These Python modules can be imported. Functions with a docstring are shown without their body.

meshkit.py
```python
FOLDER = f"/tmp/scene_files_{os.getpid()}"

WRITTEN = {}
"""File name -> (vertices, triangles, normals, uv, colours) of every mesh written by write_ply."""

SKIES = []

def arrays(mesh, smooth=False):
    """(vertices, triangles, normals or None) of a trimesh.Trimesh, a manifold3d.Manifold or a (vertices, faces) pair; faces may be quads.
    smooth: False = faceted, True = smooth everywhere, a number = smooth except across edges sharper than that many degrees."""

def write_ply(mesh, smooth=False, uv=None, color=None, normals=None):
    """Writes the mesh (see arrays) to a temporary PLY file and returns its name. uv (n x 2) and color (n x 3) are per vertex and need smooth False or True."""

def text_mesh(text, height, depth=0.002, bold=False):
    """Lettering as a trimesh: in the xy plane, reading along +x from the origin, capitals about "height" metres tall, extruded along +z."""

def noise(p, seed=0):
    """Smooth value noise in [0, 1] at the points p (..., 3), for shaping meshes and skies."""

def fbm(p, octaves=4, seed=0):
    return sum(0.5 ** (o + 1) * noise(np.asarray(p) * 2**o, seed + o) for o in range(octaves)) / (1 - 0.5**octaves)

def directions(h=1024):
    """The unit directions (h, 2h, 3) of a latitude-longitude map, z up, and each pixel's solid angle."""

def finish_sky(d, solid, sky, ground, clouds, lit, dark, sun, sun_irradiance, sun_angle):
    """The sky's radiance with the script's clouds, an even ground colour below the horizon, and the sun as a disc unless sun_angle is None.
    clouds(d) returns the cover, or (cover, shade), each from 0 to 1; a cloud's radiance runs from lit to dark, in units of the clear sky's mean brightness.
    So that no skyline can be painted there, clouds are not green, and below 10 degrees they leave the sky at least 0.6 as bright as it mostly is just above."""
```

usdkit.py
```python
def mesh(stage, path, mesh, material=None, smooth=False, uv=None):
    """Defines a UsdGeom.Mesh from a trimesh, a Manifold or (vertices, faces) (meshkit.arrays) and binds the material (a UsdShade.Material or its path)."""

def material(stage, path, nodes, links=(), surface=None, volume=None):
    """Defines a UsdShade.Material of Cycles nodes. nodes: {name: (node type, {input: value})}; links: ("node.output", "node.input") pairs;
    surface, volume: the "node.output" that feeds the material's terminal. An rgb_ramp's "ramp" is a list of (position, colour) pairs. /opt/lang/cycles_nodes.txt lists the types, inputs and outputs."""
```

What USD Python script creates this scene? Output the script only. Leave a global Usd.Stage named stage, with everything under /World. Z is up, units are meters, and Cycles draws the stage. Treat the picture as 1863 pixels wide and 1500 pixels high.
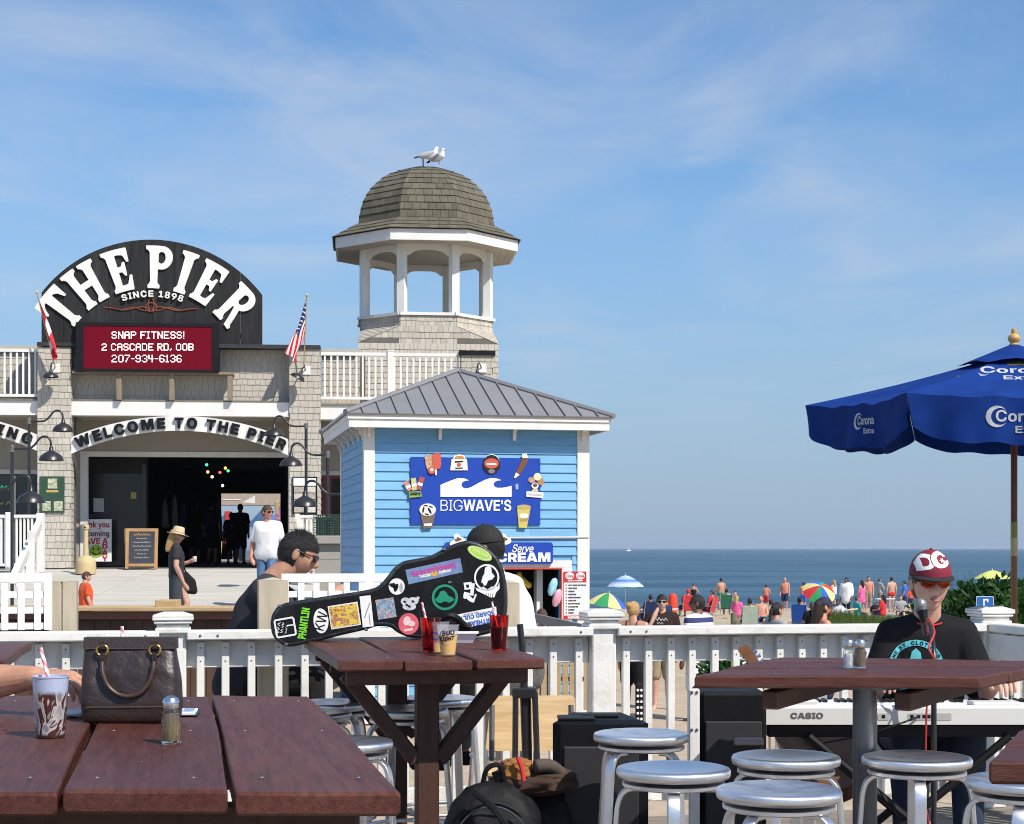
import math, random
import numpy as np, trimesh, manifold3d as m3
import usdkit, meshkit
from shapely.geometry import Polygon, Point, LineString, box as sbox
from shapely.ops import unary_union
from shapely import affinity
from pxr import Usd, UsdGeom, UsdLux, UsdShade, Gf, Sdf
PI = math.pi
stage = Usd.Stage.CreateInMemory()
UsdGeom.SetStageUpAxis(stage, UsdGeom.Tokens.z); UsdGeom.SetStageMetersPerUnit(stage, 1.0)
W = UsdGeom.Xform.Define(stage, '/World'); stage.SetDefaultPrim(W.GetPrim())
UsdGeom.Scope.Define(stage, '/World/Looks')
# ------------------------------------------------------------ camera, sky, sun
F, EYE, XC, HOR = 3000.0, 1.5, 931.5, 998.0       # focal length in photo pixels, eye height above the deck
cam = UsdGeom.Camera.Define(stage, '/World/camera')
cam.CreateHorizontalApertureAttr(36.0); cam.CreateVerticalApertureAttr(36.0 * 824 / 1024)
cam.CreateFocalLengthAttr(36.0 * F / 1863)
cam.CreateVerticalApertureOffsetAttr((HOR - 750) / 1863 * 36.0)
cam.CreateClippingRangeAttr(Gf.Vec2f(0.05, 100000))
cam.AddTranslateOp().Set(Gf.Vec3d(0, 0, EYE)); cam.AddRotateXOp().Set(90.0)
cam.CreateExposureAttr(0.45)
SUN_EL, SUN_AZ = math.radians(48), math.radians(136)      # azimuth = atan2(x, y)
sd = np.array([math.cos(SUN_EL) * math.sin(SUN_AZ), math.cos(SUN_EL) * math.cos(SUN_AZ), math.sin(SUN_EL)])
sun = UsdLux.DistantLight.Define(stage, '/World/sun')
sun.CreateIntensityAttr(1.05); sun.CreateAngleAttr(0.53); sun.CreateNormalizeAttr(True); sun.CreateColorAttr(Gf.Vec3f(1.0, 0.94, 0.85))
zax = Gf.Vec3d(*map(float, sd)); rot = Gf.Rotation(Gf.Vec3d(0, 0, 1), zax)
sun.AddTransformOp().Set(Gf.Matrix4d().SetRotate(rot))
sky = UsdLux.DomeLight.Define(stage, '/World/sky'); sky.CreateIntensityAttr(1.0)
sky.GetPrim().SetCustomDataByKey('kind', 'structure')
skym = usdkit.material(stage, '/World/Looks/sky_look', {
    'tc': ('texture_coordinate', {}),
    'sky': ('sky_texture', {'sky_type': 'single_scattering', 'sun_disc': False, 'sun_elevation': SUN_EL, 'sun_rotation': SUN_AZ,
                            'altitude': 200.0, 'air_density': 1.0, 'aerosol_density': 0.6, 'ozone_density': 3.0}),
    'sx': ('separate_xyz', {}), 'zc': ('math', {'math_type': 'maximum', 'value2': 0.06}), 'dv': ('math', {'math_type': 'divide', 'value1': 1.0}),
    'sc': ('vector_math', {'math_type': 'scale'}),
    'mp': ('mapping', {'scale': (0.9, 0.55, 0.0), 'location': (4.22, 7.9, 0.0), 'rotation': (0, 0, -0.25)}),
    'n1': ('noise_texture', {'scale': 0.75, 'detail': 3.0, 'roughness': 0.5, 'distortion': 0.5}),
    'n2': ('noise_texture', {'scale': 1.6, 'detail': 9.0, 'roughness': 0.58, 'distortion': 0.6}),
    'r1': ('rgb_ramp', {'ramp': [(0.36, (0, 0, 0)), (0.62, (1, 1, 1))]}),
    'r2': ('rgb_ramp', {'ramp': [(0.34, (0, 0, 0)), (0.68, (1, 1, 1))]}),
    'm': ('mix', {'mix_type': 'multiply', 'fac': 1.0}), 'k': ('math', {'math_type': 'multiply', 'value2': 0.55}),
    'fade': ('map_range', {'from_min': 0.05, 'from_max': 0.17, 'to_min': 0.0, 'to_max': 1.0, 'clamp': True}),
    'kf': ('math', {'math_type': 'multiply'}),
    'hs': ('hsv', {'saturation': 1.2, 'value': 1.30}),
    'hz': ('map_range', {'from_min': 0.0, 'from_max': 0.30, 'to_min': 0.85, 'to_max': 0.0, 'clamp': True, 'range_type': 'smoothstep'}), 'hm': ('mix', {'color2': (2.25, 3.35, 5.0)}),
    'mix': ('mix', {'color2': (5.2, 5.6, 6.3)}),
    'bg': ('background_shader', {'strength': 0.087})},
    [('tc.generated', 'sx.vector'), ('sx.z', 'zc.value1'), ('zc.value', 'dv.value2'), ('tc.generated', 'sc.vector1'), ('dv.value', 'sc.scale'),
     ('sc.vector', 'mp.vector'), ('mp.vector', 'n1.vector'), ('mp.vector', 'n2.vector'), ('n1.fac', 'r1.fac'), ('n2.fac', 'r2.fac'),
     ('r1.color', 'm.color1'), ('r2.color', 'm.color2'), ('m.color', 'k.value1'), ('sx.z', 'fade.value'), ('k.value', 'kf.value1'), ('fade.result', 'kf.value2'),
     ('kf.value', 'mix.fac'), ('sky.color', 'hs.color'), ('sx.z', 'hz.value'), ('hz.result', 'hm.fac'), ('hs.color', 'hm.color1'), ('hm.color', 'mix.color1'), ('mix.color', 'bg.color')], surface='bg.background')
UsdShade.MaterialBindingAPI.Apply(sky.GetPrim()).Bind(skym)
# ------------------------------------------------------------ materials
LOOK = {}
def M(key, col=None, rough=0.6, var=0.12, scale=6.0, bump=0.0, bscale=60.0, metal=0.0, spec=0.4, coat=0.0, rnd=0.0, stretch=(1, 1, 1), dirt=None, dscale=2.0, demph=0.5, sheen=0.0, rot=0.0):
    """A painted / wooden / cloth surface: colour with noise variation, optional stains, grain bump, and per piece variation."""
    if key in LOOK: return LOOK[key]
    c = np.array(col, float)
    n = {'tc': ('texture_coordinate', {}), 'mp': ('mapping', {'scale': stretch}),
         'n': ('noise_texture', {'scale': scale, 'detail': 5.0, 'roughness': 0.6}),
         'r': ('rgb_ramp', {'ramp': [(0.25, tuple(c * (1 - var))), (0.75, tuple(np.minimum(c * (1 + var), 0.95)))]}),
         'p': ('principled_bsdf', {'roughness': rough, 'metallic': metal, 'specular_ior_level': spec, 'coat_weight': coat, 'sheen_weight': sheen})}
    L = [('tc.object', 'mp.vector'), ('mp.vector', 'n.vector'), ('n.fac', 'r.fac')]
    if rot: n['vr'] = ('vector_rotate', {'rotate_type': 'z_axis', 'angle': rot}); L[0] = ('tc.object', 'vr.vector'); L.append(('vr.vector', 'mp.vector'))
    out = 'r.color'
    if dirt is not None:
        n['dn'] = ('noise_texture', {'scale': dscale, 'detail': 6.0, 'roughness': 0.7}); n['dr'] = ('rgb_ramp', {'ramp': [(0.5, (0, 0, 0)), (0.72, (demph,) * 3)]})
        n['dm'] = ('mix', {'color2': tuple(dirt)})
        L += [('mp.vector', 'dn.vector'), ('dn.fac', 'dr.fac'), ('dr.color', 'dm.fac'), (out, 'dm.color1')]; out = 'dm.color'
    if rnd:
        n['oi'] = ('object_info', {}); n['mr'] = ('map_range', {'to_min': 1 - rnd, 'to_max': 1 + rnd}); n['hv'] = ('hsv', {})
        L += [('oi.random', 'mr.value'), ('mr.result', 'hv.value'), (out, 'hv.color')]; out = 'hv.color'
    L.append((out, 'p.base_color'))
    if bump:
        n['bn'] = ('noise_texture', {'scale': bscale, 'detail': 6.0, 'roughness': 0.65}); n['b'] = ('bump', {'strength': bump, 'distance': 0.01})
        L += [('mp.vector', 'bn.vector'), ('bn.fac', 'b.height'), ('b.normal', 'p.normal')]
    LOOK[key] = usdkit.material(stage, '/World/Looks/' + key, n, L, surface='p.BSDF')
    return LOOK[key]
def EM(key, col, strength):
    if key not in LOOK:
        LOOK[key] = usdkit.material(stage, '/World/Looks/' + key, {'p': ('principled_bsdf', {'base_color': col, 'roughness': 0.5, 'specular_ior_level': 0.08, 'emission_color': col, 'emission_strength': strength})}, [], surface='p.BSDF')
    return LOOK[key]
def GLASS(key, col, rough=0.02, ior=1.45, trans=1.0):
    if key not in LOOK:
        LOOK[key] = usdkit.material(stage, '/World/Looks/' + key, {'p': ('principled_bsdf', {'base_color': col, 'roughness': rough, 'ior': ior, 'transmission_weight': trans})}, [], surface='p.BSDF')
    return LOOK[key]
def LEAF(key, a, b, scale=3.0):
    if key not in LOOK:
        LOOK[key] = usdkit.material(stage, '/World/Looks/' + key, {'g': ('geometry', {}), 'r': ('rgb_ramp', {'ramp': [(0, a), (1, b)]}),
            'd': ('principled_bsdf', {'roughness': 0.55, 'specular_ior_level': 0.3}), 't': ('translucent_bsdf', {}), 'm': ('mix_closure', {'fac': 0.35})},
            [('g.random_per_island', 'r.fac'), ('r.color', 'd.base_color'), ('r.color', 't.color'), ('d.BSDF', 'm.closure1'), ('t.BSDF', 'm.closure2')], surface='m.closure')
    return LOOK[key]
def SPLAT(key, cols, scale=20.0, rough=0.4, detail=3.0, dist=1.5):
    """a flat many-coloured print: noise through a colour ramp"""
    if key not in LOOK:
        LOOK[key] = usdkit.material(stage, '/World/Looks/' + key, {'tc': ('texture_coordinate', {}), 'n': ('noise_texture', {'scale': scale, 'detail': detail, 'distortion': dist}),
            'r': ('rgb_ramp', {'ramp': [(0.25 + 0.5 * i / (len(cols) - 1), c) for i, c in enumerate(cols)]}), 'p': ('principled_bsdf', {'roughness': rough})},
            [('tc.object', 'n.vector'), ('n.fac', 'r.fac'), ('r.color', 'p.base_color')], surface='p.BSDF')
    return LOOK[key]
# ------------------------------------------------------------ prim helpers
USED = {}
def numbered(parent, name):
    k = (parent, name); i = USED.get(k, -1) + 1; USED[k] = i
    return name if i == 0 else f'{name}_{i:03d}'
class T:
    """a thing: an Xform at its base, whose children are its parts (part vertices are given in world coordinates)"""
    def __init__(s, name, label, cat, loc=(0, 0, 0), group=None, kind=None):
        s.path = '/World/' + numbered('', name); s.loc = np.array(loc, float)
        x = UsdGeom.Xform.Define(stage, s.path); x.AddTranslateOp().Set(Gf.Vec3d(*map(float, loc))); s.prim = x.GetPrim()
        tag(s.prim, label, cat, group, kind)
    def part(s, name, mesh, mat, parent=None, label=None, smooth=False, kind=None):
        mesh = join(mesh)
        v, f, n = meshkit.arrays(mesh, False)
        base = parent or s.path
        p = base + '/' + numbered(base, name)
        usdkit.mesh(stage, p, trimesh.Trimesh(v - s.loc, f, process=False), mat, smooth=smooth)
        pr = stage.GetPrimAtPath(p)
        if label: pr.SetCustomDataByKey('label', label)
        if kind: pr.SetCustomDataByKey('kind', kind)
        return p
def tag(p, label, cat, group=None, kind=None):
    if label: p.SetCustomDataByKey('label', label)
    if cat: p.SetCustomDataByKey('category', cat)
    if group: p.SetCustomDataByKey('group', group)
    if kind: p.SetCustomDataByKey('kind', kind)
def single(name, label, cat, mesh, mat, smooth=False, group=None, kind=None):
    mesh = join(mesh); p = '/World/' + numbered('', name)
    usdkit.mesh(stage, p, mesh, mat, smooth=smooth); tag(stage.GetPrimAtPath(p), label, cat, group, kind); return p
def struct(name, mesh, mat, smooth=False): return single(name, None, None, mesh, mat, smooth, kind='structure')
def copy(t, loc, rotz, label, group=None):
    name = t.path.split('/')[-1]; name = name.rstrip('0123456789').rstrip('_') if name[-3:].isdigit() else name
    p = '/World/' + numbered('', name)
    x = UsdGeom.Xform.Define(stage, p); x.AddTranslateOp().Set(Gf.Vec3d(*map(float, loc))); x.AddRotateZOp().Set(float(rotz))
    pr = x.GetPrim(); pr.GetReferences().AddInternalReference(t.path); pr.SetInstanceable(True)
    cd = t.prim.GetCustomData(); tag(pr, label, cd.get('category'), group or cd.get('group')); return pr
# ------------------------------------------------------------ mesh helpers
def tm(x):
    if hasattr(x, 'to_mesh'):
        m = x.to_mesh(); return trimesh.Trimesh(np.array(m.vert_properties[:, :3]), np.array(m.tri_verts), process=False)
    if isinstance(x, tuple): return trimesh.Trimesh(x[0], x[1], process=False)
    return x
def join(x):
    if isinstance(x, list): return trimesh.util.concatenate([tm(i) for i in x]) if len(x) > 1 else tm(x[0])
    return tm(x)
BF = np.array([[0, 2, 1], [1, 2, 3], [4, 5, 6], [5, 7, 6], [0, 1, 4], [1, 5, 4], [2, 6, 3], [3, 6, 7], [0, 4, 2], [2, 4, 6], [1, 3, 5], [3, 7, 5]])
def box(x0, x1, y0, y1, z0, z1):
    v = np.array([[x, y, z] for z in (z0, z1) for y in (y0, y1) for x in (x0, x1)], float)
    return trimesh.Trimesh(v, BF, process=False)
def hull(pts): return tm(m3.Manifold.hull_points(np.asarray(pts, float)))
def cbox(x0, x1, y0, y1, z0, z1, b=0.006):
    """box with bevelled edges"""
    P = []
    for x, sx in ((x0, 1), (x1, -1)):
        for y, sy in ((y0, 1), (y1, -1)):
            for z, sz in ((z0, 1), (z1, -1)):
                P += [(x + sx * b, y + sy * b, z), (x + sx * b, y, z + sz * b), (x, y + sy * b, z + sz * b)]
    return hull(P)
class Fr:
    """a plane: origin, u (right), v (up), w = u x v (out of it)"""
    def __init__(s, O, u, v=(0, 0, 1)):
        s.O = np.array(O, float); s.u = np.array(u, float) / np.linalg.norm(u); v = np.array(v, float); v = v - s.u * (v @ s.u); s.v = v / np.linalg.norm(v); s.w = np.cross(s.u, s.v)
    def put(s, m):
        m = join(m); V = np.asarray(m.vertices)
        return trimesh.Trimesh(s.O + V[:, :1] * s.u + V[:, 1:2] * s.v + V[:, 2:3] * s.w, m.faces, process=False)
    def pt(s, a, b, c=0): return s.O + a * s.u + b * s.v + c * s.w
    def px(s, x, y, w=0.0):
        d = np.array([(x - XC) / F, 1.0, -(y - HOR) / F]); e = np.array([0, 0, EYE]); O = s.O + w * s.w
        t = ((O - e) @ s.w) / (d @ s.w); q = e + d * t - s.O
        return q @ s.u, q @ s.v
    def box(s, u0, u1, v0, v1, w0, w1): return s.put(box(u0, u1, v0, v1, w0, w1))
    def cbox(s, u0, u1, v0, v1, w0, w1, b=0.006): return s.put(cbox(u0, u1, v0, v1, w0, w1, b))
    def pbox(s, x0, x1, y0, y1, w0, w1):
        """box whose front face (at w1) fills the given photo rectangle"""
        a = s.px(x0, y1, w1); b = s.px(x1, y0, w1); c = s.px(x0, y0, w1); d = s.px(x1, y1, w1)
        return s.box((a[0] + c[0]) / 2, (b[0] + d[0]) / 2, (a[1] + d[1]) / 2, (b[1] + c[1]) / 2, w0, w1)
    def poly(s, P, w0, w1): return s.put(ext(P, w0, w1))
    def ppoly(s, pts, w0, w1): return s.poly(Polygon([s.px(x, y, w1) for x, y in pts]), w0, w1)
def ext(P, w0, w1):
    gs = [g for g in getattr(P, 'geoms', [P]) if g.geom_type == 'Polygon' and g.area > 1e-9]
    m = join([trimesh.creation.extrude_polygon(g, w1 - w0, engine='earcut') for g in gs]); m.vertices[:, 2] += w0; return m
def at(x, y, D): return np.array([(x - XC) / F * D, D, EYE - (y - HOR) / F * D])
def tube(pts, r, n=8, closed=False, cap=True):
    pts = np.asarray(pts, float); N = len(pts); r = np.broadcast_to(r, (N,))
    tg = np.gradient(pts, axis=0) if not closed else np.roll(pts, -1, 0) - np.roll(pts, 1, 0)
    tg /= np.maximum(np.linalg.norm(tg, axis=1, keepdims=True), 1e-9)
    a = np.cross(tg[0], (0, 0, 1.0)); a = a if np.linalg.norm(a) > 0.1 else np.cross(tg[0], (1.0, 0, 0)); a /= np.linalg.norm(a)
    V = []
    for i in range(N):
        a = a - tg[i] * (a @ tg[i]); a /= max(np.linalg.norm(a), 1e-9); b = np.cross(tg[i], a)
        for k in range(n):
            t = 2 * PI * k / n; V.append(pts[i] + r[i] * (a * math.cos(t) + b * math.sin(t)))
    Fc = []
    for i in range(N if closed else N - 1):
        j = (i + 1) % N
        for k in range(n):
            q = (k + 1) % n; Fc += [(i * n + k, i * n + q, j * n + q), (i * n + k, j * n + q, j * n + k)]
    if cap and not closed:
        V += [pts[0], pts[-1]]; c0, c1 = N * n, N * n + 1
        for k in range(n): q = (k + 1) % n; Fc += [(c0, q, k), (c1, (N - 1) * n + k, (N - 1) * n + q)]
    return trimesh.Trimesh(np.array(V), np.array(Fc), process=False)
def lathe(prof, n=24, O=(0, 0, 0)):
    """prof: (radius, z) from bottom to top"""
    V, Fc = [], []
    for r, z in prof: V += [(max(r, 1e-5) * math.cos(2 * PI * k / n) + O[0], max(r, 1e-5) * math.sin(2 * PI * k / n) + O[1], z + O[2]) for k in range(n)]
    for i in range(len(prof) - 1):
        for k in range(n):
            q = (k + 1) % n; Fc += [(i * n + k, i * n + q, (i + 1) * n + q), (i * n + k, (i + 1) * n + q, (i + 1) * n + k)]
    return trimesh.Trimesh(np.array(V, float), np.array(Fc), process=False)
def spline(P, n=8):
    P = np.asarray(P, float); out = []; Q = np.vstack([2 * P[0] - P[1], P, 2 * P[-1] - P[-2]])
    for i in range(1, len(Q) - 2):
        for t in np.linspace(0, 1, n, endpoint=False):
            a, b, c, d = Q[i - 1], Q[i], Q[i + 1], Q[i + 2]
            out.append(0.5 * (2 * b + (c - a) * t + (2 * a - 5 * b + 4 * c - d) * t * t + (3 * b - a - 3 * c + d) * t ** 3))
    out.append(P[-1]); return np.array(out)
def ball(c, r, sub=2, sc=(1, 1, 1)):
    m = trimesh.creation.icosphere(subdivisions=sub, radius=1.0); m.vertices = m.vertices * r * np.array(sc) + np.array(c); return m
_tc = {}
import glob
from PIL import Image, ImageDraw, ImageFont
FONTFILE = glob.glob('/opt/blender-*/*/datafiles/fonts/Inter.woff2')[0]
def glyphs(s, weight):
    """the outline of a line of lettering, capitals 1 high"""
    f = ImageFont.truetype(FONTFILE, 96)
    try: f.set_variation_by_axes([32, weight])
    except Exception: pass
    x0, y0, x1, y1 = f.getbbox(s, anchor='ls'); im = Image.new('L', (int(x1 - x0) + 12, int(y1 - y0) + 12))
    ImageDraw.Draw(im).text((6 - x0, 6 - y0), s, 255, f, anchor='ls')
    on = np.pad(np.asarray(im) > 127, ((0, 0), (1, 1))).astype(np.int8)
    r, st = np.nonzero(np.diff(on, axis=1) == 1); en = np.nonzero(np.diff(on, axis=1) == -1)[1]
    P = unary_union([sbox(a_, -r_ - 1, e_, -r_) for r_, a_, e_ in zip(r, st, en)]).buffer(0.6).buffer(-0.6).simplify(0.7)
    return affinity.affine_transform(P, [1 / 70, 0, 0, 1 / 70, -6 / 70, (6 - y0) / 70])
def text(s, h, depth=0.004, bold=True, center=True, w=None, slant=0.0):
    """lettering in the uv plane, capitals h tall; w squeezes it to a width; bold may be a weight"""
    wt = 800 if bold is True else 400 if bold is False else bold
    k = (s, wt)
    if k not in _tc: _tc[k] = ext(glyphs(s, wt), 0, 1)
    m = _tc[k].copy(); b = m.bounds; V = m.vertices.copy(); V[:, 0] -= b[0, 0]
    wd = b[1, 0] - b[0, 0]; V[:, 0] *= (w / wd if w else h); V[:, 1] *= h; V[:, 2] *= depth
    if center: V[:, 0] -= (w if w else wd * h) / 2
    V[:, 0] += slant * V[:, 1]; m.vertices = V; return m
def scribble(h, w, depth=.002, seed=1, words=2):
    """a line of handwriting too small to read: uneven up and down strokes"""
    g = np.random.default_rng(seed); n = max(6, int(w / h * 2.2)); gaps = set(g.integers(2, n - 2, words - 1).tolist()) if words > 1 else set(); segs, cur = [], []
    for i in range(n):
        x = -w / 2 + w * i / (n - 1); cur.append((x, 0 if i % 2 else h * g.uniform(.5, 1.0)))
        if i in gaps: segs.append(cur); cur = []
    segs.append(cur); return ext(unary_union([LineString(c).buffer(h * .11, 2) for c in segs if len(c) > 1]), 0, depth)
def shift(m, x=0, y=0, z=0, rot=0):
    m = m.copy(); V = m.vertices.copy()
    if rot: c, s_ = math.cos(rot), math.sin(rot); V = np.c_[V[:, 0] * c - V[:, 1] * s_, V[:, 0] * s_ + V[:, 1] * c, V[:, 2]]
    m.vertices = V + np.array([x, y, z]); return m
def arc_text(s, h, R, cx, cy, a0, a1, depth, bold=True, z=0.0):
    """letters standing on a circle of radius R about (cx, cy), from angle a0 to a1 (radians clockwise from the top)"""
    ws = [0.5 if ch == ' ' else text(ch, 1, 1, bold).extents[0] + 0.13 for ch in s]; tot = sum(ws); out = []; p = 0
    for ch, wd in zip(s, ws):
        a = a0 + (a1 - a0) * (p + wd / 2) / tot; p += wd
        if ch == ' ': continue
        out.append(shift(shift(text(ch, h, depth, bold), 0, R, z), 0, 0, 0, -a))
    m = join(out); m.vertices += np.array([cx, cy, 0]); return m
def ell(cx, cy, rx, ry, n=40, rot=0): return affinity.translate(affinity.rotate(affinity.scale(Point(0, 0).buffer(1, n // 4), rx, ry), rot, origin=(0, 0)), cx, cy)
def rrect(x0, x1, y0, y1, r): return sbox(x0 + r, y0 + r, x1 - r, y1 - r).buffer(r, 6)
# common paints
white = M('white_paint', (0.74, 0.73, 0.69), 0.45, 0.05, 5, 0.15, 30, dirt=(0.42, 0.40, 0.34), dscale=3.0, demph=0.35)
trim = M('pier_trim', (0.72, 0.71, 0.67), 0.5, 0.05, 2, dirt=(0.45, 0.43, 0.37), dscale=1.3, demph=0.3)
shingle = M('cedar_shingle', (0.45, 0.415, 0.352), 0.85, 0.10, 3, 0.3, 40, rnd=0.10, stretch=(6, 6, 1))
black = M('black_paint', (0.007, 0.007, 0.008), 0.45, 0.3, 8, spec=.25)
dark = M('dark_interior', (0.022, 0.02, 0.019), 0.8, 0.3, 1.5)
# ============================================================ the setting
SEA = -2.8
def bz(y): return float(np.interp(y, [-60, 12, 26, 36, 70, 95, 116, 150, 400], [-0.95, -0.95, -0.95, -1.2, -1.45, -2.0, -2.8, -4.0, -9]))
def rampz(y): return float(np.interp(y, [0, 24, 36.6], [0.0, 0.0, 1.05]))
gx = np.concatenate([np.linspace(-400, -40, 10), np.linspace(-30, 60, 91), np.linspace(75, 500, 12)])
gy = np.concatenate([np.linspace(-120, 8, 8), np.linspace(9, 130, 180), np.linspace(140, 400, 6)])
GX, GY = np.meshgrid(gx, gy); GZ = np.array([[bz(y) for x in gx] for y in gy])
bumps = meshkit.fbm(np.stack([GX * 0.9, GY * 0.9, GX * 0], -1), 4) - 0.5
GZ = GZ + np.where(GY > 30, 0.22, 0.02) * bumps
nx = len(gx); idx = np.arange(len(gx) * len(gy)).reshape(len(gy), nx)
q = np.stack([idx[:-1, :-1], idx[:-1, 1:], idx[1:, 1:], idx[1:, :-1]], -1).reshape(-1, 4)
sand = M('sand', (0.40, 0.325, 0.225), 0.9, 0.18, 0.8, 0.6, 9, dirt=(0.27, 0.21, 0.14), dscale=0.5)
struct('beach_sand', (np.c_[GX.ravel(), GY.ravel(), GZ.ravel()], np.vstack([q[:, [0, 1, 2]], q[:, [0, 2, 3]]])), sand, smooth=True)
# the sea: one sheet to the horizon, its small waves in the relief
LOOK['sea_look'] = usdkit.material(stage, '/World/Looks/sea_look', {
    'g': ('geometry', {}), 'mp': ('mapping', {'scale': (0.16, 0.42, 1)}), 'n': ('noise_texture', {'scale': 1.0, 'detail': 6.0, 'roughness': 0.6}),
    'mp2': ('mapping', {'scale': (0.012, 0.05, 1)}), 'n2': ('noise_texture', {'scale': 1.0, 'detail': 5.0, 'roughness': 0.65}),
    'r': ('rgb_ramp', {'ramp': [(0.34, (0.008, 0.036, 0.070)), (0.5, (0.022, 0.070, 0.115)), (0.66, (0.055, 0.125, 0.170))]}),
    'b': ('bump', {'strength': 1.0, 'distance': 0.9}),
    'p': ('principled_bsdf', {'roughness': 0.32, 'ior': 1.33, 'specular_ior_level': 0.28})},
    [('g.position', 'mp.vector'), ('mp.vector', 'n.vector'), ('g.position', 'mp2.vector'), ('mp2.vector', 'n2.vector'), ('n2.fac', 'r.fac'), ('r.color', 'p.base_color'), ('n.fac', 'b.height'), ('b.normal', 'p.normal')], surface='p.BSDF')
rows = np.concatenate([np.arange(104, 420, 1.1), np.geomspace(420, 30000, 60)]); V = []
xs_ = np.linspace(-1, 1, 70)
for y in rows:
    hw = 60 + y * 0.9
    for t in xs_: V.append((t * hw, y, SEA))
V = np.array(V); amp = np.clip(1 - V[:, 1] / 420, 0, 1)
V[:, 2] += 0.34 * amp * (meshkit.fbm(np.c_[V[:, 0] * 0.07, V[:, 1] * 0.25, V[:, 0] * 0], 3) - 0.5) * np.clip((V[:, 1] - 104) / 10, 0.2, 1)
ii = np.arange(len(rows) * 70).reshape(-1, 70); q = np.stack([ii[:-1, :-1], ii[:-1, 1:], ii[1:, 1:], ii[1:, :-1]], -1).reshape(-1, 4)
struct('sea', (V, np.vstack([q[:, [0, 1, 2]], q[:, [0, 2, 3]]])), LOOK['sea_look'], smooth=True)
# paved promenade beyond the deck
pave = M('paver_tan', (0.36, 0.285, 0.205), 0.85, 0.2, 5, 0.3, 30, rnd=0.15)
struct('promenade', box(-3.2, 40, 9.8, 27.5, -1.1, -0.9), pave)
# the deck the camera stands on (boards), and the plaza and ramp up to the pier
DA = math.radians(11.0); DU = np.array([math.cos(DA), math.sin(DA), 0]); DV = np.array([-math.sin(DA), math.cos(DA), 0])
deckm = M('deck_board', (0.20, 0.17, 0.14), 0.8, 0.2, 2, 0.4, 30, rnd=0.12, stretch=(1, 8, 8))
deckf = Fr((0, 9.04, 0), DU, DV)       # u along the railing, v outwards over the railing, w up
dk = T('deck', None, None, kind='structure')
dk.part('joist', [deckf.box(-9, 6, -10.5, 0.12, -0.25, -0.03), deckf.box(-9, 6, 0.02, 0.12, -1.2, -0.25)], deckm)
for i in range(36):
    v = -0.1 - i * 0.145
    dk.part('plank', deckf.box(-6, 5, v, v + 0.139, -0.03, 0.0), deckm)
rampm = M('ramp_board', (0.47, 0.45, 0.40), 0.85, 0.1, 1.2, 0.3, 20, rnd=0.05, stretch=(0.5, 5, 5), dirt=(0.24, 0.22, 0.19), dscale=1.6, demph=0.55)
rp = T('ramp', None, None, kind='structure')
for i in range(46):
    y0 = 23.6 + i * 0.29; y1 = y0 + 0.284
    for xa, xb in ((-16, -7.9), (-7.888, -5.05), (-5.038, -3.2)):
        z0, z1 = rampz(y0), rampz(y1)
        rp.part('plank', trimesh.Trimesh([(xa, y0, z0 - .05), (xb, y0, z0 - .05), (xa, y1, z1 - .05), (xb, y1, z1 - .05), (xa, y0, z0), (xb, y0, z0), (xa, y1, z1), (xb, y1, z1)], BF, process=False), rampm)
rp.part('base', hull([(x, y, z) for x in (-16, -3.2) for y, z in ((23.6, -1.2), (23.6, -0.06), (36.9, -1.2), (36.9, 0.99))]), dark)
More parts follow.
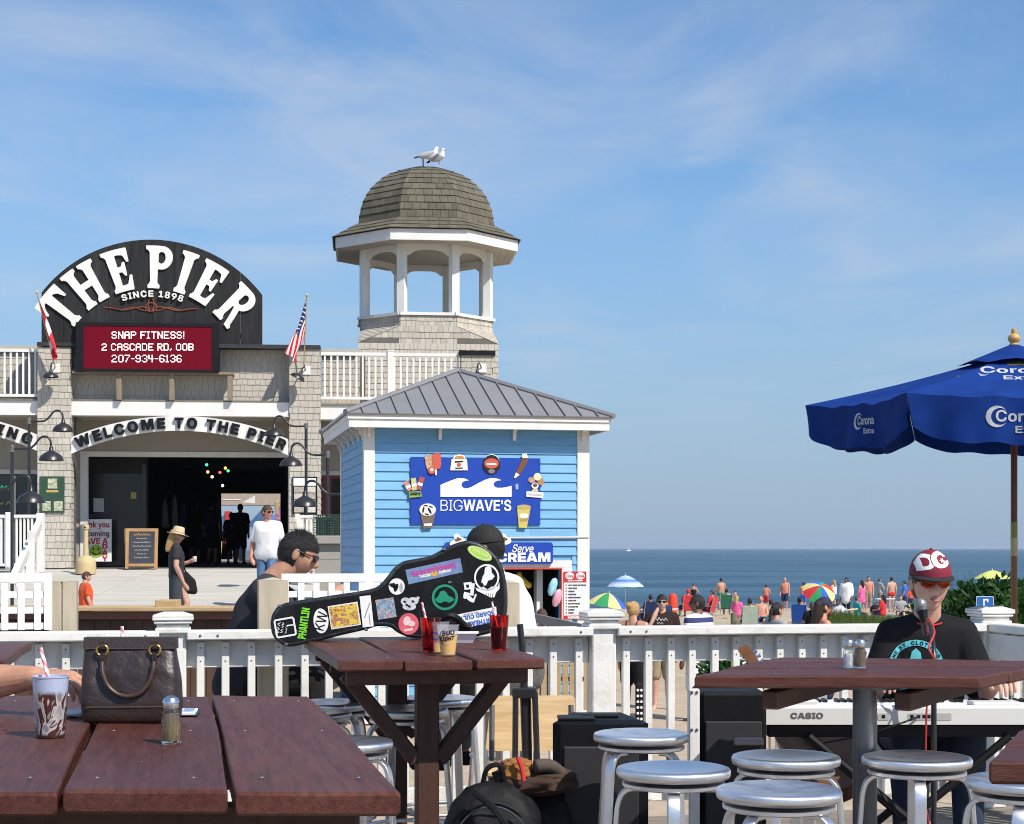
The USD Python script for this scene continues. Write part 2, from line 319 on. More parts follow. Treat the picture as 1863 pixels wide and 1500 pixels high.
plaza = struct('plaza', box(-16, -2.75, 9.6, 23.58, -1.2, -0.02), M('plaza_board', (0.26, 0.24, 0.21), 0.85, 0.15, 1.5, 0.3, 20, stretch=(1, 6, 6)))
# ============================================================ the pier entrance building
PA = math.radians(5.3); PU = np.array([math.cos(PA), math.sin(PA), 0])
PF = Fr(at(330, 998, 36.7) * [1, 1, 0], PU)        # its front plane
pier = T('pier_building', 'grey shingled pier entrance building with arched white signs and dark passage', 'building', PF.pt(0, 0, 0))
random.seed(7); rs = random.Random(7)
SH = []
def shingles(fr, u0, u1, v0, v1, w, exposure=0.142, wd=0.135, clip=None, prio=0, sink=SH):
    """courses of separate wedge shingles on the plane w of a frame"""
    nrow = max(1, round((v1 - v0) / exposure)); ex = (v1 - v0) / nrow
    for i in range(nrow):
        b = v0 + i * ex; u = u0 - rs.uniform(0, wd * 0.8)
        while u < u1:
            q = wd * rs.uniform(0.6, 1.45); a0, a1 = max(u, u0), min(u + q, u1)
            u += q
            if a1 - a0 < 0.02: continue
            j = rs.uniform(-0.006, 0.006); t = 0.015 + rs.uniform(-0.002, 0.004); g = 0.003
            lo = [(a0 + g, b + j), (a1 - g, b + j)]; hi = [(a0 + g, b + ex * 1.06), (a1 - g, b + ex * 1.06)]
            if clip is not None:
                P = Polygon([lo[0], lo[1], hi[1], hi[0]]).intersection(clip)
                if P.is_empty or P.area < 1e-4 or P.geom_type != 'Polygon': continue
                c = np.array(P.exterior.coords)[:-1]; d = t - (c[:, 1] - b) / ex * (t - 0.004)
                pts = np.vstack([np.c_[c, np.full(len(c), w)], np.c_[c, w + d]])
                m = fr.put(hull(pts)) if len(pts) >= 6 else None
                if m is None or len(m.faces) == 0: continue
            else:
                vv = [(lo[0][0], lo[0][1], w), (lo[1][0], lo[1][1], w), (hi[0][0], hi[0][1], w), (hi[1][0], hi[1][1], w),
                      (lo[0][0], lo[0][1], w + t), (lo[1][0], lo[1][1], w + t), (hi[0][0], hi[0][1], w + 0.004), (hi[1][0], hi[1][1], w + 0.004)]
                m = fr.put(trimesh.Trimesh(np.array(vv), BF, process=False))
            sink.append((prio, m))
def flush_shingles(t, sink, name, mat, limit=300):
    sink.sort(key=lambda s: s[0])
    for _, m in sink[:limit]: t.part(name, m, mat)
    if sink[limit:]: t.part(name, [m for _, m in sink[limit:]], mat, kind='stuff')
backing = M('wall_backing', (0.12, 0.11, 0.095), 0.9, 0.2)
Zp = lambda y, w=0.0, x=330: PF.px(x, y, w)[1]
Up = lambda x, w=0.0, y=900: PF.px(x, y, w)[0]
FLOOR = 1.05
# columns (front plane w=0), with the pier's right end column
for k, (x0, x1, ytop, wb, pr) in enumerate(((68, 129, 633, -0.75, 0), (526, 583, 633, -0.75, 1), (839, 897, 641, -0.5, 3))):
    u0, u1, zt = Up(x0), Up(x1), Zp(ytop)
    z0 = FLOOR if k < 2 else 2.2
    pier.part('column', PF.box(u0 + .01, u1 - .01, z0, zt, wb, -0.001), backing)
    shingles(PF, u0, u1, z0 + .02, zt, 0, prio=pr)
    side = Fr(PF.pt(u1, 0, 0), -PF.w, (0, 0, 1))        # right side of the column
    shingles(side, 0, 0.36, z0 + .02, zt, -0.004, prio=pr + 5)
    if k == 2: pier.part('column_cap', PF.box(u0 - .05, u1 + .05, zt, zt + .1, wb, 0.06), black)
# centre wall above the beam, set back
WC = -0.32
uL, uR = Up(-90), Up(905)
pier.part('wall', [PF.box(Up(129), Up(526), Zp(735), Zp(634), -0.7, WC - .002)], backing)
shingles(PF, Up(129), Up(526), Zp(732, WC), Zp(634, WC), WC, prio=2)
pier.part('roof_edge', [PF.box(uL, Up(67), Zp(633), Zp(626), -1.6, -1.22), PF.box(Up(68), Up(583), Zp(633), Zp(626), -1.4, 0.05), PF.box(Up(584), Up(648), Zp(633), Zp(626), -1.6, -1.22)], M('roof_edge', (0.03, 0.03, 0.032), 0.7, 0.4, 5))
# white beams
for x0, x1, y0, y1 in ((-90, 68, 731, 757), (129, 526, 731, 757), (583, 905, 735, 761)):
    pier.part('beam', PF.box(Up(x0), Up(x1), Zp(y1, 0), Zp(y0, 0), -0.5, -0.06 if x0 != 129 else -0.03), trim)
    pier.part('beam_cap', PF.box(Up(x0), Up(x1), Zp(y0), Zp(y0 - 3), -0.55, -0.02), M('weathered_cap', (0.17, 0.15, 0.12), 0.85, 0.3, 6))
soff = M('soffit', (0.45, 0.43, 0.37), 0.7, 0.05)
WR = -1.7                                     # recessed wall with the passage opening
for x0, x1 in ((-90, 68), (129, 526), (583, 905)):
    n = 26 if x0 == 129 else 14; u0, u1 = Up(x0) - .02, Up(x1) + .02
    for i in range(n):
        a = u0 + (u1 - u0) * i / n; b = u0 + (u1 - u0) * (i + 1) / n - .008
        pier.part('soffit_board', PF.box(a, b, Zp(757) + .02, Zp(757) + .05, WR, -0.08), soff)
tan = M('tan_wall', (0.33, 0.30, 0.25), 0.8, 0.06, 1)
uo0, uo1, zo = Up(160, WR), Up(524, WR), Zp(832, WR)
pier.part('recessed_wall', [PF.box(Up(90), Up(560), zo + .1, Zp(757) + .02, WR - .1, WR), PF.box(Up(90), uo0 - .16, FLOOR, zo + .1, WR - .1, WR), PF.box(uo1 + .14, Up(560), FLOOR, zo + .1, WR - .1, WR),
                            PF.box(uL, Up(90), Zp(862, WR), Zp(757) + .02, WR - .1, WR - .004), PF.box(Up(560), uR, Zp(862, WR), Zp(757) + .02, WR - .1, WR - .004)], tan)
pier.part('door_frame', [PF.box(uo0 - .17, uo1 + .15, zo, zo + .12, WR - .12, WR + .03), PF.box(uo0 - .17, uo0, FLOOR, zo, WR - .12, WR + .03), PF.box(uo1, uo1 + .15, FLOOR, zo, WR - .12, WR + .03)], trim)
# passage through the building
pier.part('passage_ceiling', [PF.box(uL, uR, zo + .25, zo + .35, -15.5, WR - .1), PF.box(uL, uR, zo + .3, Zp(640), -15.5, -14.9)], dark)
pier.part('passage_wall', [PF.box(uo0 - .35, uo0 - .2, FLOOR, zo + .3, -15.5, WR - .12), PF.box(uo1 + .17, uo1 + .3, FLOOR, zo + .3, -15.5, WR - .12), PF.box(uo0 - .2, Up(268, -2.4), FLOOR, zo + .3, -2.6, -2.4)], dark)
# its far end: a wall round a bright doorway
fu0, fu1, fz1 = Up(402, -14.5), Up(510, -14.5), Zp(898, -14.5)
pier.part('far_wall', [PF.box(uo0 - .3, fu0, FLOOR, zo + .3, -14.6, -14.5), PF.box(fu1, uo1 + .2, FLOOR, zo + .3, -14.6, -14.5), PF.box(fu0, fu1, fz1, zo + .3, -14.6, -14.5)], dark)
pier.part('passage_floor', PF.box(uL, uR, FLOOR - .2, FLOOR, -60, -0.001), M('passage_boards', (0.13, 0.115, 0.10), 0.8, 0.2, 2, stretch=(1, 6, 1)))
pier.part('window', [PF.pbox(166, 258, 862, 1030, -2.4, -2.38)], M('dark_glass', (0.03, 0.03, 0.03), 0.15, 0.3, 1))
pier.part('window_muntin', [PF.pbox(160, 268, 936, 942, -2.38, -2.36), PF.pbox(258, 266, 845, 1033, -2.38, -2.35)], M('muntin', (0.06, 0.055, 0.05), 0.6))
for x0, x1, y0, y1, c in ((170, 189, 907, 932, (0.5, 0.5, 0.5)), (238, 248, 896, 908, (0.4, 0.34, 0.12))):
    pier.part('notice', PF.pbox(x0, x1, y0, y1, -2.37, -2.36), M('paper_%d' % x0, c, 0.8, 0.1, 20))
# left and right recesses: doors, windows and trim lines
lw = M('recess_trim', (0.55, 0.54, 0.5), 0.5, 0.05)
for x0, x1 in ((-90, 68), (583, 905)):
    pier.part('recess_rail', PF.box(Up(x0) - .1, Up(x1) + .1, Zp(864, WR), Zp(856, WR), WR - .1, WR + .03), lw)
    pier.part('storefront', PF.box(Up(x0) - .1, Up(x1) + .1, FLOOR, Zp(864, WR), WR - .1, WR - .02), M('storefront_%d' % (x0 > 0), (0.05, 0.06, 0.06) if x0 < 0 else (0.16, 0.035, 0.03), 0.5, 0.2))
pier.part('door_jamb', PF.pbox(23, 29, 866, 940, WR - .02, WR + .01), lw); pier.part('door_jamb', PF.pbox(-30, -24, 866, 940, WR - .02, WR + .01), lw)
pier.part('window', PF.pbox(604, 626, 872, 936, WR - .02, WR), dark)
neon = EM('green_neon', (0.05, 0.5, 0.25), 0.4)
a = PF.px(2, 890, WR); pier.part('neon_lettering', PF.put(shift(scribble(.09, .34, .01, 3, 1), a[0], a[1], WR)), neon)
gold = M('gold_leaf', (0.45, 0.33, 0.10), 0.4)
a = PF.px(4, 912, WR); pier.part('window_lettering', PF.put(shift(scribble(.11, .5, .008, 5, 2), a[0] - .05, a[1] - .08, WR)), gold)
# the arched "welcome" board and its neighbour
def arch(cx, word, a0, a1, part):
    C = PF.px(cx, 1242); k = 36.7 / F; R1, R0 = 485 * k, 458 * k
    band = Point(C).buffer(R1, 96).difference(Point(C).buffer(R0, 96)).intersection(sbox(C[0] - 197.5 * k, C[1], C[0] + 199 * k, C[1] + R1 + 1))
    pier.part('arch_board', PF.poly(band, -0.06, -0.02), trim)
    for g in PF.put(arc_text(word, 19.5 * k, R0 + 4.0 * k, C[0], C[1], math.radians(a0), math.radians(a1), 0.05, 900, 0.005)).split(only_watertight=False): pier.part('letter', g, black)
arch(327, 'WELCOME TO THE PIER', -23.6, 24.2, 'sign_lettering')
arch(-130, 'ING', 14.6, 23.2, 'sign_lettering')
# shelf under the screen with its struts
wood = M('grey_timber', (0.22, 0.18, 0.13), 0.85, 0.3, 3, 0.4, 20, stretch=(6, 6, 1))
pier.part('shelf', PF.box(Up(133), Up(425), Zp(682), Zp(678), WC, 0.12), wood)
for x in (217.5, 313.5, 419): pier.part('strut', PF.box(Up(x - 4.5), Up(x + 4.5), Zp(729), Zp(682), -0.02, 0.1), wood)
# balustrades on the roof terrace
def balustrade(x0, x1, posts):
    pier.part('balustrade_rail', PF.box(Up(x0), Up(x1), Zp(643), Zp(637), -0.16, -0.09), trim); pier.part('balustrade_rail', PF.box(Up(x0), Up(x1), Zp(724), Zp(719), -0.155, -0.1), trim)
    n = int((x1 - x0) / 11.1)
    for i in range(n):
        c = Up(x0 + (i + .6) * (x1 - x0) / n); pier.part('baluster', PF.box(c - .021, c + .021, Zp(719.5), Zp(642.5), -0.15, -0.105), trim)
    for xp in posts: pier.part('balustrade_post', [PF.box(Up(xp - 5.5), Up(xp + 5.5), Zp(724), Zp(634), -0.19, -0.06), PF.box(Up(xp - 6.5), Up(xp + 6.5), Zp(634), Zp(632), -0.2, -0.05)], trim)
balustrade(-90, 67, [])
balustrade(584, 838, [711])
pier.part('terrace_wall', PF.box(uL, Up(68), Zp(735), Zp(633), -1.6, -1.3), backing); pier.part('terrace_wall', PF.box(Up(583), Up(665), Zp(735), Zp(633), -1.6, -1.3), backing)
shingles(PF, Up(583), Up(655), Zp(735, -1.3), Zp(633, -1.3), -1.3, prio=3)
shingles(PF, Up(-90), Up(70), Zp(735, -1.3), Zp(633, -1.3), -1.3, prio=4)
pier.part('terrace_floor', [PF.box(uL, uR, Zp(735), Zp(732), -1.6, -0.5)], wood)
flush_shingles(pier, SH, 'shingle', shingle)
# ---------------- the big black arched board on the roof
SF = Fr(PF.pt(0, 0, 0.02), PU)
bs = T('arched_roof_sign', 'big black arched wooden board with white serif letters standing on the pier roof', 'sign', SF.pt(*SF.px(278, 628)))
bw = M('black_stained_board', (0.012, 0.012, 0.013), 0.8, 0.5, 2.2, 0.4, 16, rnd=0.25, stretch=(4, 4, 0.6), dirt=(0.05, 0.05, 0.05), dscale=1.5)
k = 36.7 / F; C = np.array(SF.px(278, 684)); out = Point(C).buffer(247 * k, 96).intersection(sbox(C[0] - 198 * k, SF.px(278, 634)[1], C[0] + 197 * k, C[1] + 300 * k))
nb = 10
for i in range(nb):
    a = C[0] - 198 * k + i * 395 * k / nb
    bs.part('board', SF.poly(out.intersection(sbox(a + .004, C[1] - 5, a + 395 * k / nb - .004, C[1] + 9)), -0.07 - 0.004 * (i % 3), 0.004 * ((i * 7) % 3)), bw)
bs.part('batten', [SF.box(C[0] - 190 * k, C[0] + 190 * k, C[1] + y * k, C[1] + (y + 9) * k, -0.16, -0.085) for y in (70, 130)], bw)
def slab(w, st, sf=0.11, se=0.17):
    """parts of a fat serif letter 1 high: helper pieces"""
    return w, st, sf, se
def serif(x0, x1, y, up=True, h=0.085):
    """a bracketed slab serif from x0 to x1 standing on y"""
    d = h if up else -h
    return Polygon([(x0, y), (x1, y), (x1, y + d * 0.75), (x1 - 0.05, y + d), (x1 - 0.09, y + d * 1.6), (x0 + 0.09, y + d * 1.6), (x0 + 0.05, y + d), (x0, y + d * 0.75)])
def stem(xc, st=0.25): return unary_union([sbox(xc - st / 2, 0, xc + st / 2, 1), serif(xc - st / 2 - .1, xc + st / 2 + .1, 0), serif(xc - st / 2 - .1, xc + st / 2 + .1, 1, False)])
def L_T(): return unary_union([sbox(-.125, 0, .125, 1), serif(-.23, .23, 0), sbox(-.42, .87, .42, 1), Polygon([(-.42, 1), (-.44, .64), (-.39, .64), (-.30, .8), (-.18, .88), (-.1, .9)]), Polygon([(.42, 1), (.44, .64), (.39, .64), (.30, .8), (.18, .88), (.1, .9)])])
def L_H(): return unary_union([stem(-.28, .23), stem(.28, .23), sbox(-.3, .44, .3, .57)])
def L_E(): return unary_union([stem(-.17, .24), sbox(-.2, .88, .3, 1), sbox(-.2, 0, .32, .12), sbox(-.1, .46, .16, .57), Polygon([(.32, 1), (.33, .68), (.28, .68), (.2, .85), (.02, .89)]), Polygon([(.36, 0), (.37, .34), (.31, .34), (.2, .14), (.02, .1)]), Polygon([(.2, .36), (.2, .67), (.15, .67), (.06, .55), (.06, .48), (.15, .36)])])
def L_P(bowl=True): return unary_union([stem(-.17, .24), ell(.06, .73, .31, .27, 40).difference(ell(.05, .73, .13, .155, 40)).intersection(sbox(-.17, .4, .5, 1.01)), sbox(-.17, .88, .06, 1), sbox(-.17, .46, .06, .57)])
def L_R(): return unary_union([L_P(), Polygon([(-.02, .52), (.18, .5), (.42, .09), (.5, .06), (.5, 0), (.27, 0)])])
def L_I(): return stem(0, .25)
TC = np.array(SF.px(275, 690)); Rb, Rt = 165.5 * k, 241 * k
ltr = []
for P, a in ((L_T(), -52), (L_H(), -34.3), (L_E(), -16), (L_P(), 4.2), (L_I(), 17.6), (L_E(), 30.5), (L_R(), 48.2)):
    P = P.buffer(-.008).buffer(.02).segmentize(0.08)
    def warp(x, y, z=None, a=a):
        th = math.radians(a) + x * 0.272; rr = Rb + y * (Rt - Rb) * 1.0; return (TC[0] + rr * math.sin(th), TC[1] + rr * math.cos(th))
    Q = [Polygon([warp(*p) for p in g.exterior.coords], [[warp(*p) for p in r.coords] for r in g.interiors]) for g in getattr(P, 'geoms', [P])]
    bs.part('letter', SF.poly(unary_union(Q), 0.012, 0.05), trim)
C2 = SF.px(278, 707); [bs.part('small_letter', g_, trim) for g_ in SF.put(arc_text('SINCE 1898', 11.5 * k, 165.5 * k, C2[0], C2[1], math.radians(-19.2), math.radians(19.2), 0.045, True, 0.03)).split(only_watertight=False)]
orn = M('rust_ornament', (0.20, 0.05, 0.025), 0.6)
o = []
for s in (-1, 1):
    for amp, ln, fr_ in ((4, 84, 2.5), (-3.5, 70, 3.2)):
        o.append(tube([SF.pt(C[0] + (-3 + s * t * ln) * k, C[1] + (121 + amp * math.sin(t * fr_ * PI) * (1 - t * .6)) * k, 0.015) for t in np.linspace(0.02, 1, 26)], 0.014, 5))
    for q_, h_ in ((5, 13), (10, 8)):
        o.append(tube([SF.pt(C[0] + (-3 + s * q_ * math.sin(t)) * k, C[1] + (116 + h_ - h_ * math.cos(t)) * k, 0.02) for t in np.linspace(0, PI * 1.05, 14)], 0.014, 5))
bs.part('ornament', o, orn)
# ---------------- the screen
led = T('message_screen', 'long black framed dot matrix screen glowing red with three white text lines', 'sign', PF.pt(Up(268), Zp(678), 0.12))
LW = 0.2
led.part('case', [PF.pbox(138, 398, 588, 677, -0.2, LW - .03)], black)
led.part('bezel', [PF.pbox(138, 152, 588, 677, LW - .03, LW), PF.pbox(386, 398, 588, 677, LW - .03, LW), PF.pbox(152, 386, 588, 594, LW - .03, LW), PF.pbox(152, 386, 672, 677, LW - .03, LW)], black)
led.part('panel', PF.pbox(152, 386, 594, 672, LW - .03, LW - .015), EM('led_red', (0.13, 0.003, 0.012), 0.06))
FONT = {'S': '01110 10001 10000 01110 00001 10001 01110', 'N': '10001 11001 11001 10101 10011 10011 10001', 'A': '01110 10001 10001 11111 10001 10001 10001', 'P': '11110 10001 10001 11110 10000 10000 10000', 'F': '11111 10000 10000 11110 10000 10000 10000',
 'I': '111 010 010 010 010 010 111', 'T': '11111 00100 00100 00100 00100 00100 00100', 'E': '11111 10000 10000 11110 10000 10000 11111', '!': '1 1 1 1 1 0 1', '2': '01110 10001 00001 00110 01000 10000 11111', 'C': '01110 10001 10000 10000 10000 10001 01110', 'D': '11110 10001 10001 10001 10001 10001 11110',
 'R': '11110 10001 10001 11110 10100 10010 10001', ',': '00 00 00 00 00 01 10', 'O': '01110 10001 10001 10001 10001 10001 01110', 'B': '11110 10001 10001 11110 10001 10001 11110', '0': '01110 10001 10001 10001 10001 10001 01110', '7': '11111 00001 00010 00100 00100 01000 01000', '-': '000 000 000 111 000 000 000',
 '9': '01110 10001 10001 01111 00001 10001 01110', '3': '01110 10001 00001 00110 00001 10001 01110', '4': '10010 10010 10010 11111 00010 00010 00010', '6': '01110 10001 10000 11110 10001 10001 01110', '1': '010 110 010 010 010 010 111', ' ': '00 00 00 00 00 00 00'}
for line, x0, x1, y0, y1 in (('SNAP FITNESS!', 203, 335, 603, 617), ('2 CASCADE RD, OOB', 185, 352, 625, 638.5), ('207-934-6136', 203, 331, 646, 659.5)):
    cols = []
    for ci, ch in enumerate(line):
        g = FONT[ch].split(); cols += [(ci, ''.join(r[i] for r in g)) for i in range(len(g[0]))] + [(ci, '0000000')]
    dots = {}; dx = (x1 - x0) / (len(cols) - 1); dy = (y1 - y0) / 7
    for i, (ci, c) in enumerate(cols):
        for j, b in enumerate(c):
            if b == '1': dots.setdefault(ci, []).append(PF.pbox(x0 + (i + .0) * dx, x0 + (i + 1.0) * dx, y0 + (j + .0) * dy, y0 + (j + 1.0) * dy, LW - .015, LW - .005))
    for ci in dots: led.part('lit_character', dots[ci], EM('led_white', (0.85, 0.74, 0.72), 0.4))
# ============================================================ the lookout tower
tcx = np.array([*(PF.pt(Up(777) + .11, 0, -3.6))[:2], 0])
TF = lambda ang: np.array([math.cos(ang), math.sin(ang), 0])
tw = T('lookout_tower', 'octagonal shingled lookout tower with open white posts and brown dome', 'tower', (*tcx[:2], 5.0))
SH2 = []; AP = 1.60; AH = AP * math.tan(PI / 8)
zs0, zs1, zd, zl = 4.6, 6.35, 6.78, 7.04
def face(i, ap, z=0): # frame of the octagon face i (0 = front), u to the right
    a = PA + i * PI / 4; u = np.array([math.cos(a), math.sin(a), 0]); n = np.array([math.sin(a), -math.cos(a), 0]); return Fr(tcx + n * ap + np.array([0, 0, z]), u)
def octa(ap, z): return [tuple(tcx[:2] + ap / math.cos(PI / 8) * np.array([math.cos(PA + PI / 8 + i * PI / 4), math.sin(PA + PI / 8 + i * PI / 4)])) + (z,) for i in range(8)]
sq = Fr(tcx - np.array([0, 0, 0]) + np.array([math.sin(PA), -math.cos(PA), 0]) * 1.67, PU)
tw.part('base', [sq.box(-1.65, 1.65, zs0, zs1, -3.4, -.004), hull(octa(AP - .004, zs0) + octa(AP - .004, zl))], backing)
shingles(sq, -1.67, 1.67, 5.0, zs1, 0, prio=1, sink=SH2)
trap = Polygon([(-1.67, zs1), (1.67, zs1), (AH, zd), (-AH, zd)])
shingles(sq, -1.67, 1.67, zs1, zd, -0.03, clip=trap, prio=0, sink=SH2)
for i in (-2, -1, 0, 1, 2): shingles(face(i, AP), -AH, AH, zs1 if i else zd, zl, 0, prio=0, sink=SH2)
for sx in (-1, 1):   # broaches at the corners
    f = face(sx, AP)
    pts = [f.pt(-AH, zd), f.pt(AH, zd), sq.pt(sx * 1.67, zs1, 0), f.pt(0, zs1, -0.3), sq.pt(sx * 1.67, zs1 - .02, -.02), sq.pt(sx * 1.67, zs1, -1.0), sq.pt(sx * .7, zs1, 0)]
    tw.part('broach', hull(pts), backing)
    p1, p2, p3 = f.pt(-AH, zd), f.pt(AH, zd), sq.pt(sx * 1.67, zs1, 0); bf = Fr(p3, p2 - p1, (p1 + p2) / 2 - p3); loc_ = [((p - p3) @ bf.u, (p - p3) @ bf.v) for p in (p1, p2)]
    shingles(bf, -.8, .8, 0, loc_[0][1], .012, exposure=.10, clip=Polygon([(0, 0), loc_[1], loc_[0]]), prio=0, sink=SH2)
flush_shingles(tw, SH2, 'shingle', shingle)
for i in range(8):
    f = face(i, AP); tw.part('sill', f.box(-AH - .06, AH + .06, zl, zl + .07, -.25, .05 + .001 * i), trim)
    c = np.array(octa(AP - .1, 0)[i][:2]); a = PA + i * PI / 4 + PI / 8
    pf = Fr((*c, 0), TF(a + PI / 2)); tw.part('post', pf.cbox(-.1, .1, zl + .05, 8.75, -.1, .1, .01), trim)
    g = AH * (AP - .1) / AP; n = 30
    lo = [(-g + 2 * g * t, 8.45 + 0.17 * (1 - abs(2 * t - 1) ** 2.2) - 0.05 * math.exp(-((abs(2 * t - 1) - .72) / .1) ** 2)) for t in np.linspace(0, 1, n)]
    tw.part('arched_valance', face(i, AP - .08).poly(Polygon(lo + [(g, 8.9), (-g, 8.9)]), -.04, 0), trim)
tw.part('ceiling', hull(octa(2.1, 8.76) + octa(2.1, 8.8)), soff)
for i in range(8):
    f = face(i, 2.2); h2 = 2.2 * math.tan(PI / 8)
    tw.part('fascia', f.box(-h2 - .004, h2 + .004, 8.72, 8.98, -.05, 0.0), trim)
    for j in range(3):
        a0 = 2.15 - j * .17; a1 = a0 - .165
        tw.part('soffit_board', hull([face(i, a).pt(s * a * math.tan(PI / 8) - s * .004, 8.735 + d, 0) for a in (a0, a1) for s in (-1, 1) for d in (0, .02)]), soff)
tw.part('roof_core', [hull(octa(2.22, 8.98) + octa(1.62, 9.37)), hull([p for a, z in ((1.6, 9.37), (1.53, 9.86), (1.33, 10.24), (1.09, 10.5), (.83, 10.67), (.46, 10.8), (.2, 10.84)) for p in octa(a, z)])], black)
RS = []
prof = [(2.26, 8.99), (2.07, 9.11), (1.88, 9.23), (1.70, 9.35)], [(1.635, 9.36), (1.615, 9.55), (1.58, 9.73), (1.525, 9.91), (1.45, 10.08), (1.35, 10.24), (1.22, 10.39), (1.07, 10.53), (.89, 10.655), (.68, 10.755), (.44, 10.83), (.2, 10.865)]
for pi_, pr in enumerate(prof):
    for r in range(len(pr) - 1):
        (a0, z0), (a1, z1) = pr[r], pr[r + 1]
        for i in range(8):
            n = max(1, round(2 * a0 * math.tan(PI / 8) / (0.2 if pi_ else 0.24)))
            off = 0.5 if r % 2 else 0.0
            cuts = sorted({-1.0, 1.0, *[np.clip(-1 + 2 * (q_ + off) / n, -1, 1) for q_ in range(n + 1)]})
            for s0, s1 in zip(cuts[:-1], cuts[1:]):
                if s1 - s0 < .02: continue
                e = 0.006; t8 = math.tan(PI / 8); th = 0.024 + rs.uniform(-.004, .004)
                f = lambda a, s, z, o: face(i, a + o).pt(s * (a + o) * t8, z + o * .6, 0)
                d = .004 / (a0 * t8)
                RS.append((0 if i in (0, 1, 7) else 1, hull([f(a0, s0 + d, z0, 0), f(a0, s1 - d, z0, 0), f(a1, s0 + d, z1, 0), f(a1, s1 - d, z1, 0), f(a0, s0 + d, z0 - .004, th), f(a0, s1 - d, z0 - .004, th), f(a1, s0 + d, z1, .006), f(a1, s1 - d, z1, .006)])))
flush_shingles(tw, RS, 'roof_shingle', M('asphalt_shingle', (0.110, 0.100, 0.070), 0.9, 0.25, 5, 0.4, 60, rnd=0.16))
tw.part('finial', tube([tcx + [-.06, 0, 10.8], tcx + [-.06, 0, 11.28]], .018, 6), black)
# ============================================================ the ice cream kiosk
KA = math.radians(11.5); ku = np.array([math.cos(KA), math.sin(KA), 0]); kw = np.array([math.sin(KA), -math.cos(KA), 0])
kp = np.array([-1.984, 22.34, 0]); KW, KL = 3.09, 3.25
KF = Fr(kp, ku); KS = Fr(kp - kw * KL, kw)                     # front, and left side (u towards the front)
kio = T('ice_cream_kiosk', 'blue clapboard ice cream kiosk with grey metal hip roof and white corner boards', 'kiosk', (*kp[:2], -0.9))
blue = M('blue_clapboard', (0.165, 0.385, 0.60), 0.5, 0.07, 2, 0.2, 30, rnd=0.07, stretch=(1, 1, 5), dirt=(0.11, 0.27, 0.46), dscale=2.6, demph=0.5)
kwht = M('kiosk_trim', (0.74, 0.72, 0.67), 0.5, 0.05, 4, dirt=(0.45, 0.43, 0.38), dscale=3, demph=0.4)
ZB, ZT = -0.88, 3.2
wu0, wz1 = KF.px(918, 1034)[0], KF.px(970, 1033)[1]; wu1 = KF.px(1019, 1060)[0]; wz0 = KF.px(970, 1152)[1]
kio.part('wall', [KF.box(0.03, wu0, ZB, ZT, -.1, -.012), KF.box(wu1, KW - .03, ZB, ZT, -.1, -.012), KF.box(wu0, wu1, wz1, ZT, -.1, -.012), KF.box(wu0, wu1, ZB, wz0, -.1, -.012),
                  KS.box(.03, KL - .1, ZB, ZT, -.1, -.012), KF.box(.03, KW - .03, ZB, ZT, -KL, -KL + .1), KF.box(KW - .1, KW - .012, ZB, ZT, -KL + .1, -.1)], blue)
kio.part('inner_room', [KF.box(.1, KW - .1, 2.2, 2.25, -KL + .1, -.1), KF.box(.1, KW - .1, ZB, 2.2, -1.6, -1.55), KF.box(.1, KW - .1, ZB, wz0 - .05, -1.5, -.1)], dark)
e = 0.127; i = 0
while ZB + i * e < ZT - .05:
    z0 = ZB + i * e; z1 = min(z0 + e + .012, ZT); i += 1
    def clap(fr, a, b):
        d0, d1 = 0.016, 0.003
        vv = [(a, z0, -.011), (b, z0, -.011), (a, z1, -.011), (b, z1, -.011), (a, z0, d0), (b, z0, d0), (a, z1, d1 - .006), (b, z1, d1 - .006)]
        return fr.put(trimesh.Trimesh(np.array(vv), BF, process=False))
    spans = [(0.12, KW - .14)] if (z0 > wz1 + .05 or z1 < wz0) else [(0.12, wu0 - .06), (wu1 + .17, KW - .14)]
    cut = rs.uniform(.6, 2.4)
    for a, b in spans:
        for a2, b2 in ([(a, cut - .002), (cut + .002, b)] if a < cut < b and i % 3 == 0 else [(a, b)]): kio.part('clapboard', clap(KF, a2, b2), blue)
    kio.part('clapboard', clap(KS, 0.1, KL - .03), blue)
kio.part('corner_board', [KF.cbox(-.028, .122, ZB, ZT, -.02, .028), ], kwht); kio.part('corner_board', KF.cbox(KW - .145, KW + .03, ZB, ZT, -.05, .028), kwht)
kio.part('corner_board', KS.cbox(KL - .12, KL - .02, ZB, ZT, -.01, .026), kwht); kio.part('corner_board', KS.cbox(-.03, .09, ZB, ZT, -.02, .026), kwht)
o = 0.255; ze0, ze1, zap = 3.12, 3.30, 4.10
FE = Fr(kp + kw * o, ku); LE = Fr(kp - ku * o - kw * KL, kw)
kio.part('fascia', [FE.cbox(-o, KW + o, ze0, ze1 - .065, -.03, 0)], kwht); kio.part('fascia', FE.cbox(-o - .02, KW + o + .02, ze1 - .07, ze1, -.05, .02), kwht)
kio.part('fascia', LE.cbox(-o, KL + o - .03, ze0, ze1 - .065, -.03, 0), kwht); kio.part('fascia', LE.cbox(-o, KL + o + .019, ze1 - .07, ze1, -.05, .02), kwht)
kio.part('fascia', [KF.box(KW + o - .03, KW + o - .001, ze0 + .002, ze1 - .001, -KL - o, o - .03), KF.box(-o + .03, KW + o - .03, ze0 + .002, ze1, -KL - o, -KL - o + .03)], kwht)
kio.part('soffit', KF.box(-o + .02, KW + o - .03, ze1 - .06, ze1 - .045, -KL - o + .03, o - .03), kwht)
metal = M('roof_metal', (0.20, 0.20, 0.205), 0.5, 0.1, 1.2, 0.05, 12, spec=0.5, rnd=0.04)
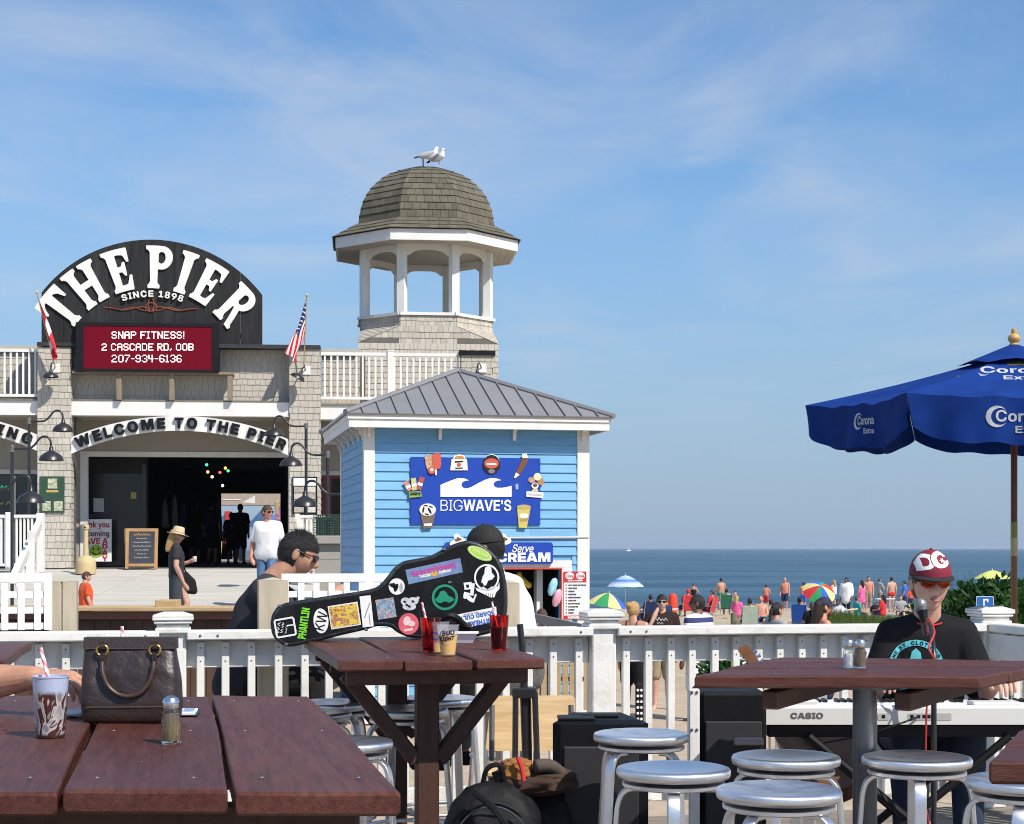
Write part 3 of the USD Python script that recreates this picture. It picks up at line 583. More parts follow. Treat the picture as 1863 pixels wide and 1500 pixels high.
E = o + .05; AX = KF.pt(KW / 2, zap, -KL / 2); corners = [KF.pt(-E, ze1 + .01, E), KF.pt(KW + E, ze1 + .01, E), KF.pt(KW + E, ze1 + .01, -KL - E), KF.pt(-E, ze1 + .01, -KL - E)]
for f in range(4):
    A, B = corners[f], corners[(f + 1) % 4]; L = np.linalg.norm(B - A); n = round(L / 0.225); up = np.cross(B - A, AX - A); up /= np.linalg.norm(up)
    def onhip(t): # the point up the slope above position t of the eave, on the hip
        M0 = (A + B) / 2; q = t if t <= .5 else 1 - t; return A + (B - A) * t + (AX - M0) * (q * 2)
    cuts = [j / n for j in range(n + 1)]
    for t0, t1 in zip(cuts[:-1], cuts[1:]):
        P = [A + (B - A) * (t0 + .0004), A + (B - A) * (t1 - .0004), onhip(t1 - .0004), onhip(t0 + .0004)] + ([AX] if t0 < .5 < t1 else [])
        kio.part('roof_panel', hull([p - up * .02 for p in P] + [p for p in P]), metal)
        if 0 < t0: kio.part('roof_rib', hull([p + dd for p in (P[0], onhip(t0) * .97 + P[0] * .03) for dd in (up * .0, up * .026, up * .026 + (B - A) / L * .014, (B - A) / L * .014)]), metal)
    kio.part('hip_cap', tube([A + up * .01, AX + up * .015], .042, 6), metal)
br = lambda: Polygon([(0, 0), (.2, 0), (.2, -.03), (.15, -.05), (.14, -.09), (.10, -.12), (.06, -.13), (.055, -.19), (.03, -.21), (.025, -.26), (0, -.26)])
def bracket(fr, u, w0): kio.part('bracket', Fr(fr.pt(u, ze0 + .12, w0), fr.w).poly(br(), -.022, .022), kwht)
for x in (671, 800, 935, 1060): bracket(KF, KF.px(x, 800)[0], .02)
for t in (.06, .7, 1.35, 2.0, 2.65, 3.18): bracket(KS, t, .02)
kio.part('conduit', tube([KF.pt(*KF.px(905, 979), .03), KF.pt(*KF.px(1064, 978), .03), KF.pt(*KF.px(1070, 978), .03)], .014, 6), M('conduit_grey', (0.45, 0.44, 0.42), 0.4))
kio.part('window_frame', [KF.box(wu0 - .06, wu1 + .16, wz1, wz1 + .1, -.02, .03), KF.box(wu1 + .025, wu1 + .165, wz0, wz1, -.02, .028), KF.box(wu0 - .06, wu0, wz0, wz1, -.02, .028)], kwht)
kio.part('counter', KF.cbox(wu0 - .1, wu1 + .1, wz0 - .05, wz0, -.3, .3), kwht)
red = M('red_gloss', (0.50, 0.03, 0.03), 0.35, 0.1)
beads = [ball(KF.pt(wu0 + (wu1 - wu0) * t, wz1 - .015, .04), .016, 0) for t in np.linspace(0, 1, 30)] + [ball(KF.pt(wu1 + .01, wz1 - (wz1 - wz0) * t, .04), .016, 0) for t in np.linspace(.02, 1, 30)]
kio.part('bead_trim', [KF.box(wu0, wu1 + .02, wz1 - .03, wz1, .0, .03), KF.box(wu1, wu1 + .024, wz0, wz1, 0, .03)] + beads, M('bead_red', (0.55, 0.09, 0.07), 0.4))
kio.part('inner_jamb', [KF.box(*sorted((KF.px(985, 1060)[0], KF.px(996, 1060)[0])), wz0, wz1, -.5, -.3)], kwht)
ban = spline([KF.pt(*KF.px(x, y), -.25) for x, y in ((949, 1041), (953, 1052), (962, 1062), (974, 1068))], 5)
single('banana_ornament', 'yellow plastic banana hanging inside the kiosk window', 'ornament', tube(ban, [.012] + [.045] * 6 + [.055] * 4 + [.045] * 4 + [.015], 8), M('banana_yellow', (0.65, 0.42, 0.03), 0.4), smooth=True)
for nm, x, y, c in (('pale blue', 1003, 1068, (0.30, 0.60, 0.66)), ('pink', 1011, 1088, (0.72, 0.32, 0.40))):
    b_ = ball((0, 0, 0), 1, 3, (.06, .05, .13)); b_.vertices *= (1 + .12 * (meshkit.noise(b_.vertices * 40 + 9) - .5))[:, None]
    b_ = shift(trimesh.Trimesh(b_.vertices[:, [0, 2, 1]] * [1, 1, 1], b_.faces[:, ::-1]), rot=-.3)
    single('candy_bag', f'clear bag of {nm} cotton candy hanging at the kiosk window', 'candy bag', Fr(KF.pt(*KF.px(x, y), .08), ku).put(b_), M('candy_' + nm.replace(' ', '_'), c, 0.15, 0.25, 25, spec=0.8, coat=0.6), smooth=True)
# ---- the two blue signs and the menu
sgn = M('sign_blue', (0.013, 0.055, 0.36), 0.35, 0.04)
swh = M('sign_white', (0.80, 0.80, 0.79), 0.4, 0.02)
big = T('wave_sign', 'large blue sign with white wave emblem and food cutouts on the blue wall', 'sign', KF.pt(*KF.px(865, 895), .03))
big.part('panel', KF.pbox(747, 983, 833, 955, .02, .035), sgn)
q = lambda pts: [(730 + x / 6.654, 800 + y / 6.654) for x, y in pts]
wv = [(475, 695), (475, 550), (530, 525), (620, 490), (690, 467), (760, 470), (800, 485), (818, 497), (790, 498), (750, 510), (728, 540), (735, 570), (760, 590), (800, 592), (850, 575), (930, 530), (1010, 490), (1080, 468), (1140, 467), (1190, 482), (1210, 495), (1170, 497), (1130, 515), (1117, 545), (1130, 570), (1160, 585), (1220, 585), (1280, 575), (1337, 560), (1337, 695)]
big.part('wave_emblem', KF.ppoly(q(wv), .036, .042), swh)
def ktext(t, s, x0, x1, y0, y1, w, wt, mat, name='lettering', fr=KF, **k_):
    a = fr.px(x0, y1, w); b = fr.px(x1, y0, w); t.part(name, fr.put(shift(text(s, (b[1] - a[1]), .006, wt, False, b[0] - a[0], **k_), a[0], a[1], w)), mat)
for s_, x0, x1, wt in (('BIG', 475, 742, 300), ("WAVE'S", 752, 1330, 700)):
    p_ = q([(x0, 862), (x1, 733)]); ktext(big, s_, p_[0][0], p_[1][0], p_[1][1], p_[0][1], .036, wt, swh)
C_ = lambda nm, c: M('print_' + nm, c, 0.4, 0.12, 60)
def cut(pts, c, w=.05, nm=None): big.part(nm or 'cutout', KF.ppoly(q(pts), .036 if w < .05 else .036, w), c)
def circ(x, y, rx, ry=None, n=16, rot=0): return [(x + rx * math.cos(t) * math.cos(rot) - (ry or rx) * math.sin(t) * math.sin(rot), y + rx * math.cos(t) * math.sin(rot) + (ry or rx) * math.sin(t) * math.cos(rot)) for t in np.linspace(0, 2 * PI, n, endpoint=False)]
cr, cb, cw, ck, cg, cy = C_('red', (0.55, 0.10, 0.06)), C_('brown', (0.17, 0.07, 0.035)), C_('white', (0.78, 0.77, 0.72)), C_('black', (0.015, 0.014, 0.014)), C_('green', (0.25, 0.42, 0.10)), C_('yellow', (0.62, 0.52, 0.14))
wrap = SPLAT('wrapper_print', [(0.5, 0.12, 0.06), (0.65, 0.5, 0.35), (0.3, 0.12, 0.06), (0.6, 0.15, 0.08)], 60)
cut([(283, 215), (330, 170), (375, 215), (385, 330), (325, 380), (300, 320)], wrap); cut([(372, 200), (395, 170), (440, 160), (480, 178), (484, 300), (470, 350), (420, 365), (385, 340)], cr, .055)
cut([(412, 350), (432, 350), (430, 432), (412, 432)], cw, .054); cut(circ(370, 372, 46), cr, .06); cut(circ(370, 366, 20), cw, .063)
cut([(610, 238), (795, 238), (806, 372), (594, 372)], cw); cut([(625, 236), (645, 195), (700, 178), (760, 192), (782, 236)], cw, .048); cut([(640, 233), (660, 203), (700, 194), (750, 203), (770, 233)], C_('crust', (0.50, 0.25, 0.07)), .054)
cut(circ(700, 305, 26, 22), cr, .055); cut([(648, 262), (752, 256), (750, 272), (650, 280)], ck, .055); cut([(655, 342), (745, 338), (745, 352), (655, 356)], ck, .055)
cut(circ(1096, 285, 98, 108, 24), cw, .046); cut(circ(1093, 302, 104, 116, 24), ck); cut(circ(1093, 290, 88, 62, 20), cr, .054); cut([(1035, 285), (1150, 285), (1150, 310), (1035, 310)], cw, .058); cut(circ(1095, 385, 40, 26), C_('grey', (0.2, 0.2, 0.19)), .055)
bp = spline([(1488, 170), (1500, 235), (1465, 320), (1420, 400), (1372, 465)], 6); nb_ = len(bp); wd_ = np.interp(np.linspace(0, 1, nb_), [0, .15, .5, .8, 1], [24, 34, 36, 26, 9])
tg_ = np.gradient(bp, axis=0); nn_ = np.c_[-tg_[:, 1], tg_[:, 0]] / np.linalg.norm(tg_, axis=1)[:, None]
Lb, Rb_ = bp + nn_ * wd_[:, None], bp - nn_ * wd_[:, None]
for a_, b_, c_ in ((0, 6, cw), (5, 20, cb), (19, nb_, cw)): cut([tuple(p) for p in Lb[a_:b_]] + [tuple(p) for p in Rb_[a_:b_][::-1]], c_, .05 + .002 * (a_ == 5))
for (x, y, w_, h_, r_, c_) in ((80, 560, 30, 62, -.45, C_('pinkbar', (0.55, 0.22, 0.18))), (155, 540, 30, 74, -.12, C_('limebar', (0.48, 0.52, 0.22))), (232, 530, 30, 78, .3, C_('cherrybar', (0.42, 0.08, 0.06)))):
    R_ = lambda dx, dy: (x + dx * math.cos(r_) - dy * math.sin(r_), y + dx * math.sin(r_) + dy * math.cos(r_))
    cut([R_(-w_, -h_), R_(w_, -h_), R_(w_, h_), R_(-w_, h_)], c_, .049); cut([R_(-w_, -5), R_(w_, -5), R_(w_, 30), R_(-w_, 30)], cw, .053)
cut([(92, 632), (235, 625), (250, 690), (100, 706)], cg, .055)
p_ = q([(105, 672), (232, 640)]); ktext(big, "LUIGI'S", p_[0][0], p_[1][0], p_[1][1], p_[0][1], .056, 900, ck)
cut([(1518, 625), (1722, 640), (1716, 708), (1514, 692)], cw, .05); cut([(1535, 648), (1705, 660), (1704, 684), (1534, 672)], C_('greyprint', (0.5, 0.5, 0.48)), .053)
cut(circ(1650, 450, 46, 46), C_('cream', (0.72, 0.66, 0.42))); cut(circ(1580, 490, 42, 36), wrap, .047); cut(circ(1690, 510, 38, 44), C_('caramel', (0.40, 0.22, 0.09)), .046); cut(circ(1620, 560, 42, 38), cw, .053); cut(circ(1622, 552, 26, 22), cb, .057); cut([(1590, 600), (1650, 596), (1662, 632), (1580, 628)], C_('cream2', (0.6, 0.5, 0.3)), .048)
cut([(232, 900), (415, 880), (375, 1070), (270, 1078)], C_('shake', (0.16, 0.12, 0.09))); cut(circ(320, 850, 100, 76), cw, .055)
for x, y, rx, ry, r_ in ((268, 850, 12, 42, .2), (345, 862, 14, 44, -.5), (310, 905, 30, 9, .3), (300, 800, 30, 8, .2), (360, 815, 26, 8, .4)): cut(circ(x, y, rx, ry, 10, r_), ck, .058)
cut([(275, 1020), (372, 1014), (368, 1044), (280, 1048)], cw, .053)
cut([(1402, 812), (1568, 812), (1520, 1072), (1424, 1068)], C_('lemonade', (0.55, 0.47, 0.12))); cut(circ(1485, 815, 84, 26), C_('icetop', (0.45, 0.36, 0.14)), .054); cut(circ(1485, 925, 56, 30), cw, .053); cut([(1432, 960), (1540, 940), (1528, 990), (1440, 992)], C_('lemondark', (0.38, 0.27, 0.07)), .052)
cut([(1383, 545), (1415, 532), (1418, 600), (1388, 605)], C_('paleblue', (0.30, 0.40, 0.62)), .04)
soft = T('soft_serve_sign', 'smaller blue sign with soft serve ice cream lettering over the kiosk window', 'sign', KF.pt(*KF.px(907, 1007), .04))
a = KF.px(809, 1027, .07); b = KF.px(1006, 987, .07); soft.part('panel', KF.poly(rrect(a[0], b[0], a[1], b[1], .04), .03, .07), sgn)
ktext(soft, 'Soft', 860, 917, 992, 1005, .071, 500, swh, slant=.25); ktext(soft, 'Serve', 931, 969, 991, 1005, .071, 500, swh, slant=.25)
ktext(soft, 'ICE', 842, 890, 1006, 1023, .071, 900, swh); ktext(soft, 'CREAM', 904, 1001, 1006, 1023, .071, 900, swh)
for x in (833, 917):
    blob = unary_union([Polygon([KF.px(x + dx * s_ + r_ * math.cos(t), y + r_ * .8 * math.sin(t), .07) for t in np.linspace(0, 2 * PI, 12, endpoint=False)]) for dx, y, r_, s_ in ((-6, 990, 9, 1), (4, 984, 9, 1), (-2, 976, 6, 1))])
    soft.part('swirl_cutout', KF.poly(blob, .072, .085), swh); soft.part('syrup', KF.poly(affinity.scale(affinity.translate(blob, .01, .02), .45, .3), .086, .09), cb)
menu = T('menu_board', 'narrow white menu board with red ends on the kiosk corner', 'menu', KF.pt(*KF.px(1046, 1084), .03))
menu.part('panel', KF.pbox(1026, 1067, 1040, 1127, .03, .042), swh)
menu.part('header', KF.pbox(1026, 1067, 1040, 1060, .042, .045), red); menu.part('footer', KF.pbox(1026, 1067, 1120, 1127, .042, .045), red)
for x, s_ in ((1036.5, 'Coca'), (1056, 'Cola')):
    menu.part('roundel', KF.ppoly([(x + 8.2 * math.cos(t), 1048 + 6.4 * math.sin(t)) for t in np.linspace(0, 2 * PI, 18, endpoint=False)], .045, .047), swh)
    ktext(menu, s_, x - 6.5, x + 6.5, 1045.5, 1050.5, .047, 500, red, slant=.2)
ktext(menu, 'ENJOY SUMMER', 1033, 1060, 1055.4, 1058.2, .045, 700, swh)
for j, s_ in enumerate(('SOFT SERVE ICE CREAM', 'SNOW CONES', 'SUNDAES', 'SMOOTHIES', 'FROZEN BANANAS', 'CAKE POPS', 'ICE POP MOLDS', 'ITALIAN ICE', 'SLUSHES', 'SHAKES')):
    y = 1063.5 + j * 5.6; ktext(menu, s_, 1034, 1034 + 1.62 * len(s_), y, y + 2.6, .043, 800, M('print_text', (0.08, 0.08, 0.09), 0.5)); menu.part('bullet', KF.pbox(1029, 1031.4, y, y + 2.8, .042, .044), red)
ktext(menu, 'HOME', 1033, 1054, 1121.5, 1126, .045, 900, swh)
# ============================================================ gooseneck street lamps
iron = M('lamp_iron', (0.02, 0.02, 0.022), 0.35, 0.2, 10, spec=0.5)
def goose(pts, top): return tube(spline([(x, 0, z + top) for x, z in pts], 6), .022, 8)
SHADE = [(.02, .0), (.035, -.02), (.04, -.075), (.07, -.10), (.13, -.13), (.185, -.175), (.21, -.225), (.222, -.262), (.216, -.262), (.2, -.22), (.12, -.14), (.01, -.11)]
def lampset(spots, sgnx, where):
    proto = None
    for k_, (xs, ys, D, xp) in enumerate(spots):
        p = at(xp, ys, D); base = rampz(D); h = p[2] - base
        t = T('gooseneck_street_lamp', f'{("farthest", "middle", "nearest")[k_]} black gooseneck lamp post {where}', 'street lamp', (p[0], p[1], base), 'black gooseneck lamps along the ramp')
        t.part('pole', tube([(p[0], p[1], base), (p[0], p[1], p[2])], .033, 8), iron); t.part('pole_cap', lathe([(.0, -.08), (.045, -.08), (.045, .03), (.03, .05), (0, .05)], 8, p), M('lamp_cap', (0.12, 0.12, 0.12), 0.5))
        arm = tube(spline([(p[0] + sgnx * x, p[1], p[2] + z) for x, z in ((0, -.02), (.28, -.02), (.40, .05), (.50, .17), (.60, .2), (.68, .14), (.70, .0))], 5), .02, 8); t.part('arm', arm, iron, smooth=True)
        t.part('lamp_shade', lathe(SHADE[::-1], 24, (p[0] + sgnx * .70, p[1], p[2] + .03)), iron, smooth=50)
lampset(((110, 765, 34.0, 53), (90, 815, 29.5, 22), (57, 888, 25.5, -26)), 1, 'on the left side of the ramp')
lampset(((500, 774, 36.0, 557), (530, 826, 31.5, 596), (555, 897, 27.5, 631)), -1, 'on the right side of the ramp')
for k_, (x, y, tilt, nm) in enumerate(((92, 672, 0, 'left column'), (548, 676, .5, 'right column'), (868, 672, 0, 'end column by the tower'))):
    c = PF.pt(*PF.px(x, y, .3), .3); t = T('wall_lamp', f'small black wall lamp on the {nm} of the pier', 'lamp', c)
    sh = lathe([(r * .8, z * .7) for r, z in SHADE][::-1], 20); sh.apply_transform(trimesh.transformations.rotation_matrix(tilt, (0, 1, 0))); sh.vertices += c; t.part('lamp_shade', sh, iron, smooth=50)
    t.part('bracket_arm', tube(spline([c, c + [0.02 + tilt * .1, 0, .12], c + [.05, .12, .14], PF.pt(*PF.px(x + 8, y - 2, .02), .02)], 5), .014, 6), iron)
    t.part('wall_plate', PF.pbox(x + 3, x + 17, y - 10, y + 6, .016, .03), trim)
# notice boards on the columns
nb_ = T('notice_case', 'green glazed notice case with papers on the left column', 'notice board', PF.pt(*PF.px(95, 900), .02))
nb_.part('panel', PF.pbox(73, 117, 867, 933, .016, .05), M('case_green', (0.03, 0.07, 0.04), 0.3, 0.2, 20))
for x0, x1, y0, y1 in ((87, 104, 871, 889), (77, 92, 912, 930), (98, 114, 912, 930)): nb_.part('paper', PF.pbox(x0, x1, y0, y1, .05, .053), SPLAT('case_paper', [(0.1, 0.16, 0.08), (0.6, 0.58, 0.45), (0.2, 0.22, 0.1), (0.7, 0.7, 0.66)], 9))
nb_.part('gilt_lettering', [PF.pbox(84, 106, 892, 896, .05, .053)], gold)
nb2 = T('notice_case', 'white glazed notice board with flyers on the right column', 'notice board', PF.pt(*PF.px(555, 900), .02))
nb2.part('panel', PF.pbox(532, 577, 868, 936, .016, .05), black); nb2.part('header', PF.pbox(534, 575, 870, 884, .05, .053), swh)
for j in range(8): x = 535 + (j % 2) * 21; y = 886 + (j // 2) * 12; nb2.part('flyer', PF.pbox(x, x + 18, y, y + 10.5, .05, .053), SPLAT('flyer_print_%d' % (j % 3), [((0.6, 0.58, 0.5), (0.3, 0.25, 0.2), (0.65, 0.65, 0.6)), ((0.55, 0.45, 0.25), (0.6, 0.6, 0.55), (0.2, 0.25, 0.4)), ((0.7, 0.68, 0.62), (0.45, 0.4, 0.35), (0.65, 0.6, 0.5))][j % 3], 12))
# ============================================================ flags
def flag(name, label, tip, base, kind, sag):
    tip, base = PF.pt(*PF.px(*tip, .45), .45), PF.pt(*PF.px(*base, .2), .2)
    t = T('flag', label, 'flag', base); t.part('staff', tube([base, tip], .014, 6), M('staff_wood', (0.35, 0.26, 0.14), 0.5)); t.part('finial', ball(tip, .035, 1), M('staff_gold', (0.55, 0.42, 0.15), 0.35))
    NA, NB = 27, 24; d = (base - tip); P = np.zeros((NA, NB, 3))
    for i_ in range(NA):
        for j_ in range(NB):
            a_, b_ = i_ / (NA - 1), j_ / (NB - 1)
            h = tip + d * (.05 + .52 * a_)
            fall = np.array([sag * (.42 - .36 * a_) * b_, .0, -1.0 * b_ * (1.18 - .56 * a_)])
            fold = (.035 if kind == 'ca' else .06) * min(1, b_ * 2) * math.sin(a_ * 9 + b_ * 3.2)
            P[i_, j_] = h + fall + np.array([fold * .7, fold, 0]) + np.array([sag * .12 * a_ * b_, 0, 0])
    def cells(test):
        Fc = []
        for i_ in range(NA - 1):
            for j_ in range(NB - 1):
                if test((i_ + .5) / (NA - 1), (j_ + .5) / (NB - 1)): k0 = i_ * NB + j_; Fc += [(k0, k0 + 1, k0 + NB + 1), (k0, k0 + NB + 1, k0 + NB)]
        m = trimesh.Trimesh(P.reshape(-1, 3), np.array(Fc), process=False); m.remove_unreferenced_vertices(); return m
    fr_, fw_, fb_ = M('flag_red', (0.55, 0.02, 0.03), 0.75, 0.08), M('flag_white', (0.72, 0.70, 0.68), 0.75, 0.05), M('flag_blue', (0.02, 0.03, 0.13), 0.75, 0.1)
    if kind == 'us':
        can = lambda a_, b_: a_ < 7 / 13 and b_ < .46
        t.part('canton', cells(can), fb_, smooth=True)
        for k__ in range(13): t.part('stripe', cells(lambda a_, b_, k__=k__: not can(a_, b_) and int(a_ * 13) == k__), fw_ if k__ % 2 else fr_, smooth=True)
        st = [ball((P[i_, j_] + P[i_ + 1, j_]) / 2, .016, 0) for i_ in range(1, 13, 2) for j_ in range(1 + (i_ // 2) % 2, 11, 2)]
        t.part('stars', st, fw_)
    else:
        leaf = lambda a_, b_: abs(b_ - .49) < .09 and .3 < a_ < .7
        t.part('red_band', cells(lambda a_, b_: b_ < .34), fr_, smooth=True); t.part('red_band', cells(lambda a_, b_: b_ > .64), fr_, smooth=True)
        t.part('white_field', cells(lambda a_, b_: (.34 <= b_ <= .64) and not leaf(a_, b_)), fw_, smooth=True); t.part('maple_leaf', cells(leaf), fr_, smooth=True)
flag('flag', 'red and white maple leaf flag drooping from its staff at the left column', (67, 532), (100, 668), 'ca', 1)
flag('flag', 'stars and stripes flag drooping from its staff at the right column', (558, 537), (553, 664), 'us', -1.1)
# ============================================================ gulls on the dome
def gull(x, y, face_, label, sc=1.0):
    D = 40.4; b = at(x, y, D); t = T('seagull', label, 'seagull', b, 'gulls on the dome')
    c, s_ = math.cos(face_), math.sin(face_); tr = lambda m: trimesh.Trimesh(np.c_[m.vertices[:, 0] * c - m.vertices[:, 1] * s_, m.vertices[:, 0] * s_ + m.vertices[:, 1] * c, m.vertices[:, 2]] * sc + b, m.faces, process=False)
    S = lambda p, r: m3.Manifold.sphere(r, 14).translate(p)
    chain = [((-.24, 0, .15), .03), ((-.1, 0, .17), .075), ((.04, 0, .19), .095), ((.12, 0, .22), .085), ((.16, 0, .30), .05), ((.175, 0, .36), .046), ((.2, 0, .365), .035)]
    body = m3.Manifold.batch_boolean([m3.Manifold.batch_hull([S(*chain[i_]), S(*chain[i_ + 1])]) for i_ in range(len(chain) - 1)], m3.OpType.Add)
    t.part('body', tr(tm(body)), M('gull_white', (0.75, 0.74, 0.72), 0.8, 0.05), smooth=60)
    for s2 in (-1, 1):
        w_ = ball((0, 0, 0), 1, 2, (.19, .025, .065)); w_.vertices = w_.vertices + [-.06, s2 * .085, .2] + np.c_[0 * w_.vertices[:, 0], 0 * w_.vertices[:, 0], .25 * w_.vertices[:, 0]]
        t.part('wing', tr(w_), M('gull_grey', (0.36, 0.37, 0.38), 0.8, 0.1), smooth=True); t.part('leg', tr(tube([(.03, s2 * .03, .12), (.03, s2 * .03, .0)], .007, 5)), M('gull_leg', (0.5, 0.35, 0.25), 0.6))
    t.part('tail', tr(hull([(-.2, -.04, .18), (-.2, .04, .18), (-.38, -.05, .11), (-.38, .05, .11), (-.2, 0, .15), (-.36, 0, .095)])), black)
    t.part('beak', tr(hull([(.225, .012, .37), (.225, -.012, .37), (.28, 0, .355), (.225, 0, .35)])), M('gull_beak', (0.6, 0.42, 0.08), 0.5))
gull(781, 297, .15, 'white gull with dark tail standing behind on the dome top', 1.0)
gull(797, 300.5, -.7, 'white gull with head up standing to the right on the dome top', .95)
# ============================================================ beside the ramp: railings, planter wall, crates
pr = T('ramp_railing', 'white wooden railing with newel posts going down the left of the ramp', 'railing', at(70, 1035, 28))
def pbx(t, nm, x0, x1, y0, y1, D, d, mat, b=.01): 
    p, q_ = at(x0, y1, D), at(x1, y0, D); t.part(nm, cbox(p[0], q_[0], D, D + d, p[2], q_[2], b), mat)
pbx(pr, 'newel_post', 65, 78, 934, 1042, 28.0, .14, white); pbx(pr, 'newel_post', 50, 61, 966, 1046, 26.2, .12, white)
pr.part('handrail', hull([at(x, y, D) + [dx, 0, 0] for x, y, D in ((72, 945, 28), (72, 960, 28), (24, 1046, 24.5), (24, 1062, 24.5)) for dx in (-.05, .05)]), white)
for j in range(7): x = 66 - j * 6.5; D = 27.5 - j * .45; pbx(pr, 'baluster', x, x + 3.6, 968 + j * 11, 1050 + j * 3, D, .04, white, .003)
lr = T('side_railing', 'white railing of thin balusters behind the lamp posts at far left', 'railing', at(20, 1035, 31))
pbx(lr, 'rail', -60, 66, 937, 943, 31, .1, white); pbx(lr, 'rail', -60, 66, 1026, 1031, 31, .06, white)
for j in range(17): pbx(lr, 'baluster', -56 + j * 7, -52.4 + j * 7, 943, 1027, 31.02, .04, white, .003)
for x in (14, -50): pbx(lr, 'post', x - 5, x + 5, 932, 1036, 30.98, .13, white)
rr = T('side_railing', 'short white railing piece in front of the right column', 'railing', at(555, 1035, 33))
pbx(rr, 'rail', 540, 600, 938, 943, 33, .08, white)
for j in range(6): pbx(rr, 'baluster', 548 + j * 8, 551.5 + j * 8, 943, 1034, 33.02, .04, white, .003)
rr.part('brace', hull([at(x, y, 32.9) for x, y in ((536, 935), (545, 935), (556, 1034), (566, 1034))] + [at(x, y, 33) for x, y in ((536, 935), (545, 935), (556, 1034), (566, 1034))]), white)
conc = M('rendered_wall', (0.34, 0.32, 0.28), 0.9, 0.06, 2, 0.3, 30)
cw_ = T('planter_wall', 'grey rendered planter wall between the ramp and the kiosk', 'wall', at(600, 1040, 29.6))
for j, (y0, y1) in enumerate(((990, 1018), (1018.6, 1046), (1046.6, 1090))): pbx(cw_, 'block', 572 + j * .8, 668, y0, y1, 29.6 - .002 * j, 1.2, conc, .006)
pbx(cw_, 'coping', 569, 668, 975, 990, 29.5, 1.4, conc)
wire = M('trap_wire', (0.02, 0.06, 0.045), 0.5)
for k_, (x0, x1) in enumerate(((571, 601), (602, 634))):
    tr_ = T('lobster_trap', f'dark green wire trap on the planter wall, {("left one nearer the column", "right one nearer the kiosk")[k_]}', 'lobster trap', at(x0, 975, 29.8), 'wire traps on the planter wall')
    a, b = at(x0, 974, 29.8), at(x1, 937, 29.8); g = []
    for zz in np.linspace(a[2], b[2], 9): g.append(tube([(a[0], 29.8, zz), (b[0], 29.8, zz), (b[0], 30.4, zz), (a[0], 30.4, zz)], .008, 4, closed=True))
    for xx in np.linspace(a[0], b[0], 8): g.append(tube([(xx, 29.8, a[2]), (xx, 29.8, b[2]), (xx, 30.4, b[2]), (xx, 30.4, a[2])], .008, 4, closed=True))
    tr_.part('wire_mesh', g, wire); tr_.part('netting', box(a[0] + .03, b[0] - .03, 29.9, 30.35, a[2] + .01, b[2] - .06), M('net_dark', (0.035, 0.04, 0.03), 0.9, 0.5, 30))
# smokers' bin, poster, chalkboard
bin_ = T('cigarette_bin', 'beige plastic cigarette bin with long neck beside the left column', 'ashtray', at(156, 1034, 35.3)); b = at(156, 1034, 35.3); b[2] = FLOOR - .1
bm = M('bin_beige', (0.48, 0.38, 0.20), 0.6, 0.06)
bin_.part('base', lathe([(0, 0), (.215, 0), (.22, .02), (.215, .22), (.2, .3), (.13, .37), (.06, .4), (0, .4)], 28, b), bm, smooth=40); bin_.part('neck', lathe([(.055, .38), (.05, .95), (.07, .96), (.075, 1.03), (.06, 1.06), (0, 1.06)], 16, b), bm, smooth=40)
bin_.part('opening', ball(b + [0.0, -.07, 1.0], .022, 1), black)
po = T('thank_you_poster', 'white hand lettered poster with red words and green smiley by the doorway', 'poster', PF.pt(*PF.px(172, 1020, -1.95), -1.95))
def Q(x, y): return PF.px(x, y, -1.93)
po.part('sheet', PF.pbox(134, 203, 945, 1022, -1.95, -1.93), swh)
PW = -1.93
for s_, x0, x1, y0, y1, mt in (('Thank you', 140, 199, 949, 960, red), ('for coming', 140, 199, 966, 976, M('maroon_ink', (0.18, 0.03, 0.04), 0.6)), ('HAVE A', 146, 196, 979, 990, red)): ktext(po, s_, x0, x1, y0, y1, PW, 800, mt, fr=PF)
for j, ch in enumerate('DAY'): ktext(po, ch, 186, 196, 990 + j * 11, 999 + j * 11, PW, 900, red, fr=PF)
ktext(po, 'NICE', 139, 158, 993, 1001, PW, 800, red, fr=PF)
po.part('smiley', PF.ppoly([(175 + 12 * math.cos(t), 1003 + 12 * math.sin(t)) for t in np.linspace(0, 2 * PI, 20, endpoint=False)], PW, PW + .008), M('smiley_green', (0.33, 0.50, 0.04), 0.6))
po.part('smiley_face', [PF.ppoly([(170 + dx + 1.4 * math.cos(t), 999 + 2.6 * math.sin(t)) for t in np.linspace(0, 2 * PI, 8, endpoint=False)], PW + .008, PW + .012) for dx in (0, 9)] + [tube([PF.pt(*Q(175 + 8 * math.cos(t), 1003 + 6 * math.sin(t)), PW + .014) for t in np.linspace(.2, PI - .2, 10)], .014, 5)], black)
cbd = T('chalkboard_sign', 'wooden framed A frame chalkboard with chalk menu at the doorway', 'chalkboard', PF.pt(*PF.px(257, 1033, .15), .15))
lean = Fr(PF.pt(*PF.px(257, 1035, .35), .35), PU, (0.05 * math.sin(PA), .17, 1)); bk = Fr(PF.pt(*PF.px(257, 1035, -.15), -.15), PU, (0, -.17, 1))
fw = M('chalk_frame', (0.36, 0.21, 0.09), 0.6, 0.2, 5)
for f in (lean, bk):
    cbd.part('board', f.box(-.30, .30, .08, .86, -.02, 0), M('slate', (0.035, 0.04, 0.05), 0.8, 0.2, 6))
    for a_ in ((-.35, -.28, 0, .90), (.28, .35, 0, .90)): cbd.part('frame', f.box(*a_, -.025, .012), fw)
    for a_ in ((-.28, .28, .83, .90), (-.28, .28, .05, .11)): cbd.part('frame', f.box(*a_, -.025, .012), fw)
ch = M('chalk', (0.35, 0.36, 0.36), 0.9); cbd.part('chalk_heading', lean.put(shift(scribble(.055, .36, .002, 2, 1), 0, .74, .001)), M('chalk_orange', (0.45, 0.22, 0.06), 0.9))
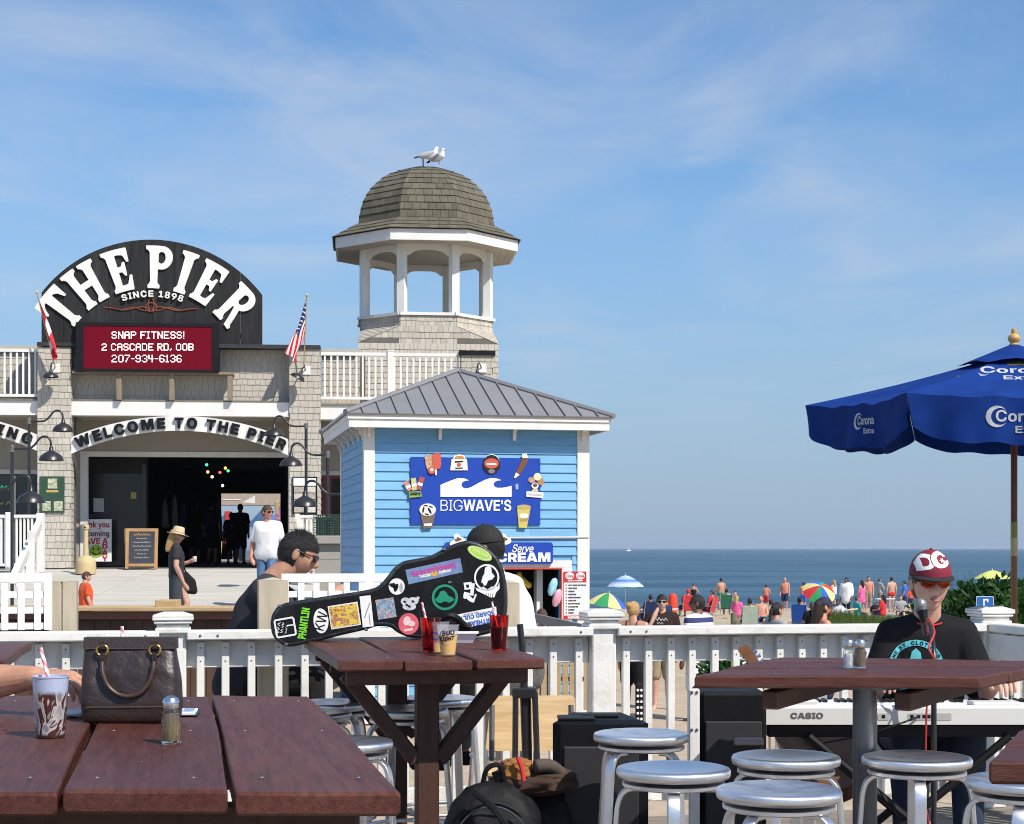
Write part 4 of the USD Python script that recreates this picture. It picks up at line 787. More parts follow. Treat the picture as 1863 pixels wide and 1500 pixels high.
for j, s_ in enumerate(('Lobster', 'Haddock & Chips', 'Clam Chowder Roll', 'served with', 'fries', 'Tonight 8 pm')): cbd.part('chalk_line', lean.put(shift(scribble(.032, .016 * len(s_) + .12, .002, len(s_), 2), 0, .66 - j * .085, .001)), ch)
# coloured bulbs hanging in the passage
for k_, (x, y, c) in enumerate(((376, 846, (0.05, 0.6, 0.3)), (410, 852, (0.9, 0.45, 0.1)), (378, 859, (0.95, 0.5, 0.12)), (386, 868, (0.95, 0.65, 0.3)), (415, 857, (0.08, 0.5, 0.2)), (400, 860, (0.8, 0.08, 0.05)), (405, 884, (0.9, 0.85, 0.7)))):
    names = ('green bulb, topmost', 'orange bulb, upper right', 'amber bulb, left', 'pale orange bulb, lower left', 'green bulb, far right', 'red bulb, middle', 'white bulb, lowest')
    single('coloured_bulb', f'{names[k_]} of the string lights inside the pier passage', 'light bulb', ball(at(x, y, 39.6), .035, 2), EM('bulb_%d' % k_, c, 2.0), smooth=True)
# goods hanging in the dim passage
for k_, (x, y0, y1, D, c, lab) in enumerate(((300, 905, 960, 41, (.10, .09, .08), 'grey garment hanging on the dim left wall of the passage'), (318, 900, 985, 43, (.25, .24, .22), 'pale garment hanging left of the walkers in the passage'), (334, 908, 975, 44, (.05, .05, .12), 'dark blue garment hanging behind the sun hat'), (398, 905, 985, 49, (.3, .25, .22), 'pale striped garment beside the far doorway'), (408, 985, 1018, 50, (.45, .12, .08), 'red wrapped goods at the foot of the far doorway'), (416, 960, 1018, 50.5, (.5, .38, .12), 'yellow towel hanging at the left of the far doorway'))):
    a, b = at(x - 6, y1, D), at(x + 6, y0, D); t = T('hanging_garment', lab, 'garment', a); t.part('cloth', hull([(a[0], D, a[2]), (b[0], D + .05, a[2] + .05), (a[0] + .03, D, b[2] - .2), (b[0] - .03, D, b[2] - .2), ((a[0] + b[0]) / 2, D, b[2]), (a[0], D + .15, a[2]), (b[0], D + .15, a[2])]), M('garment_%d' % k_, c, .9, .3, 8)); t.part('hanger', tube([((a[0] + b[0]) / 2, D, b[2]), ((a[0] + b[0]) / 2, D, b[2] + .12)], .008, 5), black)
# what is seen through the passage: stalls in the sun beyond
def beyond(x0, x1, y0, y1, D, d, mat, name, label, cat): p, q_ = at(x0, y1, D), at(x1, y0, D); single(name, label, cat, cbox(p[0], q_[0], D, D + d, p[2], q_[2], .02), mat)
beyond(396, 520, 880, 920, 62, .4, M('stall_tan', (0.42, 0.34, 0.27), 0.8), 'stall_front', 'tan stall wall seen through the passage', 'stall')
for nm, xs, zc in (('left', 404, 962), ('right', 470, 955)):
    t = T('market_stall', f'small blue roofed stall at the {nm} beyond the passage', 'stall', at(xs, 1022, 58)); a = at(xs - 12, 1022, 58); b = at(xs + 26, zc, 58)
    t.part('front', box(a[0], b[0], 58, 60, a[2], b[2]), M('stall_grey', (0.36, 0.36, 0.36), 0.8)); m_ = (a[0] + b[0]) / 2
    t.part('roof', hull([(x, y, z) for y in (57.7, 60.2) for x, z in ((a[0] - .1, b[2]), (b[0] + .1, b[2]), (m_, b[2] + .5), (a[0] - .1, b[2] - .08), (b[0] + .1, b[2] - .08))]), M('stall_blue', (0.08, 0.16, 0.34), 0.6))
    for j in range(3): t.part('goods', box(a[0] + .05 + j * .25, a[0] + .24 + j * .25, 57.9, 58, a[2] + .3, b[2] - .15), [M('goods_yellow', (0.6, 0.5, 0.15), 0.7), M('goods_red', (0.5, 0.05, 0.06), 0.7), M('goods_teal', (0.1, 0.35, 0.4), 0.7)][j])
beyond(408, 420, 930, 990, 57, .1, M('banner_red', (0.5, 0.06, 0.05), 0.7), 'banner', 'narrow red banner hanging beyond the passage', 'banner')
beyond(500, 512, 912, 955, 57, .1, SPLAT('banner_mix', [(0.5, 0.5, 0.1), (0.3, 0.1, 0.5), (0.6, 0.4, 0.1), (0.1, 0.4, 0.4)], 3), 'banner', 'many coloured banner at right beyond the passage', 'banner')
single('pennant', 'white pennant with green patch beyond the passage', 'pennant', [hull([at(x, y, 57) for x, y in ((442, 914), (464, 902), (464, 916))] + [at(x, y, 57.05) for x, y in ((442, 914), (464, 902), (464, 916))])], swh)
beyond(404, 438, 909, 911, 56.5, .06, white, 'pipe_rail', 'white pipe rail beyond the passage', 'rail')
# ============================================================ people
def sph(p, r, n): return m3.Manifold.sphere(float(r), n).translate([float(v) for v in p])
def hs(n, *ps): return m3.Manifold.batch_hull([sph(p, r, n) for p, r in ps])
def lerp(a, b, t): return np.asarray(a, float) * (1 - t) + np.asarray(b, float) * t
def A(*v): return np.array(v, float)
def stand():
    J = dict(waist=A(0, 0, 1.10), chest=A(0, 0, 1.29), neck=A(0, -.015, 1.47), head=A(0, .02, 1.63))
    for s, k in ((-1, 'L'), (1, 'R')):
        J.update({'hip' + k: A(s * .09, 0, .93), 'kn' + k: A(s * .1, .02, .50), 'an' + k: A(s * .105, -.02, .08), 'to' + k: A(s * .12, .14, .03),
                  'sh' + k: A(s * .185, -.01, 1.415), 'el' + k: A(s * .235, -.03, 1.13), 'wr' + k: A(s * .235, .06, .89), 'ha' + k: A(s * .225, .09, .80)})
    return J
def sit(hz=.5, lean=.1, knee=.42, drop=None):
    J = stand(); d = hz - .93; 
    for k in J: J[k] = J[k] + A(0, lean * max(0, (J[k][2] - .93)) / .5, d)
    f = max(0.05, hz - .47) if drop is None else drop
    for s, k in ((-1, 'L'), (1, 'R')):
        J['kn' + k] = A(s * .13, knee, hz + .02); J['an' + k] = A(s * .13, knee + .02, f); J['to' + k] = A(s * .14, knee + .17, f - .05)
        J['el' + k] = J['sh' + k] + A(s * .06, .08, -.28); J['wr' + k] = A(s * .16, .30, hz + .14); J['ha' + k] = A(s * .14, .38, hz + .13)
    return J
def head_mesh(sub):
    m = trimesh.creation.icosphere(subdivisions=sub, radius=1.0); v = np.array(m.vertices); vx, vy, vz = v.T
    k = np.clip(-vz, 0, 1); x = .075 * vx * (1 - .30 * k ** 1.4) * (1 - .06 * np.clip(vz, 0, 1)); y = .094 * vy; z = .118 * vz
    y = np.where(vy > 0, y * (1 - .08 * np.abs(vz)) + .012 * k, y * (1 - .42 * k ** 1.2) - .012 * np.clip(vz + .5, 0, 1) * (1 - np.abs(vz)))
    g = lambda t, c, w: np.exp(-((t - c) / w) ** 2)
    f = np.clip(vy * 2.2, 0, 1); ax = np.abs(x)
    nose = np.interp(z, [-.040, -.028, -.017, .0, .03, .04], [0, .7, 1, .62, .18, 0])
    y = y + f * (.031 * g(x, 0, .0125) * nose - .011 * g(ax, .032, .017) * g(z, .017, .012) + .005 * g(ax, .028, .026) * g(z, .036, .010)
                 + .006 * g(x, 0, .024) * g(z, -.052, .009) - .005 * g(x, 0, .026) * g(z, -.0535, .0028) - .004 * g(x, 0, .03) * g(z, -.069, .006) + .010 * g(x, 0, .026) * g(z, -.094, .014) + .004 * g(ax, .04, .02) * g(z, -.02, .02))
    m.vertices = np.c_[x, y, z]; return m
def hand_bones(w, fwd, back, side, curl=.35, s=1.0, n=10):
    """palm, four unequal fingers with knuckle bends, and a thumb from the side of the palm. back: direction of the back of the hand; side: towards the thumb"""
    fwd = fwd / np.linalg.norm(fwd); back = back - fwd * (back @ fwd); back /= np.linalg.norm(back); sd_ = np.cross(fwd, back); sd_ = sd_ if sd_ @ side > 0 else -sd_
    P = lambda a, b, c: w + s * (fwd * a + sd_ * b + back * c)
    out = [hs(n, (P(.0, .018, 0), .019 * s), (P(.0, -.018, 0), .019 * s), (P(.085, .034, .002), .0125 * s), (P(.085, -.034, 0), .0115 * s), (P(.09, 0, .005), .013 * s))]
    for b, L in ((.032, .074), (.011, .083), (-.011, .077), (-.032, .060)):
        p = P(.088, b, .002); d = fwd.copy(); a = curl * .7
        for q_, (fr, r0, r1) in enumerate(((.45, .0098, .009), (.31, .009, .0082), (.24, .0082, .0068))):
            d2 = fwd * math.cos(a) - back * math.sin(a); e = p + s * L * fr * d2; out.append(hs(n, (p, r0 * s), (e, r1 * s))); p = e; a += curl
    t0 = P(.02, .026, -.006); t1 = P(.055, .058, -.016); t2 = P(.085, .066, -.026); t3 = P(.105, .058, -.032)
    for a, b, r0, r1 in ((t0, t1, .0155, .0125), (t1, t2, .0125, .0105), (t2, t3, .0105, .0085)): out.append(hs(n, (a, r0 * s), (b, r1 * s)))
    return out
SKIN = {}
def skin(kind='fair'):
    c = dict(fair=(0.56, 0.33, 0.24), tan=(0.46, 0.25, 0.165), burnt=(0.56, 0.25, 0.17), brown=(0.17, 0.09, 0.06), shade=(0.4, 0.24, 0.18))[kind]
    if 'skin_' + kind not in LOOK:
        LOOK['skin_' + kind] = usdkit.material(stage, '/World/Looks/skin_' + kind, {'tc': ('texture_coordinate', {}), 'n': ('noise_texture', {'scale': 30, 'detail': 4.0}),
            'r': ('rgb_ramp', {'ramp': [(0.3, tuple(np.array(c) * (.86, .80, .80))), (0.7, tuple(np.array(c) * 1.08))]}), 'bn': ('noise_texture', {'scale': 300, 'detail': 3.0}), 'b': ('bump', {'strength': 0.15, 'distance': 0.002}),
            'p': ('principled_bsdf', {'roughness': 0.48, 'specular_ior_level': 0.4, 'subsurface_weight': 0.12, 'subsurface_scale': 0.01, 'subsurface_radius': (1.0, 0.35, 0.2)})},
            [('tc.object', 'n.vector'), ('tc.object', 'bn.vector'), ('n.fac', 'r.fac'), ('r.color', 'p.base_color'), ('bn.fac', 'b.height'), ('b.normal', 'p.normal')], surface='p.BSDF')
    return LOOK['skin_' + kind]
def cloth(key, c, var=.12): return M('cloth_' + key, c, 0.85, var, 9, 0.35, 26, sheen=0.0 if max(c) < .1 else .1, spec=.2)
def hairm(key, c): return M('hair_' + key, c, 0.5, 0.5, 40, 0.8, 120, stretch=(3, 3, .6))
BUILT = {}
def person(name, label, pos, heading, J, H=1.75, sk='fair', wear=(), hair=None, near=0, fat=1.0, yaw=0, pitch=0, roll=0, hands=(), group=None, extra=None, neckr=.056, hsz=1.0):
    """wear: tuples (part name, kind, material, amount). near: 0 far, 1 middle, 2 close"""
    n = (8, 12, 20)[near]; k = H / 1.75; J = {a: np.array(b, float) for a, b in J.items()}
    th = math.radians(heading); R3 = np.array([[math.cos(th), -math.sin(th), 0], [math.sin(th), math.cos(th), 0], [0, 0, 1]]); pos = np.array(pos, float)
    tr = lambda m: (lambda t: trimesh.Trimesh(pos + k * (np.asarray(t.vertices) @ R3.T), t.faces, process=False))(tm(m))
    t = T(name, label, 'person', pos, group)
    X = A(1, 0, 0); w, c = J['waist'], J['chest']; sx = lerp(J['shR'], J['shL'], .5); ux = (J['shR'] - J['shL']); ux /= np.linalg.norm(ux)
    def torso(g, low=True):
        o = []
        if low: o.append(hs(n, (J['hipL'], .098 * fat + g), (J['hipR'], .098 * fat + g), (w + X * .055, .105 * fat + g), (w - X * .055, .105 * fat + g)))
        o.append(hs(n, (w + X * .06, .105 * fat + g), (w - X * .06, .105 * fat + g), (c + ux * .07, .112 * fat + g), (c - ux * .07, .112 * fat + g)))
        o.append(hs(n, (c + ux * .07, .112 * fat + g), (c - ux * .07, .112 * fat + g), (J['shL'] + ux * .03, .062 + g), (J['shR'] - ux * .03, .062 + g), (J['neck'] - A(0, 0, .03), .055 + g)))
        return o
    def arm(s, g, frac=1.0, flare=0):
        a, e, wr = J['sh' + s], J['el' + s], J['wr' + s]
        if frac <= 1: return [hs(n, (a, .056 + g), (lerp(a, e, frac), .056 - .014 * frac + g + flare))]
        return [hs(n, (a, .056 + g), (e, .042 + g)), hs(n, (e, .042 + g), (lerp(e, wr, frac - 1), .042 - .014 * (frac - 1) + g))]
    def leg(s, g, frac, flare=0):
        a, e, an = J['hip' + s], J['kn' + s], J['an' + s]
        if frac <= 1: return [hs(n, (a, .088 + g), (lerp(a, e, frac), .088 - .03 * frac + g + flare))]
        return [hs(n, (a, .088 + g), (e, .058 + g + flare)), hs(n, (e, .058 + g + flare), (lerp(e, an, frac - 1), .058 - .02 * (frac - 1) + g + flare))]
    bones = torso(0)
    for s in 'LR':
        bones += arm(s, 0) + leg(s, 0, 1)
        bones += [hs(n, (J['el' + s], .042), (lerp(J['el' + s], J['wr' + s], .3), .044), (J['wr' + s], .028)), hs(n, (J['kn' + s], .056), (lerp(J['kn' + s], J['an' + s], .33), .056), (J['an' + s], .038)), hs(n, (J['an' + s], .042), (J['an' + s] + A(0, -.03, -.03), .035), (J['to' + s], .028))]
        hd = [h for h in hands if h['s'] == s]
        if hd: bones += hand_bones(J['wr' + s], hd[0]['fwd'], hd[0]['back'], hd[0]['side'], hd[0].get('curl', .35), 1.0, 10)
        else:
            d = J['ha' + s] - J['wr' + s]; bones += [hs(n, (J['wr' + s], .028), (J['ha' + s], .038), (J['ha' + s] + d * .5, .022))]
            bones.append(hs(n, (lerp(J['wr' + s], J['ha' + s], .4), .016), (J['ha' + s] + A(0, .03, .0), .011)))
    y_, p_, r_ = map(math.radians, (yaw, pitch, roll))
    RH = trimesh.transformations.euler_matrix(p_, r_, y_, 'sxyz')[:3, :3]
    hp = J['head']; HT = lambda m: trimesh.Trimesh(np.asarray(tm(m).vertices) @ RH.T * hsz + hp, tm(m).faces, process=False)
    hm = head_mesh((2, 3, 4)[near]); hm = HT(hm)
    bones.append(hs(n, (J['neck'] + A(0, 0, -.03), neckr + .008), (hp + RH @ A(0, -.015, -.06), neckr)))
    man = lambda m: m3.Manifold(m3.Mesh(np.asarray(m.vertices, np.float32), np.asarray(m.faces, np.uint32)))
    for s_ in (-1, 1): bones.append(man(HT(trimesh.Trimesh(ball((s_ * .077, -.008, .0), 1, 2, (.010, .020, .033)).vertices, ball((0, 0, 0), 1, 2).faces))))
    body = m3.Manifold.batch_boolean(bones, m3.OpType.Add)
    if near == 2:
        body = tm(body.refine_to_length(.02)); body.merge_vertices(); body = trimesh.smoothing.filter_taubin(body, iterations=8); body = man(body) if body.is_watertight else m3.Manifold.batch_boolean(bones, m3.OpType.Add)
    body = tm(body + man(hm))
    t.part('body', tr(body), skin(sk), smooth=60)
    P = {}
    for wname, kind, mat, amt in wear:
        o = []
        if kind == 'shirt':
            o = torso(.014 if near else .016) + [] if near == 2 else torso(.016) + [hs(n, (J['hipL'] + A(0, 0, .02), .122 * fat), (J['hipR'] + A(0, 0, .02), .122 * fat), (w, .125 * fat))]
            for s in 'LR': o += arm(s, .016, amt, .014)
        elif kind == 'tank': o = [hs(n, (J['hipL'], .108), (J['hipR'], .108), (w + X * .055, .118), (w - X * .055, .118)), hs(n, (w + X * .06, .118), (w - X * .06, .118), (c + ux * .07, .122), (c - ux * .07, .122))]
        elif kind == 'pants':
            o = [hs(n, (J['hipL'], .11 * fat), (J['hipR'], .11 * fat), (lerp(w, lerp(J['hipL'], J['hipR'], .5), .4), .12 * fat))]
            for s in 'LR': o += leg(s, .014, amt, .006)
        elif kind == 'trunks':
            o = [hs(n, (J['hipL'], .112), (J['hipR'], .112), (lerp(w, lerp(J['hipL'], J['hipR'], .5), .55), .11))]
            for s in 'LR': o += leg(s, .018, amt, .014)
        elif kind == 'skirt':
            bb = A(0, .02, amt); o = [hs(n, (J['hipL'], .115), (J['hipR'], .115), (w, .11)), hs(n, (J['hipL'], .115), (J['hipR'], .115), (bb + A(-.09, .05, 0), .12), (bb + A(.09, -.03, 0), .12))]
        elif kind == 'shoes':
            for s in 'LR': t.part('shoe', tr(hs(n, (J['an' + s] + A(0, 0, -.02), .05), (J['an' + s] + A(0, -.035, -.04), .042), (J['to' + s], .04))), mat, smooth=60)
            continue
        elif kind == 'robe':
            o = torso(.05) + [hs(n, (J['shL'], .10), (J['shR'], .10), (J['hipL'], .17), (J['hipR'], .17), (A(0, 0, amt), .2))]
            for s in 'LR': o += arm(s, .05, 1.6)
        mm = m3.Manifold.batch_boolean(o, m3.OpType.Add)
        if near == 2:
            f = tm(mm.refine_to_length(.025)); f.merge_vertices(); f = trimesh.smoothing.filter_taubin(f, iterations=14)
            nv = f.vertex_normals; V = np.asarray(f.vertices); f.vertices = V + nv * (.016 * (meshkit.fbm(V * A(9, 9, 5) + 3, 3, 5) - .45))[:, None]; mm = f
        P[wname] = t.part(wname, tr(mm), mat, smooth=60); BUILT[(label, wname)] = tr(mm)
    if hair:
        hmat, style = hair
        e = tm(m3.Manifold.sphere(1.0, 32 if near else 14)); V = np.asarray(e.vertices) * A(.083, .107, .117) + A(0, -.008, .012)
        e = man(trimesh.Trimesh(V, e.faces, process=False))
        face = m3.Manifold.cube([.3, .3, .3]).translate([-.15, .035, -.252]) + m3.Manifold.cube([.3, .3, .3]).translate([-.15, .005, -.295]) + m3.Manifold.cube([.3, .4, .3]).translate([-.15, -.2, -.365 if style == 'short' else -.4]) 
        if style == 'receding': face = face + m3.Manifold.cube([.3, .3, .3]).rotate([-38, 0, 0]).translate([-.15, .052, -.01])
        if style == 'bald': hmesh = None
        else:
            hh = e - face
            if style == 'receding': hh = hh - m3.Manifold.cube([.3, .3, .3]).translate([-.15, -.25, -.37])
            if style == 'long': hh = hh + hs(14, (A(0, -.06, .03), .08), (A(0, -.09, -.12), .075), (A(0, -.11, -.25), .05))
            if style == 'bun': hh = hh + sph((0, -.11, .06), .05, 14)
            if style == 'ponytail': hh = hh + hs(12, (A(0, -.11, .0), .035), (A(0, -.15, -.16), .02))
            hmesh = tm(hh)
            if near == 2:
                f = tm(hh.refine_to_length(.012)); f.merge_vertices(); nv = f.vertex_normals; V = np.asarray(f.vertices); f.vertices = V + nv * (.007 * (meshkit.fbm(V * A(70, 70, 40), 3, 2) - .45))[:, None]; hmesh = f
            if style == 'curly': V = np.asarray(hmesh.vertices); hmesh.vertices = V * (1 + .12 * meshkit.noise(V * 60)[:, None])
        if hmesh is not None and near == 2:
            rr_ = np.random.default_rng(11); pts_, fi = trimesh.sample.sample_surface(hmesh, 4200, seed=3); N_ = hmesh.face_normals[fi]; ok = (pts_[:, 2] > -.05) & (N_[:, 1] < .93); pts_, N_ = pts_[ok], N_[ok]
            d_ = N_ * .5 + A(0, -.35, .35) + rr_.normal(0, .28, N_.shape); d_ /= np.linalg.norm(d_, axis=1)[:, None]; s__ = np.cross(d_, rr_.normal(size=d_.shape)); s__ /= np.linalg.norm(s__, axis=1)[:, None]; L_ = rr_.uniform(.004, .012, (len(d_), 1)) * (1 + .8 * (pts_[:, 2:3] > .09))
            Vs = np.stack([pts_ - N_ * .003 - s__ * .0011, pts_ - N_ * .003 + s__ * .0011, pts_ + d_ * L_], 1).reshape(-1, 3); t.part('hair_strands', tr(HT(trimesh.Trimesh(Vs, np.arange(len(Vs)).reshape(-1, 3), process=False))), hmat, kind='stuff')
        if hmesh is not None: t.part('hair', tr(HT(hmesh)), hmat, smooth=50)
    if near == 2:
        lipm = M('lips', (0.42, 0.17, 0.14), 0.45)
        for z_, r_ in ((-.0485, .0046), (-.0575, .0056)): t.part('lip', tr(HT(tube(spline([(-.022, .084, z_ * .5 - .0262), (-.010, .0965, z_), (0, .0985, z_ - .0008), (.010, .0965, z_), (.022, .084, z_ * .5 - .0262)], 5), r_ * np.interp(np.linspace(0, 1, 21), [0, .3, .7, 1], [.25, 1, 1, .25]), 8))), lipm, smooth=True)
    t.tr, t.HT = tr, HT; t.hp = pos + k * (R3 @ hp)
    return t
def cap(t, mat, vmat, vis=1.0, back=0, flat=False, dome=1.0):
    """a baseball cap on a head"""
    d = tm(m3.Manifold.sphere(1.0, 40)); V = np.asarray(d.vertices) * A(.089, .110, .098 * dome) + A(0, -.004, .038); d = m3.Manifold(m3.Mesh(np.asarray(V, np.float32), np.asarray(d.faces, np.uint32))).trim_by_plane([0, 0, 1.0], .038)
    p = t.part('cap', t.tr(t.HT(d)), mat, smooth=50)
    n_ = 17; top, bot = [], []
    for i_ in range(n_):
        a_ = (i_ / (n_ - 1) - .5) * PI * .92; x = .088 * math.sin(a_); y0 = .100 * math.cos(a_); y1 = y0 + .085 * vis * math.cos(a_) ** .6 + .004
        dz = -.0 if flat else -.022 * (x / .088) ** 2
        top.append([(x * .99, y0 - .012, .040), (x * 1.04, y1, .030 + dz)])
    Vv = np.array([[p_[0], p_[1], p_[2] + h_] for h_ in (0, .006) for pr_ in top for p_ in pr_]); N2 = 2 * n_; Fc = []
    for i_ in range(n_ - 1):
        a_, b_, c_, d_ = 2 * i_, 2 * i_ + 1, 2 * i_ + 2, 2 * i_ + 3
        Fc += [(a_, c_, b_), (b_, c_, d_), (a_ + N2, b_ + N2, c_ + N2), (b_ + N2, d_ + N2, c_ + N2), (b_, d_, b_ + N2), (d_, d_ + N2, b_ + N2), (a_, a_ + N2, c_), (c_, a_ + N2, c_ + N2)]
    Fc += [(0, 1, N2), (1, N2 + 1, N2), (N2 - 2, 2 * N2 - 2, N2 - 1), (N2 - 1, 2 * N2 - 2, 2 * N2 - 1)]
    t.part('visor', t.tr(t.HT(trimesh.Trimesh(Vv, np.array(Fc), process=False))), vmat, parent=p)
    t.part('button', t.tr(t.HT(ball((0, -.004, .038 + .098 * dome), .008, 1))), mat, parent=p)
    return p, d
def shades(t, lens, frame=None, z=.018):
    frame = frame or black
    p = t.part('sunglasses', t.tr(t.HT(join([tube(spline([(s_ * .062, .066, z + .006), (s_ * .078, .03, z + .006), (s_ * .083, -.012, z + .004)], 4), .0035, 6) for s_ in (-1, 1)] + [tube([(-.012, .104, z + .008), (.012, .104, z + .008)], .003, 6)]))), frame)
    for s_ in (-1, 1):
        L = ball((0, 0, 0), 1, 3, (.031, .007, .019)); L.vertices = L.vertices @ trimesh.transformations.rotation_matrix(-s_ * .38, (0, 0, 1))[:3, :3].T + [s_ * .035, .092, z]
        t.part('lens', t.tr(t.HT(L)), lens, parent=p, smooth=True)
def wrap(t, part, graphic, target, direction, mat, off=.003, parent=None):
    """lays a flat print on a garment: every point slides along the direction until it meets the cloth"""
    g = graphic.copy(); d = np.array(direction, float); d /= np.linalg.norm(d)
    o = np.asarray(g.vertices) - d * .6
    loc, ri, _ = target.ray.intersects_location(o, np.repeat(d[None], len(o), 0), multiple_hits=False)
    V = np.asarray(g.vertices).copy(); hit = np.zeros(len(V), bool); V[ri] = loc - d * off; hit[ri] = True
    g.vertices = V; g.update_faces(hit[g.faces].all(1)); g.remove_unreferenced_vertices()
    if len(g.faces): t.part(part, g, mat, parent=parent)
def sheet(P, fr, n=None, seg=.012):
    """a flat polygon as a fine single sheet in a frame, for wrap()"""
    out = []
    for g in getattr(P, 'geoms', [P]):
        v, f = trimesh.creation.triangulate_polygon(g.segmentize(seg), engine='earcut'); m = trimesh.Trimesh(np.c_[v, np.zeros(len(v))], f, process=False)
        for _ in range(6):
            if m.edges_unique_length.max() < seg * 2: break
            m = m.subdivide()
        out.append(m)
    return fr.put(join(out))
# ------------------------------------------------------------ far people
far = 'people on the beach'
def fp(x, ytop, D, H, zg=None): # standing place from the photo column and distance
    p = at(x, ytop, D); p[2] = bz(D) if zg is None else zg; return p
C = cloth
gry, blk, navy = C('grey', (0.30, 0.30, 0.31)), C('black', (0.013, 0.013, 0.015), .3), C('navy', (0.02, 0.03, 0.09))
redc, wht, yel, pinkc, blu, grn, oran, khaki = C('red', (0.55, 0.03, 0.035)), C('white', (0.76, 0.75, 0.73), .04), C('yellow', (0.62, 0.56, 0.22)), C('pink', (0.80, 0.12, 0.36)), C('blue', (0.03, 0.11, 0.48)), C('green', (0.04, 0.22, 0.13)), C('orange', (0.72, 0.085, 0.02)), C('khaki', (0.30, 0.24, 0.15))
hb, hd, hbl, hg = hairm('brown', (0.07, 0.035, 0.018)), hairm('dark', (0.012, 0.010, 0.009)), hairm('blonde', (0.42, 0.26, 0.10)), hairm('greying', (0.12, 0.10, 0.08))
J = stand(); J['wrR'] = A(.16, .22, 1.30); J['haR'] = A(.09, .17, 1.46); J['elR'] = A(.27, .10, 1.13)
t = person('person', 'man in dark brown printed t-shirt and sunglasses raising a hand to his mouth', fp(1204, 0, 24.6, 1.72, -.93), 172, J, 1.74, 'fair', (('shirt', 'shirt', C('darkbrown', (0.028, 0.018, 0.015)), .55), ('shorts', 'trunks', khaki, .9)), (hd, 'short'), 1, 1.0, 5)
shades(t, black)
tgt = BUILT[('man in dark brown printed t-shirt and sunglasses raising a hand to his mouth', 'shirt')]
fr_ = Fr(at(1204, 1131, 24.2), (1, 0, 0)); wrap(t, 'shirt_print', trimesh.util.concatenate([fr_.put(shift(scribble(.045, .22, .001, 4, 1), 0, 0, 0)), fr_.put(shift(scribble(.035, .09, .001, 6, 1), 0, -.05, 0))]), tgt, (0, 1, 0), wht)
t = person('person', 'woman with blonde hair tied up and red strap top seen from behind', fp(1152, 0, 22.6, 1.7, -.93), -25, stand(), 1.70, 'tan', (('top', 'tank', redc, 0), ('shorts', 'trunks', blk, .7)), (hbl, 'bun'), 1, .92, -20, -4)
t.part('strap', [t.tr(tube(spline([(s_ * .06, -.10, 1.36), (s_ * .085, -.05, 1.475), (s_ * .08, .03, 1.46)], 4), .008, 5)) for s_ in (-1, 1)], blk)
J = stand(); J['elR'] = A(.26, .04, 1.14)
lab = 'man in navy and white striped polo and white shorts looking left'
t = person('person', lab, fp(1270, 0, 22.9, 1.75, -.93), 40, J, 1.78, 'brown', (('polo_shirt', 'shirt', M('stripe_polo', (.7, .7, .7)), .75), ('shorts', 'trunks', wht, 1.0)), (hd, 'short'), 1, 1.12, 42, 2)
shades(t, black)
def STRIPES(key, a, b, scale, z0=0.0):
    return usdkit.material(stage, '/World/Looks/' + key, {'g': ('geometry', {}), 's': ('separate_xyz', {}), 'm': ('math', {'math_type': 'multiply_add', 'value2': scale, 'value3': z0}), 'f': ('math', {'math_type': 'fraction'}), 'c': ('math', {'math_type': 'greater_than', 'value2': 0.5}),
        'x': ('mix', {'color1': a, 'color2': b}), 'p': ('principled_bsdf', {'roughness': 0.85})}, [('g.position', 's.vector'), ('s.z', 'm.value1'), ('m.value', 'f.value1'), ('f.value', 'c.value1'), ('c.value', 'x.fac'), ('x.color', 'p.base_color')], surface='p.BSDF')
STRIPES('stripe_polo', (0.74, 0.74, 0.74), (0.03, 0.04, 0.13), 7.0, 10.2)
person('person', 'black haired person with ponytail and grey top just behind the railing', fp(1412, 0, 24.0, 1.63, -.93), -60, stand(), 1.64, 'tan', (('shirt', 'shirt', gry, .6), ('shorts', 'trunks', navy, .9)), (hd, 'ponytail'), 1, .95)
t = person('person', 'shirtless bearded man in dark cap with long hair facing right behind the railing', fp(1497, 0, 21.6, 1.8, -.93), -80, stand(), 1.78, 'burnt', (('shorts', 'trunks', navy, .95),), (hairm('darkbrown', (0.03, 0.018, 0.012)), 'long'), 1, 1.05)
cap(t, M('cap_navy', (0.02, 0.022, 0.05), 0.8), M('visor_navy', (0.02, 0.02, 0.04), 0.8))
t.part('beard', t.tr(t.HT(ball((0, .062, -.085), 1, 2, (.055, .045, .045)))), hb)
# at the water and on the sand
J = stand(); J['kn' + 'L'] = A(-.1, .12, .52); J['anL'] = A(-.1, .05, .1)
person('person', 'woman in long black hooded top wrapped in a white towelling robe', fp(1540, 0, 71, 1.7), 150, stand(), 1.72, 'brown', (('robe', 'robe', wht, .75), ('top', 'tank', blk, 0), ('trousers', 'pants', blk, 1.8)), (hd, 'long'), 1)
person('person', 'bald shirtless man in dark swimming trunks walking by the water', fp(1428, 0, 90, 1.75), 160, J, 1.80, 'burnt', (('trunks', 'trunks', navy, .9),), None, 0, 1.15)
person('person', 'girl in bright pink dress standing with dark hair', fp(1568, 0, 80, 1.5), 30, stand(), 1.62, 'tan', (('dress', 'skirt', pinkc, .62), ('bodice', 'tank', pinkc, 0)), (hd, 'long'), 0, .9)
person('person', 'shirtless man with brown hair standing behind the girl in pink', fp(1580, 0, 86, 1.8), 170, stand(), 1.86, 'burnt', (('trunks', 'trunks', khaki, .9),), (hb, 'short'), 0, 1.1)
person('person', 'woman in red bikini bottoms with hair up seen from behind', fp(1622, 0, 84, 1.7), 10, stand(), 1.80, 'fair', (('bikini', 'trunks', redc, .12),), (hb, 'bun'), 0, .92)
